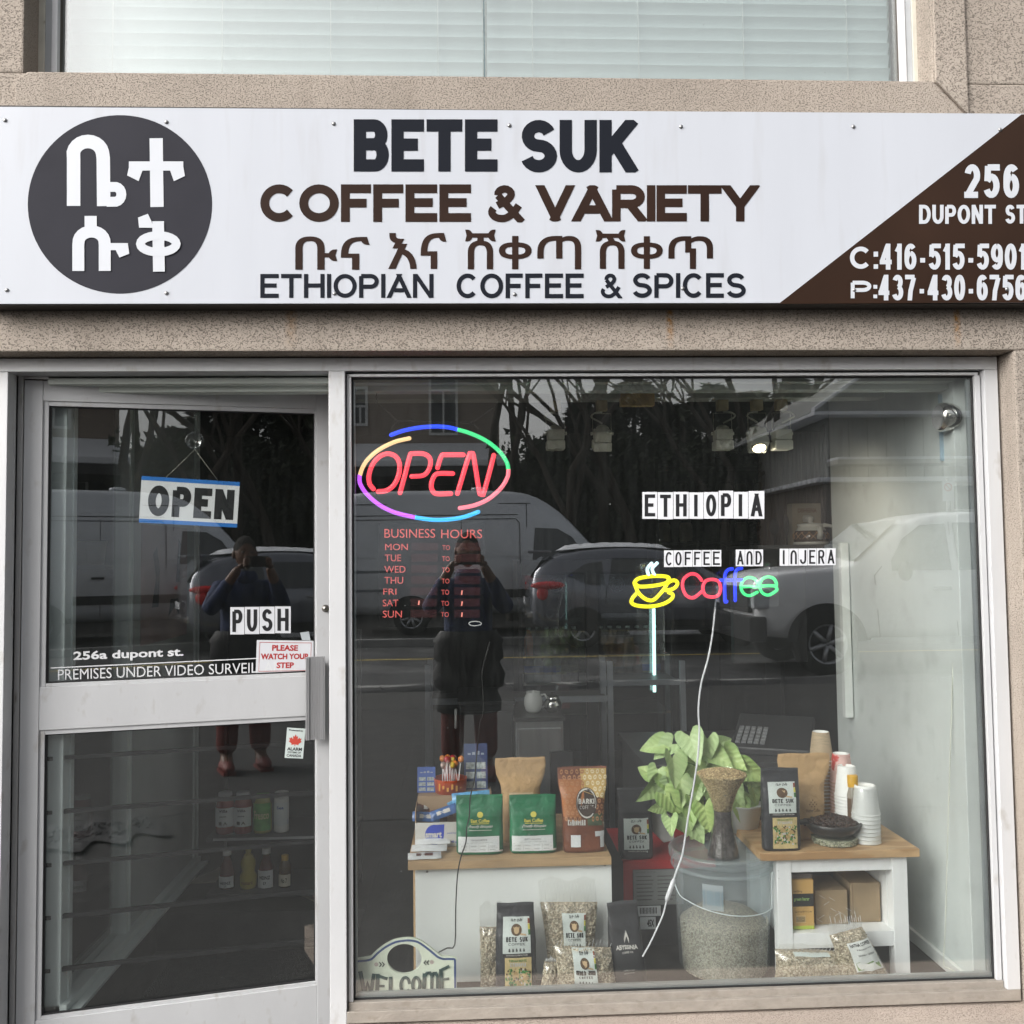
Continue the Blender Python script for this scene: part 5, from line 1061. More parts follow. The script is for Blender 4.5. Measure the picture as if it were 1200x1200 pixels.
# black pouch on red box
RBX = mat('box_red', (.42, .018, .02), .45, var=.08)
a, c = P(730, 1010, .52), P(838, 1010, .52); zR = a.z
t = thing('red_carton', 'red and dark grey shipping carton behind the translucent bucket', 'box', ((a.x + c.x) / 2, .52, FZ), world=True)
MB().box(a.x, c.x, .52, .95, FZ, zR).build('carton', [mat('carton_charcoal', (.05, .05, .053), .6)], t, .003)
MB().box(a.x + .0, c.x, .5155, .5195, zR - .028, zR).build('red_edge', RBX, t); MB().box(a.x, a.x + .035, .5155, .5195, zR - .34, zR - .0285).build('red_edge', RBX, t); MB().box(a.x, c.x, .516, .95, zR + .0003, zR + .003).build('red_top', RBX, t)
F = lambda u, v, j=0: (a.x + .038 + .19 * u, .5190 - .0002 * j, zR - .032 - .13 * (1 - v))
m = MB(); m.poly([F(0, 0), F(1, 0), F(1, 1), F(0, 1)]); il = m.build('info_label', mat('label_grey', (.26, .27, .265), .6), t)
m = MB()
for i in range(7): rectp(m, lambda u, v: F(u, v, 2), (.06, .14 + i * .11, .06 + .3 + .02 * (i % 3), .17 + i * .11)); rectp(m, lambda u, v: F(u, v, 2), (.48, .14 + i * .11, .48 + .3 + .05 * (i % 2), .165 + i * .11))
put_text(m, 'Gross Weight  Net Weight', lambda u, v: F(u, v, 2), (.05, .91, .45, .96), 0, 0, 1); m.build('lettering', mat('print_dim', (.10, .10, .10), .7), il)
m = MB(); F3 = lambda u, v, j=0: (a.x + .05 + .09 * u, .5188 - .0002 * j, zR - .165 - .038 * (1 - v)); m.poly([F3(0, 0), F3(1, 0), F3(1, 1), F3(0, 1)]); F4 = lambda u, v, j=0: (a.x + .06 + .06 * u, .5186 - .0002 * j, zR - .206 - .045 * (1 - v)); m.poly([F4(0, 0), F4(1, 0), F4(1, 1), F4(0, 1)]); bl_ = m.build('barcode_label', LBW, t)
m = MB()
for i in range(16): rectp(m, lambda u, v: F3(u, v, 2), (.12 + i * .045, .25, .12 + i * .045 + (.02 if i % 3 else .034), .85))
put_text(m, '45X', lambda u, v: F4(u, v, 2), (.45, .2, .9, .8), .04, 0, 2); m.build('barcode', BLK, bl_)
b = Bag('coffee_bag', 'dark coffee bag with pale BETE SUK label standing on the red carton', 'coffee bag', 745, 1004, .56, pxw(725, 765, .56), P(745, 924, .56).z - zR, .06, mat('bag_clear_dark', (.045, .046, .05), .25, var=.2, bump=.2, bs=20), zR + .004, seed=6)
lion_label(b, (-.74, .1, .72, .58))
m = MB(); m.prism([P(763, 950, .6), P(775, 949, .6), P(791, 962, .6), P(790, 985, .6), P(778, 988, .6), P(765, 975, .6)][::-1], (0, .06, 0)); tag(m.build('paper_packet', mat('packet_pale', (.48, .50, .49), .6), None, .004), 'crumpled pale paper packet between the dark bag and the plant', 'packet')
# ---- big translucent bucket
bc = Vector((P(846, 1003, .31).x, .315, FZ)); bz = .583
BKT = glass_mat('bucket_plastic', .04, (.93, .96, .97), .0, .25, (.62, .70, .74))
N = BKT.node_tree.nodes; L = BKT.node_tree.links; df = N.new('ShaderNodeBsdfTranslucent'); df.inputs[0].default_value = (.80, .88, .90, 1); d2 = N.new('ShaderNodeBsdfDiffuse'); d2.inputs[0].default_value = (.72, .80, .83, 1)
ms = N.new('ShaderNodeMixShader'); ms.inputs[0].default_value = .6; L.new(df.outputs[0], ms.inputs[1]); L.new(d2.outputs[0], ms.inputs[2])
mo = N.new('ShaderNodeMixShader'); mo.inputs[0].default_value = .235; oo = [n for n in N if n.type == 'OUTPUT_MATERIAL'][0]; pv = oo.inputs[0].links[0].from_socket; L.new(pv, mo.inputs[1]); L.new(ms.outputs[0], mo.inputs[2]); L.new(mo.outputs[0], oo.inputs[0])
bk = thing('plastic_bucket', 'large translucent lidded bucket part filled with coffee beans in the middle of the window', 'bucket', tuple(bc)); hB = bz - FZ; rT, rB = .178, .156
MB().lathe([(rB - .02, .004), (rB, .02), (rT - .010, hB - .06), (rT - .008, hB - .02)], n=56).build('tub', BKT, bk)
MB().lathe([(rT - .004, hB - .062), (rT + .002, hB - .06), (rT + .002, hB - .052), (rT - .006, hB - .05)], n=56).build('rim_band', BKT, bk)
MB().lathe([(rT + .004, hB - .03), (rT + .008, hB - .026), (rT + .009, hB - .004), (rT + .004, hB + .002), (rT - .006, hB + .002), (rT - .014, hB - .012), (rT - .05, hB - .014), (0, hB - .014)], n=56).build('lid', BKT, bk)
GRAN = mat('green_beans', (.52, .45, .34), .7, var=.45, vs=150, bump=1.0, bs=170, detail=2)
hf = hB * .44; MB().lathe([(0, .006), (rB - .012, .008), (rB + .5 * (rT - rB) * .44 - .010, hf - .02), (rT * .6, hf + .012), (0, hf + .03)], n=56).build('bean_fill', GRAN, bk)
def scatter(mb, fn, n, sz, seed, mats=1):
    r = random.Random(seed)
    for _ in range(n):
        p = fn(r.random(), r.random()); rt = Matrix.Rotation(r.uniform(0, 6.3), 3, 'Y') @ Matrix.Rotation(r.uniform(-.8, .8), 3, 'X'); s_ = sz * r.uniform(.8, 1.2)
        v = [rt @ Vector(q) + Vector(p) for q in ((s_, 0, 0), (0, -s_ * .45, 0), (0, 0, s_ * .68), (0, s_ * .45, 0), (0, 0, -s_ * .68), (-s_, 0, 0))]
        mb.add(v, [(0, 1, 2), (0, 4, 1), (5, 2, 1), (5, 1, 4), (0, 2, 3), (0, 3, 4), (5, 3, 2), (5, 4, 3)], r.randrange(mats), True)
BN = [mat('bean_a', (.60, .53, .40), .6, var=.1), mat('bean_b', (.46, .40, .29), .6), mat('bean_c', (.70, .64, .50), .6), mat('bean_d', (.32, .27, .19), .6)]
m = MB(); scatter(m, lambda u, v: ((rB + (rT - rB) * .44 * v - .012) * math.sin(-1.5 + 3 * u), -(rB + (rT - rB) * .44 * v - .012) * math.cos(-1.5 + 3 * u), .01 + (hf - .02) * v), 5200, .0048, 2, 4); tag(m.build('beans', BN, bk), kind='stuff')
F = lambda u, v, j=0: ((rT - .007) * math.sin(u), -(rT - .007) * math.cos(u), v)
m = MB(); m.grid(lambda u, v: F(-.66 + .42 * u, hB - .165 + .085 * v), 6, 1); sl_ = m.build('embossed_plate', mat('plate_frost', (.50, .57, .60), .4, alpha=.6), bk)
m = MB(); F = lambda u, v, j=0: ((rT - .005) * math.sin(u), -(rT - .005) * math.cos(u), v); blk(m, 'PENTANE', F, (-.63, hB - .148, -.27, hB - .10), .14, .18, asp=rT); m.build('lettering', mat('print_frost', (.22, .29, .33), .5), sl_)
HN = mat('handle_plastic', (.66, .72, .73), .35)
pts = [(-(rT + .004), -.03, hB - .10)] + [((rT + .012) * math.sin(-1.35 + 2.15 * q / 10), -(rT + .012) * math.cos(-1.35 + 2.15 * q / 10), hB - .125 - .05 * math.sin(math.pi * min(1, q / 10 * .62 + .0))) for q in range(1, 11)]
e = pts[-1]; pts += [(e[0] + .001, e[1] - .001, hB - .065), (e[0] + .008, e[1] + .01, hB - .052)]
MB().tube(smooth_path(pts[:-2], 3) + pts[-2:], .0018, 7).build('handle', HN, bk)
m = MB(); m.box(rT * .80, rT + .032, -.05, .012, hB - .062, hB - .040); m.box(rT + .016, rT + .022, -.03, -.012, hB - .10, hB - .063); m.build('side_grip', HN, bk, .004)
# ---- hourglass glass of beans on the lid
fz = FZ + hB - .0135; fp = P(851, 1000, .23)
fz = FZ + hB - .0135
ft = thing('waisted_glass', 'waisted glass vase heaped with pale coffee beans standing on the bucket lid', 'vase', (fp.x - .004, .25, fz)); hG = P(846, 905, .25).z - fz
prf = [(.058, 0), (.056, .012), (.046, .05), (.034, hG * .38), (.032, hG * .5), (.036, hG * .62), (.056, hG * .8), (.088, hG * .985), (.090, hG)]
MB().lathe(prf, n=40).build('glass', glass_mat('clear_glass', .06, (.93, .95, .95)), ft)
MB().lathe([(0, .003), (.054, .003), (.051, .012), (.042, .05), (.031, hG * .38), (.029, hG * .5), (.030, hG * .55), (0, hG * .55)], n=32).build('dark_powder', mat('ground_coffee', (.075, .062, .058), .8, var=.5, vs=60, bump=.8, bs=120, spots=((.20, .18, .17), 25, .55, .2)), ft)
MB().lathe([(0, hG * .552), (.031, hG * .552), (.034, hG * .62), (.053, hG * .8), (.083, hG * .975), (.05, hG * 1.02), (0, hG * 1.04)], n=36).build('pale_beans', mat('pale_beans_base', (.40, .30, .16), .8, var=.4, vs=120, bump=1, bs=150), ft)
def fsurf(u, v):
    if v < .72:
        t_ = v / .72; z = hG * (.56 + .42 * t_); 
        for i in range(len(prf) - 1):
            if prf[i][1] <= z <= prf[i + 1][1]: r_ = prf[i][0] + (prf[i + 1][0] - prf[i][0]) * (z - prf[i][1]) / (prf[i + 1][1] - prf[i][1])
        a_ = -1.6 + 3.2 * u; return ((r_ - .0045) * math.sin(a_), -(r_ - .0045) * math.cos(a_), z)
    r_ = .086 * math.sqrt((v - .72) / .28); a_ = 6.283 * u; return (r_ * math.cos(a_), r_ * math.sin(a_), hG * (1.035 - .06 * (r_ / .086) ** 2))
PB = [mat('pale_bean_a', (.74, .58, .32), .6), mat('pale_bean_b', (.58, .44, .22), .6), mat('pale_bean_c', (.38, .27, .14), .6)]
m = MB(); scatter(m, fsurf, 2300, .0042, 4, 3); tag(m.build('beans', PB, ft), kind='stuff')
# ---- right table goods
b = Bag('coffee_bag', 'black coffee bag with BETE SUK and ETHIOPIA labels standing on the right table', 'coffee bag', 915.5, 993, .20, pxw(894, 938, .20), P(915, 900, .20).z - RZ, .055, BGK, RZ + .001, seed=8, wr=.0012,
        prof=[(0, .98, 1), (.03, 1, 1), (.6, 1, .95), (.84, 1, .5), (.93, 1, .12), (1, 1, .08)])
lion_label(b, (-.72, .43, .72, .84)); village_label(b, (-.56, .03, .74, .41))
b = Bag('coffee_pouch', 'kraft coffee pouch with black strip behind the black bag on the right table', 'coffee bag', 944, 985, .33, pxw(913, 975, .33), P(944, 883, .33).z - RZ, .08, KRF, RZ + .001, seed=11, wr=.002,
        prof=[(0, .68, 1), (.05, .70, 1.02), (.4, .70, 1.0), (.62, .72, .75), (.84, .97, .25), (.93, 1, .06), (1, .96, .04)])
F = lambda u, v, j=0: b.fn(u, v, j, .0022)
m = MB(); rectp(m, F, (-.3, .17, .62, .26), 0, 3); sb_ = m.build('black_strip', BLK, b.t); m = MB(); put_text(m, 'Sidamo', lambda u, v: b.fn(u, v, 0, .003), (-.05, .195, .4, .235), .02, 0, 2); m.build('lettering', PWH, sb_)
m = MB(); put_text(m, 'Nativa Coffee', F, (-.15, .33, .62, .37), .01, 0, 2)
for u, v in ((.22, .47), (.12, .445), (.32, .445), (.05, .42), (.22, .42), (.4, .42), (.15, .395), (.3, .395)): m.poly([F(u + .03 * math.cos(q), v + .01 * math.sin(q)) for q in range(6)])
m.build('lettering', PBR, b.t)
# cups
CUPW = mat('cup_white', (.76, .77, .75), .5, var=.02); CUPK = mat('cup_kraft', (.40, .31, .20), .75, var=.15, vs=30, stretch=(1, 1, 6)); CUPR = mat('cup_red_print', (.62, .40, .36), .55, var=.3, vs=26, spots=((.55, .06, .05), 22, .55, .05)); CUPS = mat('cup_stripe', (.34, .22, .14), .6)
def cups(px, pt, Y, col_, lbl, group, top_only=False, rt=.031, rm=.044, hc=.105, stp=.011, ribs=False, rim=CUPW):
    ztop = P(px, pt, Y).z; x = P(px, pt, Y).x; base = None; n = max(1, int((ztop - hc - RZ) / stp) + 1); dz = (ztop - hc - RZ) / max(1, n - 1)
    for i in range(n):
        z = RZ + .001 + i * dz
        if base is None:
            t = thing('paper_cup', lbl + ' stack', 'cup', (x, Y, z), 0, group); base = t
            MB().lathe([(rm, .003), (rm * .99, .0035)] + ([(rm - (rm - rt) * q / 12 + (.0009 if q % 2 else -.0004), .004 + (hc - .006) * q / 12) for q in range(1, 12)] if ribs else []) + [(rt, hc - .003), (rt - .002, hc)], n=24).build('cup', col_, t)
            MB().lathe([(rt - .0022, hc), (rt - .004, hc - .001), (rt - .005, hc - .007), (0, hc - .007)], n=24).build('cup_base', CUPW, t)
            MB().tube([(rm * math.cos(q * .2618), rm * math.sin(q * .2618), .002) for q in range(24)], .0021, 5, closed=True).build('rim', rim, t)
        else: t = copy_tree(base); t.location = (x, Y, z)
        t.location.x += rnd.uniform(-.0006, .0006)
        if i == n - 1: t['label'] = 'topmost ' + lbl + ' stack'; del t['group']
        else: t['label'] = 'nested ' + lbl + ' stack'
    return n
cups(961.5, 857.5, .44, CUPK, 'kraft cup in the tall left', 'kraft cups stacked behind the kraft pouch', stp=.0125)
cups(985.5, 883, .38, CUPR, 'red printed cup in the striped middle', 'red printed cups in the middle stack', stp=.012, rim=CUPS)
cups(992, 897.5, .32, CUPW, 'white cup in the stack behind the yellow capped bottle,', 'white cups behind the yellow capped bottle', stp=.011)
cups(1013.5, 920, .255, CUPW, 'white ribbed cup in the front right', 'white ribbed cups in the front right stack', hc=.100, stp=.0125, rt=.036, rm=.048, ribs=True)
p = P(1015, 985, .255); t = thing('cup_sleeve', 'clear plastic sleeve round the front right cup stack', 'sleeve', (p.x, .255, RZ + .001))
MB().lathe([(.0505, 0), (.050, .08), (.046, .18), (.043, .19)], n=26).build('film', glass_mat('clear_film', .10, (.95, .96, .96), 0, .12), t)
# yellow capped bottle
p = P(998.5, 955, .30); zc0 = P(998.5, 907, .30).z - RZ
t = thing('oil_bottle', 'small clear bottle with yellow cap between the cup stacks', 'bottle', (p.x - .001, .285, RZ + .001))
MB().lathe([(0, 0), (.022, 0), (.024, .008), (.024, zc0 - .07), (.017, zc0 - .045), (.016, zc0 - .04)], n=20).build('body', mat('clear_amber', (.34, .30, .24), .12, alpha=.75), t)
MB().lathe([(.019, zc0 - .042), (.019, zc0 - .004), (.017, zc0), (0, zc0)], n=20).build('cap', mat('cap_gold', (.60, .34, .02), .35, var=.05), t)
m = MB(); m.grid(lambda u, v: (.0247 * math.sin(-1.3 + 2 * u), -.0247 * math.cos(-1.3 + 2 * u), .02 + (zc0 - .10) * v), 8, 1); m.build('label', PBR, t)
# black clay bowl of roasted beans on seed tray
p = P(978, 985, .245); t = thing('clay_bowl', 'black clay roasting pan with lugs heaped with roasted coffee beans', 'bowl', (p.x, .262, RZ + .022))
CLY = mat('black_clay', (.022, .021, .021), .35, bump=.2, bs=60)
bo_ = MB(); bo_.lathe([(0, 0), (.05, .002), (.075, .014), (.094, .038), (.099, .052), (.094, .054), (.08, .036), (0, .03)], n=40); bo_.build('bowl', CLY, t)
m = MB()
m.ell((.108, -.01, .05), (.022, .016, .008), 12, 6); m.build('lug', CLY, t); m = MB(); m.ell((-.108, -.01, .052), (.022, .016, .009), 12, 6); m.build('lug', CLY, t)
RBN = [mat('roast_a', (.035, .018, .012), .25), mat('roast_b', (.055, .028, .018), .22), mat('roast_c', (.02, .012, .010), .3)]
m = MB(); m.lathe([(.088, .048), (.06, .056), (0, .062)], n=30, m=0); r_ = random.Random(5)
for _ in range(620):
    rr = .088 * math.sqrt(r_.random()); a_ = r_.uniform(0, 6.283); z = .064 - .014 * (rr / .088) ** 2 + r_.uniform(-.002, .003)
    rt_ = Matrix.Rotation(r_.uniform(0, 6.3), 3, 'Z') @ Matrix.Rotation(r_.uniform(-.7, .7), 3, 'X'); m.ell((rr * math.cos(a_), rr * math.sin(a_), z), (.0062, .0042, .0032), 6, 4, r_.randrange(3), rt_)
tag(m.build('roasted_beans', RBN, t), kind='stuff')
t = thing('seed_dish', 'shallow glass dish of green coffee seeds under the clay pan', 'dish', (p.x + .004, .262, RZ + .001))
MB().lathe([(0, 0), (.072, 0), (.076, .004), (.078, .021), (.070, .021), (0, .02)], n=36).build('dish', mat('seed_base', (.20, .21, .15), .4, var=.4, vs=90), t)
m = MB(); scatter(m, lambda u, v: (.0785 * math.sin(-1.5 + 3 * u), -.0785 * math.cos(-1.5 + 3 * u), .003 + .018 * v), 420, .0042, 7, 3); tag(m.build('seeds', [mat('seed_a', (.36, .38, .26), .5), mat('seed_b', (.16, .17, .11), .5), mat('seed_c', (.5, .5, .38), .5)], t), kind='stuff')
# tissue
p = P(972, 955, .36); m = MB(); r_ = random.Random(2)
m.grid(lambda u, v: (p.x + (u - .5) * (.09 - .05 * v) + r_.uniform(-.004, .004), .33 + r_.uniform(-.008, .008), RZ + .002 + v * .085 * (1 - abs(u - .45) * 1.1)), 8, 8); m.grid(lambda u, v: (p.x + (u - .5) * (.09 - .05 * v), .345 + r_.uniform(-.008, .008), RZ + .002 + v * .08 * (1 - abs(u - .45) * 1.1)), 8, 8)
tag(m.build('tissue', mat('tissue_white', (.72, .74, .74), .8), None), 'crumpled white tissue behind the clay pan', 'tissue')
# boxes on the shelf
sh = zr2
t = thing('tea_box', 'amber box with black band and barcode at the left end of the shelf', 'box', (P(941, 1075, .215).x, .215, sh), world=True)
AMB = mat('box_amber', (.58, .36, .12), .6, var=.05); a, c = P(929.5, 1075, .215), P(954, 1075, .215); z0 = sh + .001; zt_ = P(941, 1031, .215).z
h_ = zt_ - z0; MB().box(a.x, c.x, .215, .36, z0, zt_).build('carton', AMB, t, .001); F = lambda u, v, j=0: (a.x + (c.x - a.x) * u, .2144 - .0002 * j, z0 + h_ * v)
m = MB(); rectp(m, F, (.0, .46, 1, .72)); bb = m.build('black_band', BLK, t); m = MB(); put_text(m, 'green harar', lambda u, v: F(u, v, 3), (.05, .56, .8, .65), .02, 0, 2); m.build('lettering', mat('print_lime', (.3, .5, .15), .6), bb)
m = MB(); rectp(m, F, (0, 0, 1, .07)); m.build('lime_edge', mat('print_lime2', (.45, .55, .08), .6), t)
m = MB(); rectp(m, F, (.12, .13, .6, .28)); bb = m.build('barcode_field', mat('field_amber', (.62, .44, .2), .6), t); m = MB()
for i in range(12): rectp(m, lambda u, v: F(u, v, 3), (.15 + i * .036, .15, .165 + i * .036, .26))
put_text(m, 'arabica', F, (.1, .34, .9, .38), 0, 0, 1); put_text(m, 'net 250 g', F, (.05, .74, .45, .79), .02, 0, 1); m.build('barcode', BLK, bb)
o = MB().box(a.x, c.x - .002, .225, .36, zt_ + .0005, P(941, 1024, .225).z).build('carton_slim', mat('box_grey', (.16, .14, .13), .6), None, .001); tag(o, 'slim grey carton lying on top of the amber box on the shelf', 'box')
for (q0, q1, pt, Y, lb) in ((955.5, 993.5, 1040, .25, 'low kraft box wrapped in cellophane in the middle of the shelf'), (997, 1032, 1031, .26, 'taller plain kraft box at the right end of the shelf')):
    a, c = P(q0, 1068, Y), P(q1, 1068, Y); t = thing('kraft_box', lb, 'box', ((a.x + c.x) / 2, Y, sh), world=True); zt_ = P(q0, pt + 4, Y).z
    MB().box(a.x, c.x, Y, Y + .16, sh + .001, zt_).build('box', mat('kraft_box', (.30, .22, .13), .75, var=.12, vs=12), t, .002)
    if pt == 1040:
        m = MB(); r_ = random.Random(1)
        for _ in range(9): x, z = r_.uniform(a.x, c.x), r_.uniform(sh + .02, zt_); d = r_.choice((-1, 1)) * .02; m.tube([(x, Y - .0022, z), (x + abs(d), Y - .0022, z + d * .6)], .0007, 4)
        m.build('film_crease', mat('film_glint', (.62, .6, .55), .2), t)
    else: MB().box(a.x + .008, a.x + .009, Y - .0008, Y - .0001, sh + .002, zt_ - .001).build('fold_line', PBR, t)
# ---- bean bags on the floor (clear film)
FILM = glass_mat('bag_film', .10, (.97, .97, .96), 0, .18)
def clearbag(label, corners, Y, thick, seed, n=900, lab=None, floorz=None, name='bean_bag', tilt=0, mouth=.08):
    """corners in pixels: bl, br, tr, tl (of the filled part)"""
    bl_, br, tr, tl = [P(*q, Y) for q in corners]; c = (bl_ + br) / 2; t = thing(name, label, 'bean bag', (c.x, Y, min(bl_.z, br.z)), world=True); r = random.Random(seed)
    def base(u, v):
        p = bl_.lerp(br, u).lerp(tl.lerp(tr, u), v); e = max(0, 1 - abs(2 * u - 1) ** 2.6) ** .5 * max(0, 1 - abs(2 * v - 1) ** 2.8) ** .5
        sq = 1 - .05 * math.sin(math.pi * v); p = Vector((c.x + (p.x - c.x) * sq, p.y, p.z)); return p, e
    def front(u, v, lift=0): p, e = base(u, v); return Vector((p.x, Y - thick / 2 * e - lift + .0025 * math.sin(u * 19 + seed) * math.sin(v * 15), p.z))
    def back(u, v): p, e = base(1 - u, v); return Vector((p.x, Y + thick / 2 * e, p.z))
    m = MB(); m.grid(front, 20, 20); m.grid(back, 12, 12); m.build('bean_fill', GRAN, t)
    m = MB(); scatter(m, lambda u, v: front(.02 + .96 * u, .02 + .96 * v, .001), n, .0056, seed, 4); tag(m.build('beans', BN, t), kind='stuff')
    m = MB(); m.grid(lambda u, v: front(-.015 + 1.03 * min(1, max(0, u)), v, .0065) if 0 <= v <= 1 else front(u, v), 16, 16)
    up = (tl - bl_).normalized()
    m.grid(lambda u, v: tl.lerp(tr, u) + Vector((0, -.004 + .004 * math.sin(u * 30 + v * 8), 0)) + up * (mouth * v * (1 - .1 * math.sin(u * 11 + seed))), 18, 5)
    m.build('film', FILM, t)
    m = MB()
    for q in range(16):
        u = (q + .5) / 16; m.tube([tl.lerp(tr, u) + Vector((0, -.010, 0)) + up * mouth * .1, tl.lerp(tr, min(1, u + .03)) + Vector((0, -.010, 0)) + up * mouth * r.uniform(.5, .95)], .0008, 4)
    m.build('film_crease', mat('film_white', (.66, .68, .68), .3), t)
    class B: pass
    o = B(); o.t = t; o.seed = seed; o.fn = lambda u, v, j=0, lift=.0012: front((u + 1) / 2, v, lift + .0085 + .00012 * j)
    o.label = lambda rect, mt, lift=.0012, nm='label', n=8: MB().grid(lambda u, v: o.fn(rect[0] + (rect[2] - rect[0]) * u, rect[1] + (rect[3] - rect[1]) * v, 0, lift), n, n).build(nm, mt, t)
    return o
o1 = clearbag('clear bag of green coffee beans cut off behind the black bag, far left', ((563, 1158), (588, 1158), (588, 1086), (562, 1086)), .16, .05, 1, 500)
o2 = clearbag('upper clear bag of coffee beans with BETE SUK label, standing upright', ((643, 1150), (697, 1150), (700, 1057), (633, 1057)), .20, .06, 2, 1500)
lion_label(o2, (-.30, .42, .56, .90))
o3 = clearbag('lower clear bag of coffee beans with BETE SUK label, slumped in front', ((650, 1163), (726, 1163), (716, 1110), (650, 1108)), .12, .07, 3, 1400, mouth=.03)
lion_label(o3, (-.42, .18, .36, 1.0))
o4 = clearbag('small tied bag of coffee beans beside the slumped bag', ((632, 1164), (655, 1164), (652, 1126), (638, 1126)), .13, .05, 4, 350, mouth=.02)
b = Bag('coffee_bag', 'black coffee bag with BETE SUK and village labels on the floor before the white panel', 'coffee bag', 605, 1161, .14, pxw(582, 630, .14), P(605, 1058, .14).z - FZ, .06, BGK, FZ + .001, seed=12, wr=.0012,
        prof=[(0, .98, 1), (.03, 1, 1), (.6, .98, .95), (.84, .92, .5), (.93, .9, .12), (1, .9, .08)])
lion_label(b, (-.66, .47, .72, .87)); village_label(b, (-.56, .02, .74, .46))
ABK = mat('bag_black_matte', (.024, .025, .028), .5, var=.2, bump=.3, bs=18)
b = Bag('coffee_bag', 'black foil bag reading ABYSSINIA with tan foot leaning beside the bean bags', 'coffee bag', 737, 1156, .15, pxw(715, 760, .15), P(733, 1056, .15).z - FZ, .07, ABK, FZ + .001, seed=14, wr=.003,
        prof=[(0, 1.0, 1), (.04, 1.02, 1.05), (.4, .92, 1.0), (.7, .84, .6), (.9, .78, .15), (1, .80, .05)], rz=0)
b.t.rotation_euler = (0, R(-3.5), 0)
m = MB(); F = lambda u, v, j=0: b.fn(u, v, j, .002)
put_text(m, 'ABYSSINIA', F, (-.62, .515, .62, .56), .04, 0, 3); put_text(m, 'COFFEE CO.', F, (-.3, .475, .35, .495), .02, 0, 2); put_text(m, 'DARK ROAST', F, (-.28, .29, .32, .305), 0, 0, 1); put_text(m, 'whole bean', F, (-.28, .26, .3, .275), 0, 0, 1)
for qd in stroke2([(-.12, .60), (.03, .68), (.16, .60)], .05): m.poly([F(*p_) for p_ in qd])
m.build('lettering', PWH, b.t)
m = MB(); m.grid(lambda u, v: b.fn(-.92 + 1.84 * u, .005 + (.12 + .05 * math.sin(u * 5 + 1)) * v, 0, .0012), 12, 5); m.build('tan_foot', mat('foot_tan', (.40, .31, .19), .5, var=.3, vs=10), b.t)
o5 = clearbag('plump bean bag lying flat under the side table', ((906, 1153), (1003, 1153), (982, 1114), (908, 1112)), .16, .10, 7, 1500, mouth=.02)
lb5 = o5.label((-.5, .93, .62, .995), LBL)
o6 = clearbag('tilted clear bean bag with white and green NATNA COFFEE label against the side table', ((987, 1156), (1047, 1152), (1010, 1086), (972, 1096)), .13, .06, 8, 1300, mouth=.07)
r6 = (-.38, .34, .93, .86); l6 = o6.label(r6, mat('label_white3', (.74, .77, .74), .5)); F = lambda u, v, j=0: o6.fn(r6[0] + (r6[2] - r6[0]) * u, r6[1] + (r6[3] - r6[1]) * v, j, .0022)
m = MB(); put_text(m, 'NATNA COFFEE', F, (.08, .84, .95, .95), .03, 0, 2); put_text(m, 'PREMIUM', F, (.3, .70, .9, .76), 0, 0, 1); put_text(m, 'SIDAMO GREEN', F, (.25, .52, .92, .58), .01, 0, 1); m.build('lettering', BLK, l6)
m = MB(); m.poly([F(.06, .05), F(.94, .05), F(.94, .22), F(.7, .32), (F(.45, .26)), F(.2, .36), F(.06, .3)]); m.build('hill_print', mat('hill_green', (.22, .36, .13), .6, var=.2), l6)
# ---- plant
POT = mat('pot_white', (.62, .64, .63), .4); pp = P(885, 985, .46)
pt_ = thing('potted_plant', 'lush syngonium plant with pale green arrowhead leaves behind the bucket', 'plant', (P(835, 985, .5).x, .50, RZ - .02))
m = MB(); m.lathe([(0, 0), (.05, 0), (.075, .10), (.08, .105), (.072, .105), (0, .09)], (.115, -.02, .0), 8); m.build('pot', POT, pt_)
MB().box(.03, .30, -.02, .08, -.02, -.001).build('pot_stand', OAK, pt_)
LM = bpy.data.materials.new('syngonium_leaf'); LM.use_nodes = True; N = LM.node_tree.nodes; L = LM.node_tree.links; bb = N['Principled BSDF']; bb.inputs['Roughness'].default_value = .42
tc = N.new('ShaderNodeTexCoord'); sp_ = N.new('ShaderNodeSeparateXYZ'); L.new(tc.outputs['Object'], sp_.inputs[0])
def mth(op, a_, b_=None, c_=None):
    n = N.new('ShaderNodeMath'); n.operation = op
    for i, q in enumerate((a_, b_, c_)):
        if q is None: continue
        if isinstance(q, (int, float)): n.inputs[i].default_value = q
        else: L.new(q, n.inputs[i])
    return n.outputs[0]
ax = mth('ABSOLUTE', sp_.outputs[0]); ph = mth('MULTIPLY', mth('SUBTRACT', sp_.outputs[1], mth('MULTIPLY', ax, .9)), 260.0); wv = mth('SINE', ph); vn = mth('GREATER_THAN', wv, .82); mid = mth('LESS_THAN', ax, .0016)
vein = mth('MAXIMUM', vn, mid); nz = N.new('ShaderNodeTexNoise'); nz.inputs['Scale'].default_value = 45; L.new(tc.outputs['Object'], nz.inputs[0])
oi = N.new('ShaderNodeObjectInfo'); edge = mth('MULTIPLY', ax, 22.0)
m1 = N.new('ShaderNodeMix'); m1.data_type = 'RGBA'; m1.inputs[6].default_value = (.60, .72, .28, 1); m1.inputs[7].default_value = (.22, .40, .08, 1); L.new(mth('MULTIPLY', mth('ADD', edge, nz.outputs[0]), .55), m1.inputs[0]); m1.clamp_factor = True
m3 = N.new('ShaderNodeMix'); m3.data_type = 'RGBA'; L.new(mth('MULTIPLY', oi.outputs['Random'], .75), m3.inputs[0]); L.new(m1.outputs[2], m3.inputs[6]); m3.inputs[7].default_value = (.46, .60, .33, 1)
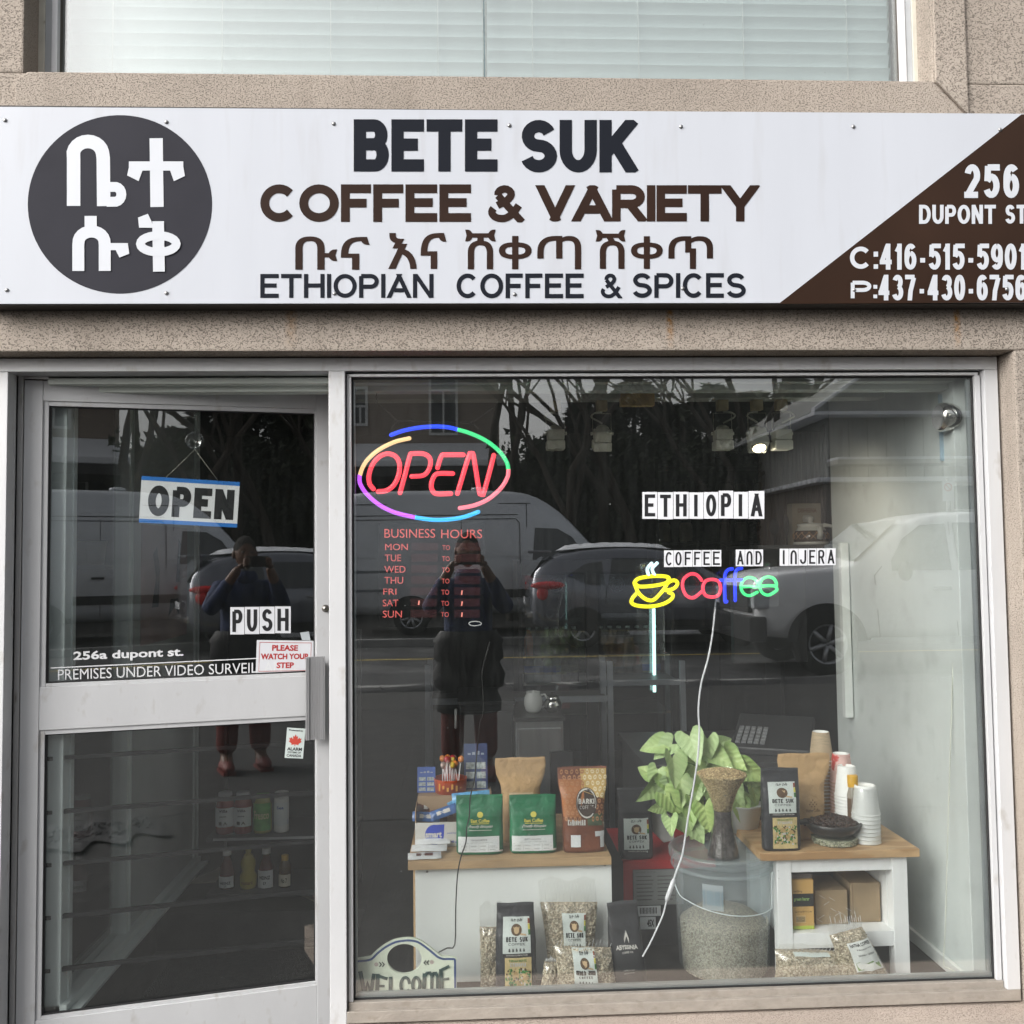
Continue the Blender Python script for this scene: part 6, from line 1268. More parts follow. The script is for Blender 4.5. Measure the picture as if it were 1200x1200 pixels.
m2 = N.new('ShaderNodeMix'); m2.data_type = 'RGBA'; L.new(mth('MULTIPLY', vein, .2), m2.inputs[0]); L.new(m3.outputs[2], m2.inputs[6]); m2.inputs[7].default_value = (.16, .33, .08, 1)
L.new(m2.outputs[2], bb.inputs['Base Color'])
bp = N.new('ShaderNodeBump'); bp.inputs['Strength'].default_value = .35; bp.inputs['Distance'].default_value = .002; L.new(wv, bp.inputs['Height']); L.new(bp.outputs[0], bb.inputs['Normal'])
out_ = [(0, 1), (.10, .86), (.22, .66), (.33, .44), (.42, .22), (.47, .02), (.44, -.16), (.32, -.28), (.20, -.27), (.10, -.14), (.03, -.02)]
leafme = []
for var_ in range(4):
    r_ = random.Random(var_ + 20); fold = r_.uniform(.15, .5); cur = r_.uniform(.1, .35); m = MB(); rows = 7; v_ = []; f_ = []
    for sgn_ in (-1, 1):
        for k_ in range(rows + 1):
            for (x, y) in out_:
                X_ = x * k_ / rows; Y_ = y if k_ == rows else y * (1 if y > 0 else k_ / rows)
                zz_ = abs(X_) * fold - cur * (Y_ ** 2) * .5 + .02 * math.sin(Y_ * 14 + X_ * 9) * (k_ / rows); v_.append((sgn_ * X_ * .1, Y_ * .1, zz_ * .1))
    K = len(out_)
    for s_ in range(2):
        o_ = s_ * K * (rows + 1)
        for k_ in range(rows):
            for i in range(K - 1):
                q = [o_ + k_ * K + i, o_ + k_ * K + i + 1, o_ + (k_ + 1) * K + i + 1, o_ + (k_ + 1) * K + i]; f_.append(q if s_ == 0 else q[::-1])
    m.add(v_, f_, 0, True); o = m.build('leaf', LM, None, weld=True); leafme.append(o.data); bpy.data.objects.remove(o)
def leaf(px, py, size, ang, Y, tx=0.0):
    p = P(px, py, Y); d = Vector((math.cos(R(ang)), 0, math.sin(R(ang)))); nrm = Vector((rnd.uniform(-.65, .65), -1, rnd.uniform(-.1, .85) + tx)).normalized(); d = (d - nrm * d.dot(nrm)).normalized(); x = d.cross(nrm)
    o = bpy.data.objects.new('leaf', rnd.choice(leafme)); COL.objects.link(o); o.parent = pt_; s_ = size / .13 * rnd.uniform(.85, 1.15)
    o.matrix_local = Matrix.Translation(p - Vector(pt_.location)) @ Matrix((x * s_, d * s_, nrm * s_)).transposed().to_4x4(); return p
def zq(x, y): return 740 + x / 6.32, 820 + y / 6.32
lv = [(430, 270, 185, -70, .40), (560, 290, 170, -95, .41), (230, 330, 150, 185, .44), (380, 345, 140, 10, .44), (300, 430, 240, -100, .37), (590, 380, 160, -40, .42), (690, 390, 200, -60, .45), (700, 400, 190, -45, .43),
      (830, 490, 170, -25, .42), (880, 570, 130, -10, .44), (900, 640, 160, -70, .44), (190, 520, 150, -110, .44), (240, 560, 150, -60, .43), (170, 620, 170, -150, .43), (250, 700, 200, -55, .39), (360, 600, 170, -90, .42),
      (480, 610, 150, -100, .43), (450, 710, 190, -50, .40), (540, 790, 220, -80, .37), (380, 760, 190, -70, .42), (290, 880, 120, -80, .38), (230, 790, 120, 190, .45), (430, 890, 160, -60, .41), (620, 900, 170, -70, .42), (720, 560, 160, 200, .46),
      (800, 760, 170, -85, .43), (870, 700, 150, -75, .44), (560, 480, 150, -30, .44), (620, 470, 150, -50, .45), (500, 400, 150, -80, .46), (400, 470, 160, -60, .45), (330, 520, 150, 250, .46), (690, 600, 150, -110, .47), (420, 560, 150, 210, .47), (520, 900, 150, -120, .44), (350, 900, 130, -50, .45), (150, 560, 120, 140, .46), (300, 330, 150, 215, .43), (470, 330, 150, -35, .42), (640, 330, 140, 20, .46), (330, 690, 180, -75, .42), (480, 500, 170, -70, .41), (600, 560, 160, -60, .43), (420, 820, 170, -95, .41), (580, 660, 160, -80, .42), (270, 620, 150, -120, .42), (760, 640, 150, -60, .45), (740, 470, 160, -35, .46), (650, 700, 160, -90, .46)]
tips = []
for (x, y, s_, a_, Y) in lv:
    px, py = zq(x, y); tips.append((leaf(px, py, s_ / 6.32 * (3.04 + Y) / FPX * 1.42, a_, Y), Y))
m = MB(); base = Vector((P(880, 960, .5).x - .02, .48, RZ + .08))
for tp, Y in tips[::1]:
    q = tp.lerp(base, .5) + Vector((0, .03, .03)); o_ = [tp - Vector(pt_.location), q - Vector(pt_.location), base - Vector(pt_.location)]; m.tube(smooth_path(o_, 4), .0022, 5)
m.build('stems', mat('stem_green', (.12, .22, .06), .5), pt_)
# ================================================================== letter tiles, stickers, neon signs
TILE = mat('tile_white', (.66, .67, .70), .45, var=.02, vs=30); TINK = mat('tile_ink', (.012, .012, .014), .5)
def tiles(word, boxes, fn, lbls, wd=.17, inner=(.15, .09, .86, .91)):
    """fn(px,py,layer) -> (point in parent space); boxes: (x0,y0,x1,y1) pixels per letter"""
    for c, (x0, y0, x1, y1), lb in zip(word, boxes, lbls):
        q = [fn(x0, y1, 0), fn(x1, y1, 0), fn(x1, y0, 0), fn(x0, y0, 0)]; ce = sum(q, Vector()) / 4
        t = thing('letter_tile', lb, 'letter tile', tuple(ce), world=True); n = (q[1] - q[0]).cross(q[3] - q[0]).normalized()
        MB().prism([p for p in q][::-1], n * -.0005).build('tile', TILE, t)
        f = lambda u, v, j=0: fn(x0 + (x1 - x0) * u, y1 + (y0 - y1) * v, 2 + j * .3)
        m = MB(); W_, H_ = (x1 - x0), (y1 - y0)
        g = lambda a, b, j=0: fn(a, b, 2 + j * .3)
        ix0, iy0, ix1, iy1 = inner; narrow = .12 if GLY[c][0] < .1 else 0
        blk(m, c, g, (x0 + W_ * (ix0 + narrow * 1.6), y1 - H_ * iy0, x1 - W_ * (1 - ix1 + narrow * 1.6), y0 + H_ * (1 - iy1)), wd, .1, eps=1)
        m.build('lettering', TINK, t)
gf = lambda px, py, k=0: P(px, py, .0128 - .00025 * k)
def ordn(i): return ('first', 'second', 'third', 'fourth', 'fifth', 'sixth', 'seventh', 'eighth')[i]
w_ = 'ETHIOPIA'; xs = [752.5, 770.5, 789, 807.5, 824.5, 842, 859.5, 877, 896]
tiles(w_, [(xs[i] + .3, (576.5, 576.8, 576.4, 577, 576.6, 575, 576.4, 575.4)[i], xs[i + 1] - .3, (608, 608.5, 608, 608, 607.8, 607.6, 607.8, 608)[i]) for i in range(8)], gf, ['large white tile with black %s, %s letter of ETHIOPIA on the window' % (c, ordn(i)) for i, c in enumerate(w_)], .16)
w_ = 'COFFEE'; xs = [778, 789.5, 800.5, 811.5, 822.5, 833.5, 845.5]
tiles(w_, [(xs[i] + .25, 645 - i * .1, xs[i + 1] - .25, 664.5 - i * .15) for i in range(6)], gf, ['small white tile with black %s, %s letter of COFFEE on the window' % (c, ordn(i)) for i, c in enumerate(w_)], .13)
w_ = 'AnD'; xs = [862, 873, 883.5, 894.5]
tiles(w_, [(xs[i] + .25, 644, xs[i + 1] - .25, 663.5) for i in range(3)], gf, ['small white tile with black %s, %s letter of AND on the window' % (c.upper(), ordn(i)) for i, c in enumerate(w_)], .13)
w_ = 'InJERA'; xs = [913.5, 924.5, 935.5, 946.5, 957, 968, 979.5]
tiles(w_, [(xs[i] + .25, 643 - i * .1, xs[i + 1] - .25, 663 - i * .15) for i in range(6)], gf, ['small white tile with black %s, %s letter of INJERA on the window' % (c.upper(), ordn(i)) for i, c in enumerate(w_)], .13)
# door stickers, all in door space turned to world
DM = Matrix.Translation((HX, HY, 0)) @ Matrix.Rotation(TH, 4, 'Z')
def df_(off): return lambda px, py, k=0: (DM @ DP(px, py, off - .00025 * k).to_4d()).to_3d() if False else DM @ DP(px, py, off - .00025 * k)
do = df_(.0172)
w_ = 'PUSH'; xs = [269.5, 286.5, 304, 322, 341]
tiles(w_, [(xs[i] + .3, 711.5 - i * .3, xs[i + 1] - .3, 743.5 - i * .5) for i in range(4)], do, ['white tile with black %s, %s letter of PUSH on the door glass' % (c, ordn(i)) for i, c in enumerate(w_)], .16)
def sheet(name, label, cat_, quad, fn, mt, thick=.0008):
    """quad pixel corners bl,br,tr,tl"""
    q = [fn(*c, 0) for c in quad]; ce = sum(q, Vector()) / 4; t = thing(name, label, cat_, tuple(ce), world=True); n = (q[1] - q[0]).cross(q[3] - q[0]).normalized()
    MB().prism(q[::-1], n * -thick).build('sheet', mt, t)
    def F(u, v, j=0):
        x = (quad[0][0] * (1 - u) + quad[1][0] * u) * (1 - v) + (quad[3][0] * (1 - u) + quad[2][0] * u) * v; y = (quad[0][1] * (1 - u) + quad[1][1] * u) * (1 - v) + (quad[3][1] * (1 - u) + quad[2][1] * u) * v
        return fn(x, y, 2 + j * .3)
    return t, F
# hanging OPEN card (behind the door glass) with suction hook
di = df_(.034)
t, F = sheet('open_card', 'white OPEN card with blue edges hanging from a suction hook inside the door', 'sign', ((162.7, 612.3), (277.7, 618.3), (281, 565), (166, 557.7)), di, mat('card_white', (.92, .92, .93), .45, var=.02), .0012)
BLUE = mat('card_blue_edge', (.03, .22, .68), .45); m = MB(); rectp(m, F, (0, 0, 1, .085)); rectp(m, F, (0, .915, 1, 1)); m.build('blue_edge', BLUE, t)
m = MB(); blk(m, 'OPEN', F, (.08, .16, .955, .82), .25, .1, eps=1, asp=2.13); m.build('lettering', TINK, t)
hk = di(228.5, 527, 0); c1, c2 = di(194.5, 559.5, 1), di(256, 564, 1)
m = MB(); m.tube([hk, c1], .0009, 5); m.tube([hk, c2], .0009, 5); m.build('string', mat('string_white', (.5, .48, .42), .8), t)
sc_ = di(228.3, 517, 0); th = thing('suction_hook', 'clear suction cup hook holding the OPEN card string', 'hook', tuple(sc_), TH)
MB().lathe([(.031, -.009), (.029, -.011), (.020, -.006), (.008, -.001), (.006, .004), (0, .004)], n=28, axis='y').build('cup', glass_mat('suction_plastic', .16, (.82, .84, .86), 0, .1), th)
MB().tube([(0, .004, 0), (0, .008, -.004), (.001, .010, -.02), (.003, .006, -.027), (.0, .002, -.025)], .002, 6).build('hook', CH, th)
# notices
t, F = sheet('step_notice', 'white notice in red letters PLEASE WATCH YOUR STEP on the door glass', 'notice', ((299.5, 789.5), (367, 788), (368.5, 751), (301, 750)), do, TILE)
RED = mat('print_red', (.42, .02, .02), .5)
m = MB()
for s_, r_ in (('PLEASE', (.27, .68, .72, .86)), ('WATCH YOUR', (.08, .42, .92, .60)), ('STEP', (.36, .15, .66, .33))): put_text(m, s_, F, r_, .035, 0, 3)
for a, b in (((.05, .06), (.95, .075)), ((.05, .925), (.95, .94)), ((.05, .06), (.056, .94)), ((.944, .06), (.95, .94))): rectp(m, F, (*a, *b))
m.build('lettering', RED, t)
t, F = sheet('tape_piece', 'scrap of grey tape above the red notice on the door', 'tape', ((354, 750), (364, 750.5), (362, 740), (351.5, 741.5)), do, mat('tape_grey', (.42, .46, .48), .5))
t, F = sheet('alarm_sticker', 'small pale alarm sticker with red maple leaf below the door handle plate', 'sticker', ((333.5, 888), (355, 889), (358, 854), (336.5, 852.5)), do, mat('sticker_pale', (.60, .67, .65), .5))
m = MB(); lf = [(.5, .80), (.57, .68), (.66, .72), (.64, .56), (.76, .66), (.80, .60), (.90, .62), (.84, .51), (.92, .46), (.72, .36), (.74, .30), (.53, .33), (.52, .25), (.48, .25), (.47, .33), (.26, .30), (.28, .36), (.08, .46), (.16, .51), (.10, .62), (.20, .60), (.24, .66), (.36, .56), (.34, .72), (.43, .68)]
m.poly([F(.5 + (a - .5) * .85, .40 + (b - .25) * .72) for a, b in lf]); m.build('maple_leaf', mat('leaf_red', (.55, .07, .05), .5), t)
m = MB()
for s_, r_ in (('Protected by', (.12, .88, .88, .95)), ('ALARM', (.1, .25, .9, .36)), ('SYSTEMS OF', (.14, .16, .86, .22)), ('CANADA', (.1, .04, .9, .13))): put_text(m, s_, F, r_, .03, 0, 2)
m.build('lettering', TINK, t)
VNY = mat('vinyl_white', (.70, .71, .72), .5)
pa = lambda px, py, k=0: do(px, py, k)
m = MB(); Fv = lambda u, v, j=0: pa(86 + 129 * u, 776.5 - 5.0 * u - (13) * v, 1); put_text(m, '256a dupont st.', Fv, (0, 0, 1, 1), .028, 0, 3)
c_ = pa(150, 768); t = thing('address_lettering', 'white vinyl lettering 256a dupont st. low on the upper door glass', 'lettering', tuple(c_), world=True); m.build('lettering', VNY, t)
m = MB(); Fv = lambda u, v, j=0: pa(68 + 283 * u, 797 - 10.5 * u - (12.5 - .5 * u) * v, 1)
put_text(m, 'PREMISES UNDER VIDEO SURVEILLANCE', Fv, (0, 0, 1, 1), 0, 0, 3); m.poly([pa(59, 783.5, 1), pa(366, 769, 1), pa(366, 768, 1), pa(59, 782.2, 1)])
t = thing('notice_lettering', 'thin white vinyl lettering PREMISES UNDER VIDEO SURVEILLANCE under a white line on the door', 'lettering', tuple(pa(200, 790)), world=True); m.build('lettering', VNY, t)
# ---------------------------------------------------------------- neon OPEN
NY = .052
def nz1(x, y, Y=NY): return P(400 + x / 5.4545, 440 + y / 5.4545, Y)
t = thing('neon_open_sign', 'oval neon OPEN sign with red letters in a rainbow ring hanging on black chains', 'neon sign', tuple(nz1(595, 625)), world=True)
BK = mat('neon_backing', (.012, .012, .014), .5)
def neon(par, conv, name, col, strokes, r, es=1.25, back=True):
    m = MB(); b_ = MB(); gm = glow('neon_' + name, col, es)
    for st_ in strokes:
        pts = [conv(*p) for p in smooth_path(st_, 6)]; m.tube(pts, r, 8)
        m.ell(pts[0], (r, r, r), 8, 6); m.ell(pts[-1], (r, r, r), 8, 6)
        if back: b_.tube([p + Vector((0, r * 1.1, 0)) for p in pts], r * 1.32, 8)
    o = m.build('tube', gm, par)
    if back: b_.build('tube_backing', BK, par)
    return o
cols = {'blue': ((.02, .07, .95), [[(318, 380), (400, 352), (500, 333), (600, 326), (680, 331), (742, 345)]]), 'green': ((.05, .62, .22), [[(742, 345), (830, 372), (930, 420), (1010, 485), (1055, 550), (1068, 600)]]),
 'pink': ((.98, .17, .22), [[(1068, 600), (1062, 650), (1020, 720), (940, 790), (850, 830), (757, 848)]]), 'tan': ((.85, .55, .26), [[(435, 402), (340, 425), (240, 475), (170, 535), (135, 590), (120, 634)]]),
 'violet': ((.52, .10, .95), [[(117, 640), (120, 690), (160, 755), (240, 825), (340, 875), (470, 907)]]), 'cyan': ((.03, .42, .92), [[(470, 907), (580, 922), (690, 920), (790, 903), (875, 872)]])}
for k_, (c, s_) in cols.items(): neon(t, nz1, k_, c, s_, .0068, 1.1)
neon(t, nz1, 'red', (.97, .06, .085), [[(205, 725), (180, 690), (178, 630), (205, 560), (250, 515), (300, 500), (350, 520), (372, 570), (365, 640), (335, 700), (290, 735), (235, 742)], [(375, 750), (408, 630), (438, 515), (455, 500), (530, 502), (568, 535), (562, 595), (525, 638), (450, 645)],
    [(780, 507), (670, 507), (640, 515), (615, 590)], [(712, 627), (620, 627), (590, 650), (575, 700), (585, 740), (615, 757), (700, 755)], [(742, 755), (815, 515), (830, 503), (845, 515), (882, 740), (897, 755), (912, 745), (975, 510)]], .0078, 1.25)
# chains of small links
m = MB()
def chain(a, b, n):
    for i in range(n):
        p0, p1 = a.lerp(b, i / n), a.lerp(b, (i + 1.25) / n); d = p1 - p0; mid = (p0 + p1) / 2; u = d.normalized(); s_ = Vector((-u.z, 0, u.x)) if i % 2 else Vector((0, 1, 0))
        m.tube([mid + u * d.length * .5 * math.cos(q * 1.0472) + s_ * .0028 * math.sin(q * 1.0472) for q in range(6)], .0008, 4, closed=True)
for a, b, n in (((225, 115), (225, 168), 4), ((225, 168), (358, 290), 11), ((358, 290), (325, 335), 4), ((358, 290), (600, 300), 14), ((600, 300), (838, 302), 14), ((838, 302), (872, 340), 4), ((838, 302), (965, 210), 9)): chain(nz1(*a), nz1(*b), n)
tag(m.build('chain', mat('chain_black', (.02, .02, .022), .4, .6), t), kind='stuff')
BC = [(574, 752), (569, 770), (565, 789), (566, 812), (566.5, 833), (563, 846), (561, 857), (559, 880), (556, 913), (551, 935), (550, 957), (547, 970), (546, 987), (540, 1005), (536, 1027), (534, 1065), (533, 1107), (524, 1111), (514, 1116)]
o = MB().tube([P(*q, .10 if q[1] < 1000 else .12) for q in smooth_path(BC, 3)], .0022, 6).build('black_cable', mat('cable_black', (.012, .012, .012), .5), None); tag(o, 'thin black cable hanging from the neon OPEN sign across the green pouch', 'cable')
# business hours panel
hz = lambda x, y, k=0: P(400 + x / 5.4545, 600 + y / 5.4545, .044 - .0003 * k)
HP = glass_mat('hours_film', .03, (.42, .43, .45)); q = [hz(238, 735), hz(915, 735), hz(915, 70), hz(238, 70)]
t = thing('hours_sign', 'smoked clear panel listing business hours in red letters under the neon OPEN sign', 'sign', tuple((q[0] + q[2]) / 2), world=True); MB().prism(q[::-1], (0, .003, 0)).build('panel', HP, t)
HR = mat('hours_red', (.62, .10, .09), .5, emit=(.62, .10, .09), es=.35, var=.05); HB = mat('hours_slot', (.055, .008, .010), .4, alpha=.55)
m = MB()
for s_, a, b, c, d in (('BUSINESS', 275, 108, 600, 165), ('HOURS', 638, 112, 900, 168), ('MON', 280, 203, 425, 244), ('TUE', 278, 272, 382, 315), ('WED', 275, 345, 410, 388), ('THU', 275, 415, 395, 458), ('FRI', 268, 490, 352, 528), ('SAT', 265, 560, 365, 603), ('SUN', 265, 630, 387, 675)):
    put_text(m, s_, lambda u, v: hz(u, v, 2), (a, d, c, b), 0, 0, 4)
for i in range(7): put_text(m, 'TO', lambda u, v: hz(u, v, 2), (646 - i * 1.5, 243 + i * 71.3, 694 - i * 1.2, 212 + i * 71.3), .0, 0, 3)
m.build('lettering', HR, t)
m = MB()
for i in range(7):
    for x0, x1 in ((448 - i, 618 - i * 1.5), (722, 890 - i)): m.poly([hz(x0, 246 + i * 71.5, 1), hz(x1, 246 + i * 71.5, 1), hz(x1, 196 + i * 71.5, 1), hz(x0, 196 + i * 71.5, 1)])
m.build('time_slots', HB, t)
m = MB()
for x, y in ((495, 580), (770, 515), (770, 585), (770, 656)): m.poly([hz(x - 6, y + 14, 3), hz(x + 3, y + 14, 3), hz(x + 7, y - 14, 3), hz(x - 2, y - 14, 3)])
m.build('digit_one', mat('digit_red', (.8, .25, .2), .5, emit=(.8, .25, .2), es=.5), t)
m = MB()
for qd in stroke2([(855 + 40 * math.cos(a * .2618), 713 + 14 * math.sin(a * .2618)) for a in range(24)], 5, True): m.poly([hz(*p_, 3) for p_ in qd])
m.build('maker_oval', VNY, t)
# ---------------------------------------------------------------- neon coffee
cz = lambda x, y, Y=.045: P(730 + x / 6, 560 + y / 6, Y)
t = thing('neon_coffee_sign', 'neon sign of a yellow steaming cup beside the word Coffee in red, blue and green', 'neon sign', tuple(cz(560, 760)), world=True)
neon(t, cz, 'yellow', (.95, .86, .01), [[(80, 738), (110, 708), (200, 692), (290, 692), (324, 706), (305, 738), (220, 758), (120, 764), (84, 742)], [(82, 745), (110, 808), (160, 852), (210, 860), (255, 822), (300, 765), (322, 712)], [(312, 742), (340, 724), (368, 722), (384, 742), (366, 772), (330, 788), (300, 790)],
    [(100, 808), (66, 848), (64, 882), (110, 900), (200, 904), (290, 884), (342, 850), (350, 820), (322, 806)]], .0062, 1.15)
neon(t, cz, 'white', (.62, .92, .95), [[(202, 602), (172, 640), (182, 688)], [(240, 600), (206, 640), (226, 690)]], .0058, 1.1)
neon(t, cz, 'crimson', (.92, .05, .09), [[(553, 720), (522, 684), (475, 676), (428, 712), (420, 770), (448, 828), (498, 842), (556, 798)], [(688, 775), (674, 822), (630, 838), (580, 824), (562, 775), (580, 728), (626, 714), (672, 728), (687, 770)]], .0056, 1.2)
neon(t, cz, 'deepblue', (.02, .05, .95), [[(770, 640), (735, 650), (716, 700), (718, 860), (730, 868)], [(834, 636), (800, 648), (788, 700), (790, 862)], [(682, 720), (760, 720), (838, 718)]], .0056, 1.15)
neon(t, cz, 'lime', (.05, .88, .22), [[(832, 766), (890, 764), (948, 764), (934, 718), (890, 700), (846, 720), (830, 768), (848, 812), (892, 828), (944, 804)], [(966, 762), (1020, 758), (1078, 756), (1064, 712), (1022, 696), (978, 714), (962, 762), (980, 808), (1024, 824), (1080, 792), (1078, 772)]], .0052, 1.1)
ACR = glass_mat('acrylic_sheet', .06, (.86, .88, .89))
q = [cz(60, 920, .058), cz(1100, 905, .058), cz(1090, 660, .058), cz(1075, 570, .058), cz(985, 570, .058), cz(970, 640, .058), cz(250, 640, .058), cz(245, 572, .058), cz(88, 572, .058), cz(86, 690, .058)]
MB().prism(q[::-1], (0, .003, 0)).build('acrylic_sheet', ACR, t)
for px, py in ((754, 665), (898, 664)):
    c = P(px, py, .030); MB().lathe([(.015, -.008), (.013, -.010), (.008, -.004), (.004, .004), (0, .006)], tuple(c), 20, axis='y').build('suction_cup', MATS['suction_plastic'], t)
WC = [(839, 702), (837, 725), (834, 750), (829, 775), (822, 800), (818.5, 830), (819.5, 855), (818, 885), (813, 920), (806, 960), (800, 1000), (793, 1020), (787, 1038)]
wc = thing('power_cable', 'white power cord with inline switch hanging from the neon Coffee sign', 'cord', tuple(P(820, 850, .07)), world=True); WCM = mat('cord_white2', (.76, .77, .80), .5)
MB().tube([P(*q, .07) for q in smooth_path(WC, 3)], .0032, 8).build('cord', WCM, wc)
a, b = P(790, 1030, .068), P(781, 1056, .068); m = MB(); m.tube([a, a.lerp(b, .12), a.lerp(b, .88), b], [.005, .0095, .0095, .005], 10, flat=.8); m.build('inline_switch', WCM, wc)
MB().tube([P(*q, .07) for q in smooth_path([(781, 1056), (777, 1072), (770, 1088), (762, 1105), (753, 1121)], 4)], .0028, 8).build('cord', WCM, wc)
# ---------------------------------------------------------------- welcome plaque
WY = .062
wz = lambda x, y, k=0: P(410 + x / 8, 1080 + y / 8, WY - .0004 * k)
outl = [(46, 700), (46, 352)] + smooth_path([(60, 351), (140, 345), (190, 330), (250, 275), (330, 215), (420, 172), (500, 157), (560, 154), (640, 168), (720, 215), (790, 272), (840, 312), (880, 332), (900, 333)], 3) + [(985, 333), (1000, 345), (1003, 700)]
t = thing('welcome_plaque', 'arched cream WELCOME plaque with blue border and oval hole in the window corner', 'plaque', tuple(wz(520, 600)), world=True)
hc = (510, 350); N_ = 96; hole = []; rim_ = []
def hit(an):
    d = (math.cos(an), math.sin(an)); best = None
    n = len(outl)
    for i in range(n):
        a, b = outl[i], outl[(i + 1) % n]; ex, ey = b[0] - a[0], b[1] - a[1]; det = d[0] * -ey + ex * d[1]
        if abs(det) < 1e-9: continue
        t_ = ((a[0] - hc[0]) * -ey + ex * (a[1] - hc[1])) / det; s_ = (d[0] * (a[1] - hc[1]) - d[1] * (a[0] - hc[0])) / det
        if t_ > 0 and -1e-6 <= s_ <= 1 + 1e-6 and (best is None or t_ < best): best = t_
    return (hc[0] + d[0] * best, hc[1] + d[1] * best)
angs = sorted([2 * math.pi * i / N_ for i in range(N_)] + [math.atan2(p[1] - hc[1], p[0] - hc[0]) % (2 * math.pi) for p in ((46, 700), (46, 352), (985, 333), (1000, 345), (1003, 700))])
hole = [(hc[0] + 162 * math.cos(a), hc[1] + 140 * math.sin(a)) for a in angs]; rim_ = [hit(a) for a in angs]; n = len(angs)
m = MB(); th_ = Vector((0, .010, 0))
A_ = [wz(*p) for p in hole]; B_ = [wz(*p) for p in rim_]
for i in range(n):
    j = (i + 1) % n; m.poly([A_[i], B_[i], B_[j], A_[j]]); m.poly([A_[j] + th_, B_[j] + th_, B_[i] + th_, A_[i] + th_]); m.poly([A_[i], A_[j], A_[j] + th_, A_[i] + th_]); m.poly([B_[j], B_[i], B_[i] + th_, B_[j] + th_])
m.build('board', mat('plaque_cream', (.74, .80, .66), .55, var=.03, vs=40), t, weld=True)
m = MB(); inn = [(64, 690)] + [(66, 372)] + smooth_path([(80, 371), (150, 366), (205, 350), (262, 295), (340, 236), (425, 194), (500, 180), (560, 177), (632, 190), (705, 236), (775, 292), (828, 334), (872, 350), (900, 351)], 3) + [(975, 352), (985, 360), (988, 690)]
for qd in stroke2(inn, 20): m.poly([wz(*p, 2) for p in qd])
m.build('blue_border', mat('plaque_blue', (.04, .075, .22), .5, var=.1, vs=60), t)
m = MB(); kk[0] = 3
def ws(path, wd=34):
    kk[0] += .3
    for qd in stroke2(path, wd): m.poly([wz(*p, kk[0]) for p in qd])
ws([(97, 465), (140, 688)], 38); ws([(140, 672), (166, 575), (196, 672)], 30); ws([(196, 688), (225, 488)], 34)
ws([(262, 490), (254, 688)], 38); ws([(250, 505), (352, 538)], 30); ws([(258, 605), (326, 605)], 24); ws([(250, 678), (352, 678)], 22)
ws([(382, 518), (380, 690)], 34); ws([(372, 678), (466, 676)], 22)
ws([(560, 585)] + [(520 + 42 * math.cos(R(a)), 597 + 72 * math.sin(R(a))) for a in range(-40, -331, -18)], 30)
ws([(622 + 34 * math.cos(R(a)), 595 + 70 * math.sin(R(a))) for a in range(0, 361, 18)], 30)
ws([(694, 668), (698, 485)], 34); ws([(700, 520), (722, 484), (750, 480), (768, 510), (766, 660)], 28); ws([(768, 525), (785, 486), (806, 484), (820, 515), (820, 662)], 28)
ws([(853, 445), (858, 662)], 36); ws([(848, 460), (932, 418)], 28); ws([(860, 545), (930, 535)], 24); ws([(856, 650), (944, 642)], 26)
m.build('lettering', mat('plaque_green', (.025, .06, .055), .6, var=.3, vs=70), t)
m = MB(); kk[0] = 3
for x in (285, 312): ws([(x - 10, 380), (x + 10, 402), (x - 8, 424)], 10)
for x in (705, 732): ws([(x + 8, 364), (x - 10, 386), (x + 10, 404)], 10)
m.build('arrow_marks', TINK, t)
m = MB(); m.poly([wz(248 + 20 * math.cos(a * .5236), 402 + 20 * math.sin(a * .5236), 2) for a in range(12)]); m.poly([wz(768 + 20 * math.cos(a * .5236), 380 + 20 * math.sin(a * .5236), 2) for a in range(12)]); m.build('pink_dots', mat('dot_pink', (.52, .44, .40), .6), t)
# ================================================================== the street behind the camera (seen in the glass)
TYR = mat('tyre', (.018, .018, .018), .85); RIM = mat('alloy_rim', (.42, .43, .45), .35, .7); BLKP = mat('black_plastic', (.022, .022, .024), .6); CGL = mat('car_glass', (.03, .035, .04), .06, 0, 0, coat=1)
def wheel(par, x, y, r, wdt, side, n=5):
    """side: +1 faces +y (towards the shop)"""
    w_ = MB(); w_.lathe([(r * .62, -wdt / 2), (r * .93, -wdt / 2), (r, -wdt * .35), (r, wdt * .35), (r * .93, wdt / 2), (r * .62, wdt / 2)], (x, y, r), 28, axis='y'); o = w_.build('wheel', TYR, par)
    s_ = MB(); yy = y + side * wdt * .36
    s_.lathe([(r * .64, side * wdt * .12), (r * .56, side * wdt * .1), (r * .56, -side * wdt * .2)], (x, yy, r), 24, axis='y')
    for i in range(n):
        a = 2 * math.pi * i / n + .3
        s_.tube([(x + .06 * r * math.cos(a), yy, r + .06 * r * math.sin(a)), (x + .58 * r * math.cos(a), yy + side * .01, r + .58 * r * math.sin(a))], [r * .09, r * .075], 6)
    s_.lathe([(0, side * .02), (r * .13, side * .018), (r * .14, -side * .02)], (x, yy, r), 14, axis='y'); s_.build('rim', RIM, o)
    b_ = MB(); b_.lathe([(0, 0), (r * .6, 0)], (x, yy - side * wdt * .25, r), 20, axis='y'); b_.build('hub_back', BLKP, o)
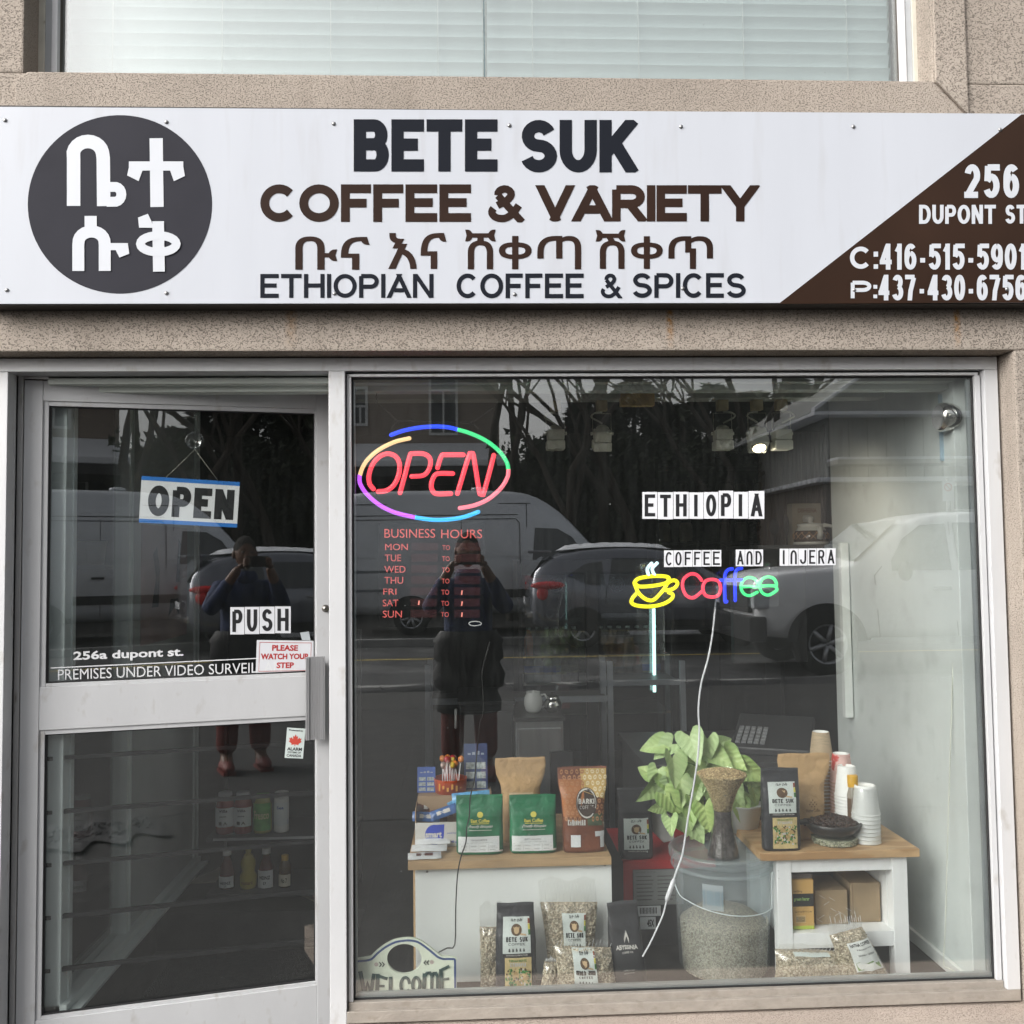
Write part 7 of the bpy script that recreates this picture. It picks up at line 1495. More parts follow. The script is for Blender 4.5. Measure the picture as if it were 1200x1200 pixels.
def body(name, par, st, mt, ctrl, nose=False):
    """st: rows (x, halfwidth, z_bottom, z_belt, z_top, top_taper)"""
    m = MB(); prof = lambda W, zb, zm, zt, tp: [(0, zb), (W * .86, zb), (W, zb + .12), (W * 1.0, zm - .18), (W * .985, zm), (W * (tp + (.985 - tp) * .35), zm + (zt - zm) * .65), (W * tp, zt - .03), (W * tp * .86, zt), (W * tp * .4, zt + .02), (0, zt + .025)]
    rows = []
    for (x, W, zb, zm, zt, tp) in st:
        p = prof(W, zb, zm, zt, tp); rows.append([(x, y, z) for y, z in p] + [(x, -y, z) for y, z in p[-2:0:-1]])
    k = len(rows[0])
    m.v = [Vector(q) for r_ in rows for q in r_]
    for i in range(len(rows) - 1):
        for j in range(k): a, b = i * k + j, i * k + (j + 1) % k; m.f.append([a, a + k, b + k, b]); m.m.append(0); m.sm.append(True)
    m.f.append(list(range(k))); m.m.append(0); m.sm.append(True); m.f.append([(len(rows) - 1) * k + j for j in range(k)][::-1]); m.m.append(0); m.sm.append(True)
    o = m.build(name, mt, par); md = o.modifiers.new('sub', 'SUBSURF'); md.levels = 1; md.render_levels = 1; return o
def interp(st, x, i):
    for a, b in zip(st, st[1:]):
        if min(a[0], b[0]) <= x <= max(a[0], b[0]): t = (x - a[0]) / (b[0] - a[0] or 1); return a[i] + (b[i] - a[i]) * t
    return st[0][i] if abs(x - st[0][0]) < abs(x - st[-1][0]) else st[-1][i]
def side_y(st, x, z):
    W, zm, zt, tp = (interp(st, x, i) for i in (1, 3, 4, 5))
    if z <= zm: return W * .99
    t = min(1, (z - zm) / max(.05, zt - zm)); return W * (.985 + (tp - .985) * t)
def panel(par, st, pts, mt, name, lift=.012, sides=(1, -1), th_=.006):
    for s_ in sides:
        m = MB(); q = [(x, s_ * (side_y(st, x, z) + lift), z) for x, z in pts]
        # subdivide the outline so it hugs the side
        m.poly(q if s_ < 0 else q[::-1]); m.build(name, mt, par)
def seam(par, st, pts, name='seam', wd=.012, sides=(1,), mt=None):
    for s_ in sides:
        m = MB()
        for qd in stroke2(pts, wd): m.poly([(x, s_ * (side_y(st, x, z) + .016), z) for x, z in qd])
        m.build(name, mt or mat('seam_black', (.03, .03, .032), .7), par)
# ---- grey high roof van, nose to +x
VG = mat('van_grey', (.62, .65, .69), .3, .25, .05, 2, coat=.6)
vn = thing('parked_van', 'silver grey high roof van parked across the street, mirrored in the glass', 'van', (0, -15.95, .17))
vs = [(-2.52, .92, .45, 1.35, 2.62, .80), (-2.45, .98, .38, 1.35, 2.76, .84), (-1.5, 1.0, .36, 1.35, 2.80, .86), (0, 1.0, .36, 1.35, 2.80, .86), (.95, 1.0, .36, 1.35, 2.78, .86), (1.35, 1.0, .36, 1.35, 2.66, .83), (1.75, 1.0, .36, 1.33, 2.40, .80), (2.15, .99, .36, 1.30, 2.02, .80), (2.55, .98, .36, 1.20, 1.52, .88), (2.85, .96, .36, 1.10, 1.28, .92), (3.2, .92, .38, 1.0, 1.16, .93), (3.38, .82, .42, .85, 1.0, .93)]
body('body', vn, vs, VG, None)
for x in (-1.12, 2.42):
    for s_ in (1, -1): wheel(vn, x, s_ * .88, .35, .22, s_, 8)
for xc in (-1.12, 2.42): 
    for s_ in (1, -1):
        m = MB(); m.poly([(xc + .44 * math.cos(R(a)), s_ * 1.004, .36 + .40 * math.sin(R(a))) for a in range(0, 181, 12)] if s_ < 0 else [(xc + .44 * math.cos(R(a)), s_ * 1.004, .36 + .40 * math.sin(R(a))) for a in range(180, -1, -12)]); m.build('wheel_arch', BLKP, vn)
panel(vn, vs, [(1.22, 1.42), (2.34, 1.38), (2.0, 1.86), (1.72, 2.02), (1.28, 2.04)], CGL, 'side_window')
m = MB(); m.poly([(2.62, -.84, 1.47), (2.62, .84, 1.47), (1.86, .72, 2.30), (1.86, -.72, 2.30)]); m.build('windscreen', CGL, vn)
for z in (2.52, 2.30): seam(vn, vs, [(-2.4, z), (1.2 if z > 2.4 else .95, z)], wd=.016)
seam(vn, vs, [(1.12, .5), (1.12, 2.5)], wd=.014); seam(vn, vs, [(-.15, .5), (-.15, 2.25)], wd=.01); seam(vn, vs, [(.98, 1.35), (.98, 2.14), (.9, 2.22), (-2.3, 2.22)], wd=.014); seam(vn, vs, [(-2.4, 1.22), (2.3, 1.22)], wd=.05, mt=mat('van_trim', (.20, .22, .24), .5)); seam(vn, vs, [(-2.4, .86), (-1.6, .86)], wd=.05, mt=mat('van_trim')); seam(vn, vs, [(-.6, .78), (1.9, .78)], wd=.16, mt=BLKP); seam(vn, vs, [(-2.4, 1.5), (1.15, 1.5)], wd=.03, mt=mat('van_light', (.6, .63, .66), .3))
for hx in (1.35, -.3): MB().box(hx, hx + .22, 1.012, 1.04, 1.16, 1.20).build('door_handle', BLKP, vn, .008)
MB().box(-2.55, -2.49, .5, .92, 1.0, 1.5).build('tail_light', mat('tail_red', (.4, .03, .03), .2), vn, .02)
m = MB(); m.ell((2.2, 1.14, 1.5), (.06, .10, .17), 10, 8); m.build('mirror', BLKP, vn); m = MB(); m.box(3.2, 3.42, -.9, .9, .36, .62); m.build('bumper', BLKP, vn, .03)
for s_ in (1, -1): m = MB(); m.ell((3.16, s_ * .78, .98), (.18, .09, .12), 10, 8); m.build('headlight', mat('lamp_glass', (.5, .52, .55), .1), vn)
m = MB(); m.ell((.2, .1, 2.86), (.16, .1, .05), 12, 6); m.build('roof_vent', VG, vn)
# ---- dark SUV, tail towards -x
SG = mat('suv_dark', (.19, .20, .235), .2, .4, 0, coat=1)
sv = thing('parked_suv', 'dark grey hatchback car with snow along its roof, between van and pickup in reflection', 'car', (1.02, -13.45, .10))
ss = [(.0, .72, .5, .95, 1.12, .85), (.06, .84, .36, 1.0, 1.32, .74), (.35, .90, .28, 1.02, 1.56, .72), (.8, .92, .26, 1.02, 1.66, .72), (1.6, .93, .25, 1.0, 1.70, .74), (2.3, .93, .25, .99, 1.66, .74), (2.8, .93, .25, .98, 1.48, .74), (3.35, .92, .25, .98, 1.10, .84), (3.8, .90, .26, .92, 1.03, .88), (4.25, .84, .28, .82, .93, .88), (4.42, .66, .32, .7, .82, .88)]
body('body', sv, ss, SG, None)
for x in (.86, 3.52):
    for s_ in (1, -1):
        wheel(sv, x, s_ * .82, .34, .2, s_); m = MB(); pt_w = [(x + .42 * math.cos(R(a)), s_ * .938, .3 + .40 * math.sin(R(a))) for a in range(0, 181, 12)]; m.poly(pt_w if s_ < 0 else pt_w[::-1]); m.build('wheel_arch', BLKP, sv)
panel(sv, ss, [(.62, 1.22), (.95, 1.08), (1.25, 1.06), (1.22, 1.45), (.95, 1.42)], CGL, 'rear_side_window'); panel(sv, ss, [(1.30, 1.06), (2.12, 1.05), (2.12, 1.50), (1.4, 1.51)], CGL, 'side_window'); panel(sv, ss, [(2.2, 1.05), (3.12, 1.04), (2.75, 1.38), (2.2, 1.50)], CGL, 'side_window')
m = MB(); m.poly([(-.0, -.62, 1.20), (-.0, .62, 1.20), (.26, .55, 1.56), (.26, -.55, 1.56)][::-1]); m.build('rear_window', CGL, sv); m = MB(); m.poly([(3.3, -.72, 1.16), (3.3, .72, 1.16), (2.72, .62, 1.56), (2.72, -.62, 1.56)]); m.build('windscreen', CGL, sv)
TL = mat('tail_light', (.55, .02, .02), .15, emit=(.55, .02, .02), es=.04)
for s_ in (1, -1): m = MB(); m.ell((.30, s_ * .84, 1.06), (.30, .105, .07), 12, 8); m.ell((.20, s_ * .85, .93), (.10, .08, .12), 10, 8); m.build('tail_light', TL, sv)
for hx in (1.95, 2.9): MB().box(hx, hx + .2, .935, .96, .88, .92).build('door_handle', mat('chrome_trim', (.6, .6, .6), .2, .9), sv, .008)
seam(sv, ss, [(2.16, .35), (2.16, 1.5)]); seam(sv, ss, [(1.25, .75), (1.28, 1.05)]); seam(sv, ss, [(3.15, .45), (3.15, 1.02)]); seam(sv, ss, [(1.3, .38), (3.1, .38)], wd=.16, mt=BLKP)
MB().box(-.06, -.045, -.26, .26, .72, .84).build('number_plate', TILE, sv)
m = MB(); m.box(-.02, .38, -.62, .62, 1.60, 1.65); m.build('roof_spoiler', SG, sv, .015); m = MB(); m.box(-.05, .1, -.7, .7, .52, .60); m.build('bumper_trim', mat('chrome_trim', (.6, .6, .6), .2, .9), sv, .01)
m = MB(); r_ = random.Random(4)
m.grid(lambda u, v: (.55 + 1.9 * u, -.58 + 1.16 * v, 1.70 + (.075 + r_.uniform(-.012, .012)) * math.sin(math.pi * v) ** .4 * min(1, min(u, 1 - u) * 14) - .05 * abs(u - .5) ** 2 * 4), 30, 8); o = m.build('roof_snow', SNOW, sv)
# ---- white pickup, nose towards -x
PW = mat('pickup_white', (.84, .85, .87), .25, .05, .02, coat=.6)
pu = thing('parked_pickup', 'white pickup truck parked nearest the shop, mirrored at the right of the window', 'pickup truck', (3.72, -9.95, .04))
ps = [(0, .80, .55, 1.05, 1.22, .92), (.12, .93, .48, 1.15, 1.34, .90), (.6, .98, .45, 1.2, 1.40, .90), (1.25, 1.0, .42, 1.22, 1.43, .90), (1.42, 1.0, .42, 1.25, 1.5, .86), (1.75, 1.0, .42, 1.27, 1.80, .80), (2.1, 1.0, .42, 1.28, 2.05, .78), (2.6, 1.0, .42, 1.28, 2.14, .78), (3.3, 1.0, .42, 1.28, 2.15, .78), (3.9, 1.0, .42, 1.28, 2.10, .78), (4.12, 1.0, .42, 1.28, 1.98, .78), (4.2, 1.0, .5, 1.25, 1.34, .96), (5.7, 1.0, .5, 1.25, 1.33, .96), (5.8, .98, .5, 1.2, 1.3, .96)]
body('body', pu, ps, PW, None)
for x in (.92, 4.75):
    for s_ in (1, -1):
        wheel(pu, x, s_ * .90, .42, .26, s_, 6); m = MB(); pt_w = [(x + .53 * math.cos(R(a)), s_ * 1.008, .45 + .50 * math.sin(R(a))) for a in range(0, 181, 10)]; m.poly(pt_w if s_ < 0 else pt_w[::-1]); m.build('wheel_arch', BLKP, pu)
PGS = mat('pickup_glass', (.12, .14, .14), .08, coat=1)
panel(pu, ps, [(1.82, 1.36), (2.62, 1.36), (2.62, 1.98), (2.28, 1.96), (2.02, 1.78), (1.84, 1.50)], PGS, 'side_window'); panel(pu, ps, [(2.72, 1.36), (3.75, 1.36), (3.75, 1.98), (2.72, 1.99)], PGS, 'side_window')
m = MB(); m.poly([(1.36, -.86, 1.50), (1.36, .86, 1.50), (2.02, .72, 2.04), (2.02, -.72, 2.04)][::-1]); m.build('windscreen', PGS, pu)
seam(pu, ps, [(1.62, .5), (1.58, 1.3), (1.70, 1.42)], wd=.012); seam(pu, ps, [(2.67, .5), (2.67, 2.0)], wd=.012); seam(pu, ps, [(1.5, .45), (4.2, .45)], wd=.09, mt=mat('sill_grey', (.3, .3, .31), .5))
for hx in (2.35, 3.5): MB().box(hx, hx + .24, 1.0, 1.035, 1.10, 1.15).build('door_handle', mat('chrome_trim'), pu, .01)
m = MB(); m.box(-.08, .15, -.95, .95, .45, .78); m.build('bumper', mat('bumper_dark', (.06, .06, .065), .3, .5), pu, .03); m = MB(); m.ell((1.92, 1.14, 1.36), (.08, .12, .13), 10, 8); m.build('mirror', BLKP, pu)
m = MB(); m.box(-.03, .04, -.7, .7, .82, 1.16); m.build('grille', BLKP, pu, .02)
for s_ in (1, -1): m = MB(); m.box(-.02, .2, s_ * .93 - .14 * (s_ > 0), s_ * .93 + .14 * (s_ < 0), .88, 1.14); m.build('headlight', mat('lamp_glass'), pu, .03)
# ---- buildings across the street
BRK = mat('brown_brick', (.30, .25, .21), .9, var=.16, vs=30, stretch=(1, 1, 5), bump=.3, bs=40); TRM = mat('window_trim', (.62, .63, .62), .6); SDG = mat('grey_siding', (.33, .335, .32), .8, var=.1, vs=8, stretch=(6, 1, .2)); BRK2 = mat('tan_brick', (.38, .34, .31), .9, var=.14, vs=26, stretch=(1, 1, 5)); ROOFM = mat('roof_dark', (.05, .05, .052), .9); DKW = mat('dark_pane', (.05, .055, .06), .1)
def wind(par, x0, x1, z0, z1, y, panes=2):
    f = MB(); d = .07
    f.box(x0 - d, x0, y, y + .08, z0 - d, z1 + d); f.box(x1, x1 + d, y, y + .08, z0 - d, z1 + d); f.box(x0, x1, y, y + .08, z1, z1 + d); f.box(x0, x1, y, y + .08, z0 - d, z0); f.box(x0, x1, y + .01, y + .07, (z0 + z1) / 2 - .03, (z0 + z1) / 2 + .03)
    if panes > 1: f.box((x0 + x1) / 2 - .025, (x0 + x1) / 2 + .025, y + .012, y + .068, z0, (z0 + z1) / 2 - .03)
    o = f.build('window', TRM, par); m = MB(); m.box(x0, x1, y - .02, y + .02, z0, z1); m.build('pane', DKW, o)
def RF(px, py, D):           # world point whose mirror image in the main glass is at this pixel, at distance D from the camera
    q = P(px, py, D + CAMP.y); return Vector((q.x, -q.y, q.z))
hb = thing('brick_house', 'brown brick house with pale window frames and snowy porch roof across the street', 'building', (-6, -24, .17), world=True)
yb = -23.5
MB().box(-13, RF(585, 500, 26.5).x, -33, yb, .17, 10.5).build('wall', BRK, hb)
for (a, b, t_, u) in ((416, 428, 456, 496), (505, 534, 440, 507), (350, 375, 440, 507), (555, 575, 560, 600)):
    p, q = RF(a, t_, 26.5), RF(b, u, 26.5)
    wind(hb, min(p.x, q.x), max(p.x, q.x), q.z, p.z if t_ > 445 else p.z + .8, yb)
for x in (-9, -6.5): wind(hb, x, x + 1, 5.2, 7.2, yb); wind(hb, x, x + 1, 1.6, 3.4, yb)
a, b = RF(425, 541, 24), RF(592, 541, 24); c, d = RF(440, 514, 25.5), RF(578, 514, 25.5)
m = MB(); m.hexa([(a.x - 4, -21.0, a.z - .12), (b.x, -21.0, a.z - .12), (b.x, yb, a.z - .02), (a.x - 4, yb, a.z - .02), (a.x - 4, -21, a.z + .05), (b.x, -21, a.z + .05), (d.x, yb + .02, c.z), (c.x - 4, yb + .02, c.z)]); m.build('porch_snow', SNOW, hb, .03)
m = MB(); m.box(a.x - 4, b.x, -21.0, yb, a.z - .38, a.z - .13); m.build('porch_roof', ROOFM, hb)
for x in (-8, -4.6, -1.6, b.x - .15): MB().box(x - .09, x + .09, -21.3, -21.12, .17, a.z - .4).build('porch_post', mat('post_dark', (.07, .065, .06), .7), hb)
m = MB(); m.box(-13, b.x, yb + .01, yb + .02, .17, a.z - .4); m.build('porch_shade_sheet', mat('porch_shade', (.035, .03, .028), .9), hb)  # thin near-black sheet over the brick: porch shade put into its colour
m = MB(); m.prism([(-13.3, -23.2, 10.5), (1.8, -23.2, 10.5), (-5.5, -23.2, 14)], (0, -10, 0)); m.build('roof', ROOFM, hb)
h2 = thing('sided_house', 'grey sided house with brick base and snow lined roof edges across the street', 'building', (11, -19, .17), world=True)
D2 = 20.0; yc = -(D2 + CAMP.y); xw = RF(968, 600, D2).x
MB().box(xw, 22, yc - 10, yc, .17, RF(1000, 566, D2).z).build('brick_wall', BRK2, h2)
MB().box(xw - .3, 22, yc - 10, yc + .35, RF(1000, 566, D2).z + .001, RF(1000, 562, D2).z + .03).build('snow_ledge', SNOW, h2, .02)
MB().box(xw + .15, 22, yc - 10, yc - .15, RF(1000, 562, D2).z + .031, RF(1000, 488, D2).z).build('siding_wall', SDG, h2)
for i in range(26): x = xw + .2 + i * .42; MB().box(x, x + .03, yc - .1495, yc - .10, RF(1000, 562, D2).z + .04, RF(1000, 490, D2).z).build('batten', SDG, h2)
MB().box(xw + .1, 19.5, yc - .149, yc + .5, RF(1000, 546, D2).z, RF(1000, 541, D2).z).build('balcony_edge', SDG, h2); MB().box(xw + .1, 19.5, yc - .1, yc + .5, RF(1000, 541, D2).z + .001, RF(1000, 540, D2).z + .04).build('snow_ledge', SNOW, h2, .01)
MB().box(xw - .3, 22, yc - 10, yc + .3, RF(1000, 488, D2).z + .001, RF(1000, 486, D2).z + .04).build('snow_ledge', SNOW, h2, .01)
gz = RF(1000, 486, D2).z + .045
m = MB(); m.prism([(xw - .3, yc + .1, gz), (22, yc + .1, gz), (22, yc + .1, gz + 5), (RF(1040, 455, D2).x, yc + .1, gz + 1.2)], (0, -9, 0)); m.build('gable', SDG, h2)
m = MB(); m.prism([(xw - .3, yc + .12, gz), (RF(1040, 455, D2).x, yc + .12, gz + 1.2), (RF(1040, 455, D2).x, yc + .12, gz + 1.28), (xw - .3, yc + .12, gz + .08)], (0, .2, 0)); m.build('snow_verge', SNOW, h2)
wind(h2, 14.3, 15.6, RF(1000, 530, D2).z, RF(1000, 498, D2).z, yc - .1, 1); wind(h2, 10.6, 11.5, 2.0, 3.1, yc + .01, 1)
pz_ = RF(1112, 575, 17.5); t = thing('no_parking_sign', 'small white no parking sign on a thin post across the street', 'sign', (pz_.x, pz_.y, .17), world=True)
MB().tube([(pz_.x, pz_.y - .03, .17), (pz_.x, pz_.y - .03, pz_.z + .25)], .03, 8).build('post', mat('galvanised', (.35, .36, .36), .5, .6), t); MB().box(pz_.x - .11, pz_.x + .11, pz_.y, pz_.y + .006, pz_.z - .2, pz_.z + .2).build('plate', TILE, t)
m = MB(); 
for qd in stroke2([(.07 * math.cos(a * .2618), .07 + .07 * math.sin(a * .2618)) for a in range(24)], .018, True) + stroke2([(-.05, .12), (.05, .02)], .016): m.poly([(pz_.x + x, pz_.y + .008, pz_.z + z) for x, z in qd][::-1])
m.build('red_ring', RED, t)
# ---- trees
BARK = mat('bark_dark', (.045, .036, .028), .95, var=.3, vs=20); NDL = mat('conifer_green', (.022, .032, .018), .9, var=.5, vs=1.5); NDL2 = mat('evergreen_leaf', (.035, .045, .022), .8, var=.4, vs=2)
def bare_tree(x, y, h, seed, label, spread=.5):
    r = random.Random(seed); t = thing('bare_tree', label, 'tree', (x, y, .17)); tr = MB(); br = MB()
    def grow(p, d, L_, rad, dep):
        n = 3; pts = [p]; q = p; dd = d.copy()
        for i in range(n):
            dd = (dd + Vector((r.uniform(-.18, .18), r.uniform(-.18, .18), r.uniform(-.05, .12)))).normalized(); q = q + dd * (L_ / n); pts.append(q)
        (tr if dep == 0 else br).tube(pts, [rad * (1 - .35 * i / n) for i in range(n + 1)], 6 if dep < 2 else (4 if dep < 4 else 3), caps=False)
        if dep >= 6: return
        for k in range(r.choice((2, 3, 3)) if dep < 3 else 3):
            a = r.uniform(0, 6.283); s_ = r.uniform(.35, .8) * (spread + .5); nd = (dd + Vector((math.cos(a) * s_, math.sin(a) * s_, r.uniform(-.1, .25)))).normalized()
            grow(pts[r.choice((2, 3, 3))], nd, L_ * r.uniform(.6, .82), rad * .55, dep + 1)
    grow(Vector((0, 0, 0)), Vector((0, 0, 1)), h * .34, h * .016, 0)
    tr.build('trunk', BARK, t); br.build('branches', BARK, t); return t
for i, (px, D, h, sp_) in enumerate(((600, 22, 11, .5), (628, 26, 13, .6), (655, 21, 10, .5), (700, 24, 12, .6), (752, 22, 11, .7), (800, 27, 13, .6), (850, 23, 11, .6), (890, 26, 12, .6), (930, 24.5, 12, .6))):
    q = RF(px, 600, D); bare_tree(q.x, q.y, h, i + 3, ['slim bare tree beside the brick house', 'tall bare tree behind the slim one', 'bare forked tree above the van roof', 'bare tree behind the dark car', 'spreading bare tree in the middle of the view', 'tall bare tree right of the middle', 'bare tree left of the sided house', 'bare tree behind the pickup nose', 'bare tree at the corner of the sided house'][i], sp_)
def evergreen(x, y, h, rad, seed, label, n=5200):
    r = random.Random(seed); t = thing('evergreen_tree', label, 'tree', (x, y, .17)); MB().tube([(0, 0, 0), (0, 0, h * .5), (0, 0, h * .95)], [rad * .09, rad * .06, .02], 7).build('trunk', BARK, t); m = MB()
    for i in range(n):
        z = h * (.03 + .97 * r.random() ** .8); rr = rad * (1 - z / h) ** .6 * (.35 + .65 * r.random()) * (1 + .25 * math.sin(z * 5 + seed)); a = r.uniform(0, 6.283); c = Vector((rr * math.cos(a), rr * math.sin(a), z)); s_ = r.uniform(.10, .26)
        d = Vector((math.cos(a) + r.uniform(-.6, .6), math.sin(a) + r.uniform(-.6, .6), r.uniform(-.7, .3))).normalized(); u = d.orthogonal().normalized() * s_ * .45
        m.add([c - u, c + d * s_ * 1.6, c + u], [(0, 1, 2)])
    m.build('foliage', NDL if seed % 2 else NDL2, t)
for i, (px, D, h, rad) in enumerate(((655, 33, 6.0, 2.8), (700, 30, 6.8, 3.2), (745, 32, 7.6, 3.4), (790, 29, 6.2, 3.0), (838, 31, 7.2, 3.4), (885, 29, 6.6, 3.0), (935, 31, 7.5, 3.2), (618, 35, 4.4, 2.6))):
    q = RF(px, 600, D); evergreen(q.x, q.y, h, rad, i + 1, 'dark evergreen tree, number %s from the brick house in the far row' % ('two three four five six seven eight one'.split()[i]))
hd = MB(); r_ = random.Random(9)
for i in range(16000):
    x, z = r_.uniform(0.5, 13), r_.uniform(.2, 4.6 + .5 * math.sin(i)); y = -21.5 - r_.uniform(0, 1.6); s_ = r_.uniform(.06, .16); d = Vector((r_.uniform(-1, 1), r_.uniform(-1, 1), r_.uniform(-1, 1))).normalized(); u = d.orthogonal() * s_ * .5
    hd.add([Vector((x, y, z)) - u, Vector((x, y, z)) + d * s_ * 1.5, Vector((x, y, z)) + u], [(0, 1, 2)])
tag(hd.build('hedge_foliage', NDL2, None), kind='stuff')
MB0 = MB().box(.6, 12.8, -23.5, -22.6, .17, 4.2); o = MB0.build('garden_shed_wall', mat('fence_dark', (.03, .028, .025), .9), None); tag(o, 'dark timber wall behind the hedge across the street', 'wall')
# ---- the photographer
SKIN = mat('skin_brown', (.13, .065, .04), .5, var=.08); JKT = mat('jacket_blue', (.010, .022, .075), .8, var=.4, vs=14, bump=1.0, bs=14); COAT = mat('coat_black', (.012, .012, .014), .7, bump=.5, bs=10); TRS = mat('trousers_maroon', (.11, .016, .013), .8, var=.2); SHO = mat('shoe_red', (.14, .02, .015), .6)
ppx = -.012; py_ = -3.42
pr = thing('person', 'person in blue jacket, black lower coat and maroon trousers holding up a phone', 'person', (ppx, py_, .13))
def skinned(name, verts, edges, radii, mt, par, sub=2):
    me = bpy.data.meshes.new(name); me.from_pydata(verts, edges, []); o = bpy.data.objects.new(name, me); COL.objects.link(o)
    md = o.modifiers.new('skin', 'SKIN'); 
    for i, sv_ in enumerate(me.skin_vertices[0].data): rr = radii[i]; sv_.radius = rr if isinstance(rr, tuple) else (rr, rr); sv_.use_root = (i == 0)
    md.use_smooth_shade = True
    o.modifiers.new('sub', 'SUBSURF').levels = sub; o.modifiers['sub'].render_levels = sub
    dg = bpy.context.evaluated_depsgraph_get(); dg.update(); m2 = bpy.data.meshes.new_from_object(o.evaluated_get(dg)); bpy.data.objects.remove(o); m2.materials.clear(); m2.materials.append(mt)
    o = bpy.data.objects.new(name, m2); COL.objects.link(o); o.parent = par; return o
# body (skin): torso, neck, arms, legs ; local origin between the feet, facing +y
bv = [(0, 0, .85), (0, 0, 1.01), (0, 0, 1.17), (0, .0, 1.285), (0, .0, 1.355), (0, .015, 1.41),
      (.17, 0, 1.285), (.27, .12, 1.14), (.125, .30, 1.41), (.10, .325, 1.455),
      (-.17, 0, 1.285), (-.27, .12, 1.14), (-.125, .30, 1.41), (-.10, .325, 1.455),
      (.10, 0, .84), (.115, .02, .48), (.12, -.01, .10), (.13, .09, .045),
      (-.10, 0, .84), (-.115, .02, .48), (-.12, -.01, .10), (-.13, .09, .045)]
be_ = [(0, 1), (1, 2), (2, 3), (3, 4), (4, 5), (3, 6), (6, 7), (7, 8), (8, 9), (3, 10), (10, 11), (11, 12), (12, 13), (0, 14), (14, 15), (15, 16), (16, 17), (0, 18), (18, 19), (19, 20), (20, 21)]
brd = [(.16, .12), (.15, .11), (.17, .12), (.15, .10), (.065, .065), (.06, .06), .075, .05, .034, .028, .075, .05, .034, .028, .10, .062, .045, .045, .10, .062, .045, .045]
skinned('body', bv, be_, brd, SKIN, pr)
sel = [0, 1, 2, 3, 4, 6, 7, 8, 10, 11, 12]; ix = {v: i for i, v in enumerate(sel)}
jv = [bv[i] for i in sel]; jv[ix[8]] = (.145, .275, 1.375); jv[ix[12]] = (-.145, .275, 1.375)
skinned('jacket', jv, [(ix[a], ix[b]) for a, b in be_ if a in ix and b in ix], [(.19, .14), (.18, .13), (.19, .135), (.15, .11), (.088, .075), .085, .062, .045, .085, .062, .045], JKT, pr)
m = MB(); m.lathe([(.17, .44), (.215, .45), (.225, .52), (.205, .59), (.24, .62), (.245, .70), (.225, .78), (.25, .81), (.225, .90), (.24, .93), (.20, 1.0)], (0, 0, 0), 26); m.v = [Vector((v.x * (1 + .04 * math.sin(v.z * 30)), v.y * .72 + .0, v.z)) for v in m.v]; m.build('coat_skirt', COAT, pr)
MB().lathe([(.08, 1.33), (.098, 1.36), (.09, 1.40), (.07, 1.42)], (0, .01, 0), 20).build('collar', JKT, pr)
for s_ in (1, -1):
    skinned('trouser_leg', [(s_ * .09, 0, .86), (s_ * .11, .02, .48), (s_ * .12, -.01, .11)], [(0, 1), (1, 2)], [.115, .088, .078], TRS, pr)
    m = MB(); m.ell((s_ * .13, .05, .045), (.052, .145, .048), 14, 8); m.box(s_ * .13 - .045, s_ * .13 + .045, -.07, .17, 0, .02); m.build('shoe', SHO, pr, 0)
# head
hdv = MB(); hc_ = Vector((0, .03, 1.55)); 
def headp(u, v):
    th_, a = math.pi * v, 2 * math.pi * u; x, y, z = .078 * math.sin(th_) * math.cos(a), .098 * math.sin(th_) * math.sin(a), .118 * math.cos(th_)
    if z < 0: k = 1 + z * 1.9; x *= k; y = y * (1 + z * 1.2) + (-z) * .10
    if y > 0:
        f = max(0, 1 - (x / .016) ** 2) if abs(x) < .016 else 0
        if -.045 < z < .012: y += .020 * f * (1 - abs(z + .03) / .045)
        for ex in (-.031, .031): y -= .009 * math.exp(-((x - ex) ** 2 / .0002 + (z - .008) ** 2 / .0002))
        y += .006 * math.exp(-((z + .062) ** 2 / .00006 + x * x / .0007))
    return hc_ + Vector((x, y, z))
hdv.grid(headp, 36, 26); hd_ = hdv.build('head', SKIN, pr, weld=True)
m = MB(); m.grid(lambda u, v: hc_ + (headp(u, v * .46) - hc_) * 1.05 + Vector((0, -.008, .004)), 30, 12); m.build('hair', mat('hair_black', (.012, .010, .009), .9, bump=1, bs=200), hd_)
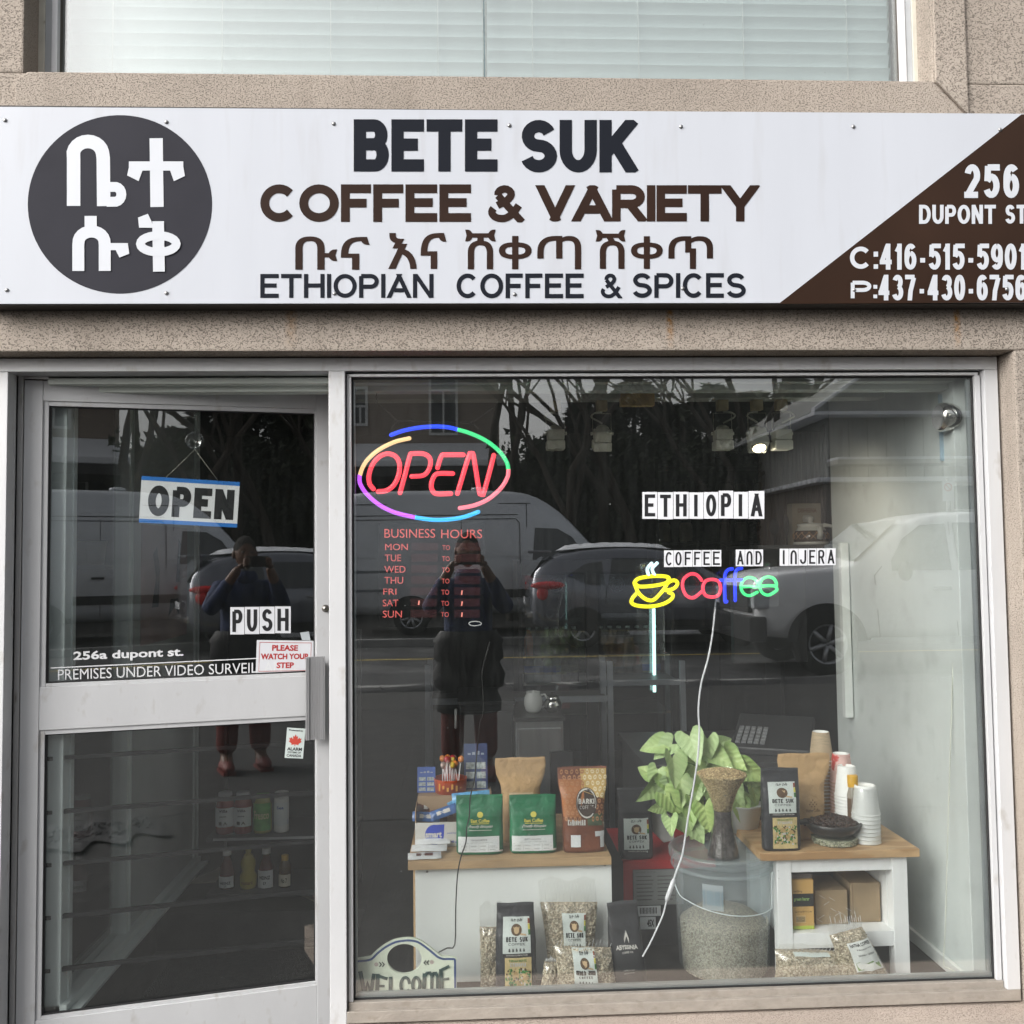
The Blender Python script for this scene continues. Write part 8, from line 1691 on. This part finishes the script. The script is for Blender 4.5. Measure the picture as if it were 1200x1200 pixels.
for s_ in (1, -1):
    m = MB(); m.ell(hc_ + Vector((s_ * .080, -.005, -.008)), (.012, .02, .032), 10, 8); m.build('ear', SKIN, hd_)
    m = MB(); m.ell(hc_ + Vector((s_ * .031, .086, .008)), (.013, .010, .009), 12, 8); e_ = m.build('eye', mat('eye_white', (.2, .18, .17), .2), hd_)
    m = MB(); m.ell(hc_ + Vector((s_ * .031, .0955, .008)), (.0055, .002, .0055), 10, 6); m.build('iris', mat('iris_dark', (.03, .015, .01), .2), hd_)
m = MB(); m.ell(hc_ + Vector((0, .100, -.066)), (.022, .006, .006), 12, 6); m.build('mouth', mat('lips', (.16, .06, .05), .5), hd_)
# hands holding the phone in landscape
ph_c = Vector((0 - ppx, CAMP.y - py_ - .010, CAMP.z - .13))
for s_ in (1, -1):
    w0 = Vector((s_ * .104, .325, 1.45)); pl0 = ph_c + Vector((s_ * .088, -.004, -.022))
    hv = [tuple(w0), tuple(w0.lerp(pl0, .55)), tuple(pl0)]; skinned('hand', hv, [(0, 1), (1, 2)], [(.026, .02), (.034, .020), (.030, .016)], SKIN, pr, 2)
    for k_ in range(4):
        b0 = pl0 + Vector((s_ * .006, 0, -.014 + .014 * k_)); L0 = (.036, .042, .044, .040)[k_]
        fv = [tuple(b0), tuple(b0 + Vector((-s_ * .008, .024, .012))), tuple(b0 + Vector((-s_ * (.008 + L0 * .4), .026, .016))), tuple(b0 + Vector((-s_ * (.008 + L0 * .8), .020, .014)))]
        skinned('finger', fv, [(0, 1), (1, 2), (2, 3)], [.0095, .009, .0082, .007], SKIN, pr, 1)
    tv = [tuple(pl0 + Vector((0, -.012, -.02))), tuple(pl0 + Vector((-s_ * .02, -.022, -.004))), tuple(pl0 + Vector((-s_ * .040, -.020, .004)))]; skinned('thumb', tv, [(0, 1), (1, 2)], [.0115, .010, .008], SKIN, pr, 1)
phn = thing('phone', 'black smartphone held up in landscape by the mirrored person', 'phone', tuple(Vector((ppx, py_, .13)) + ph_c))
MB().box(-.078, .078, -.0045, .0045, -.037, .037).build('phone_body', mat('phone_black', (.015, .015, .017), .25), phn, .003)
MB().box(-.074, .074, -.0052, -.0047, -.034, .034).build('screen', mat('phone_screen', (.03, .03, .035), .1), phn)
for o in bpy.data.objects:
    if '_w' in o: del o['_w']
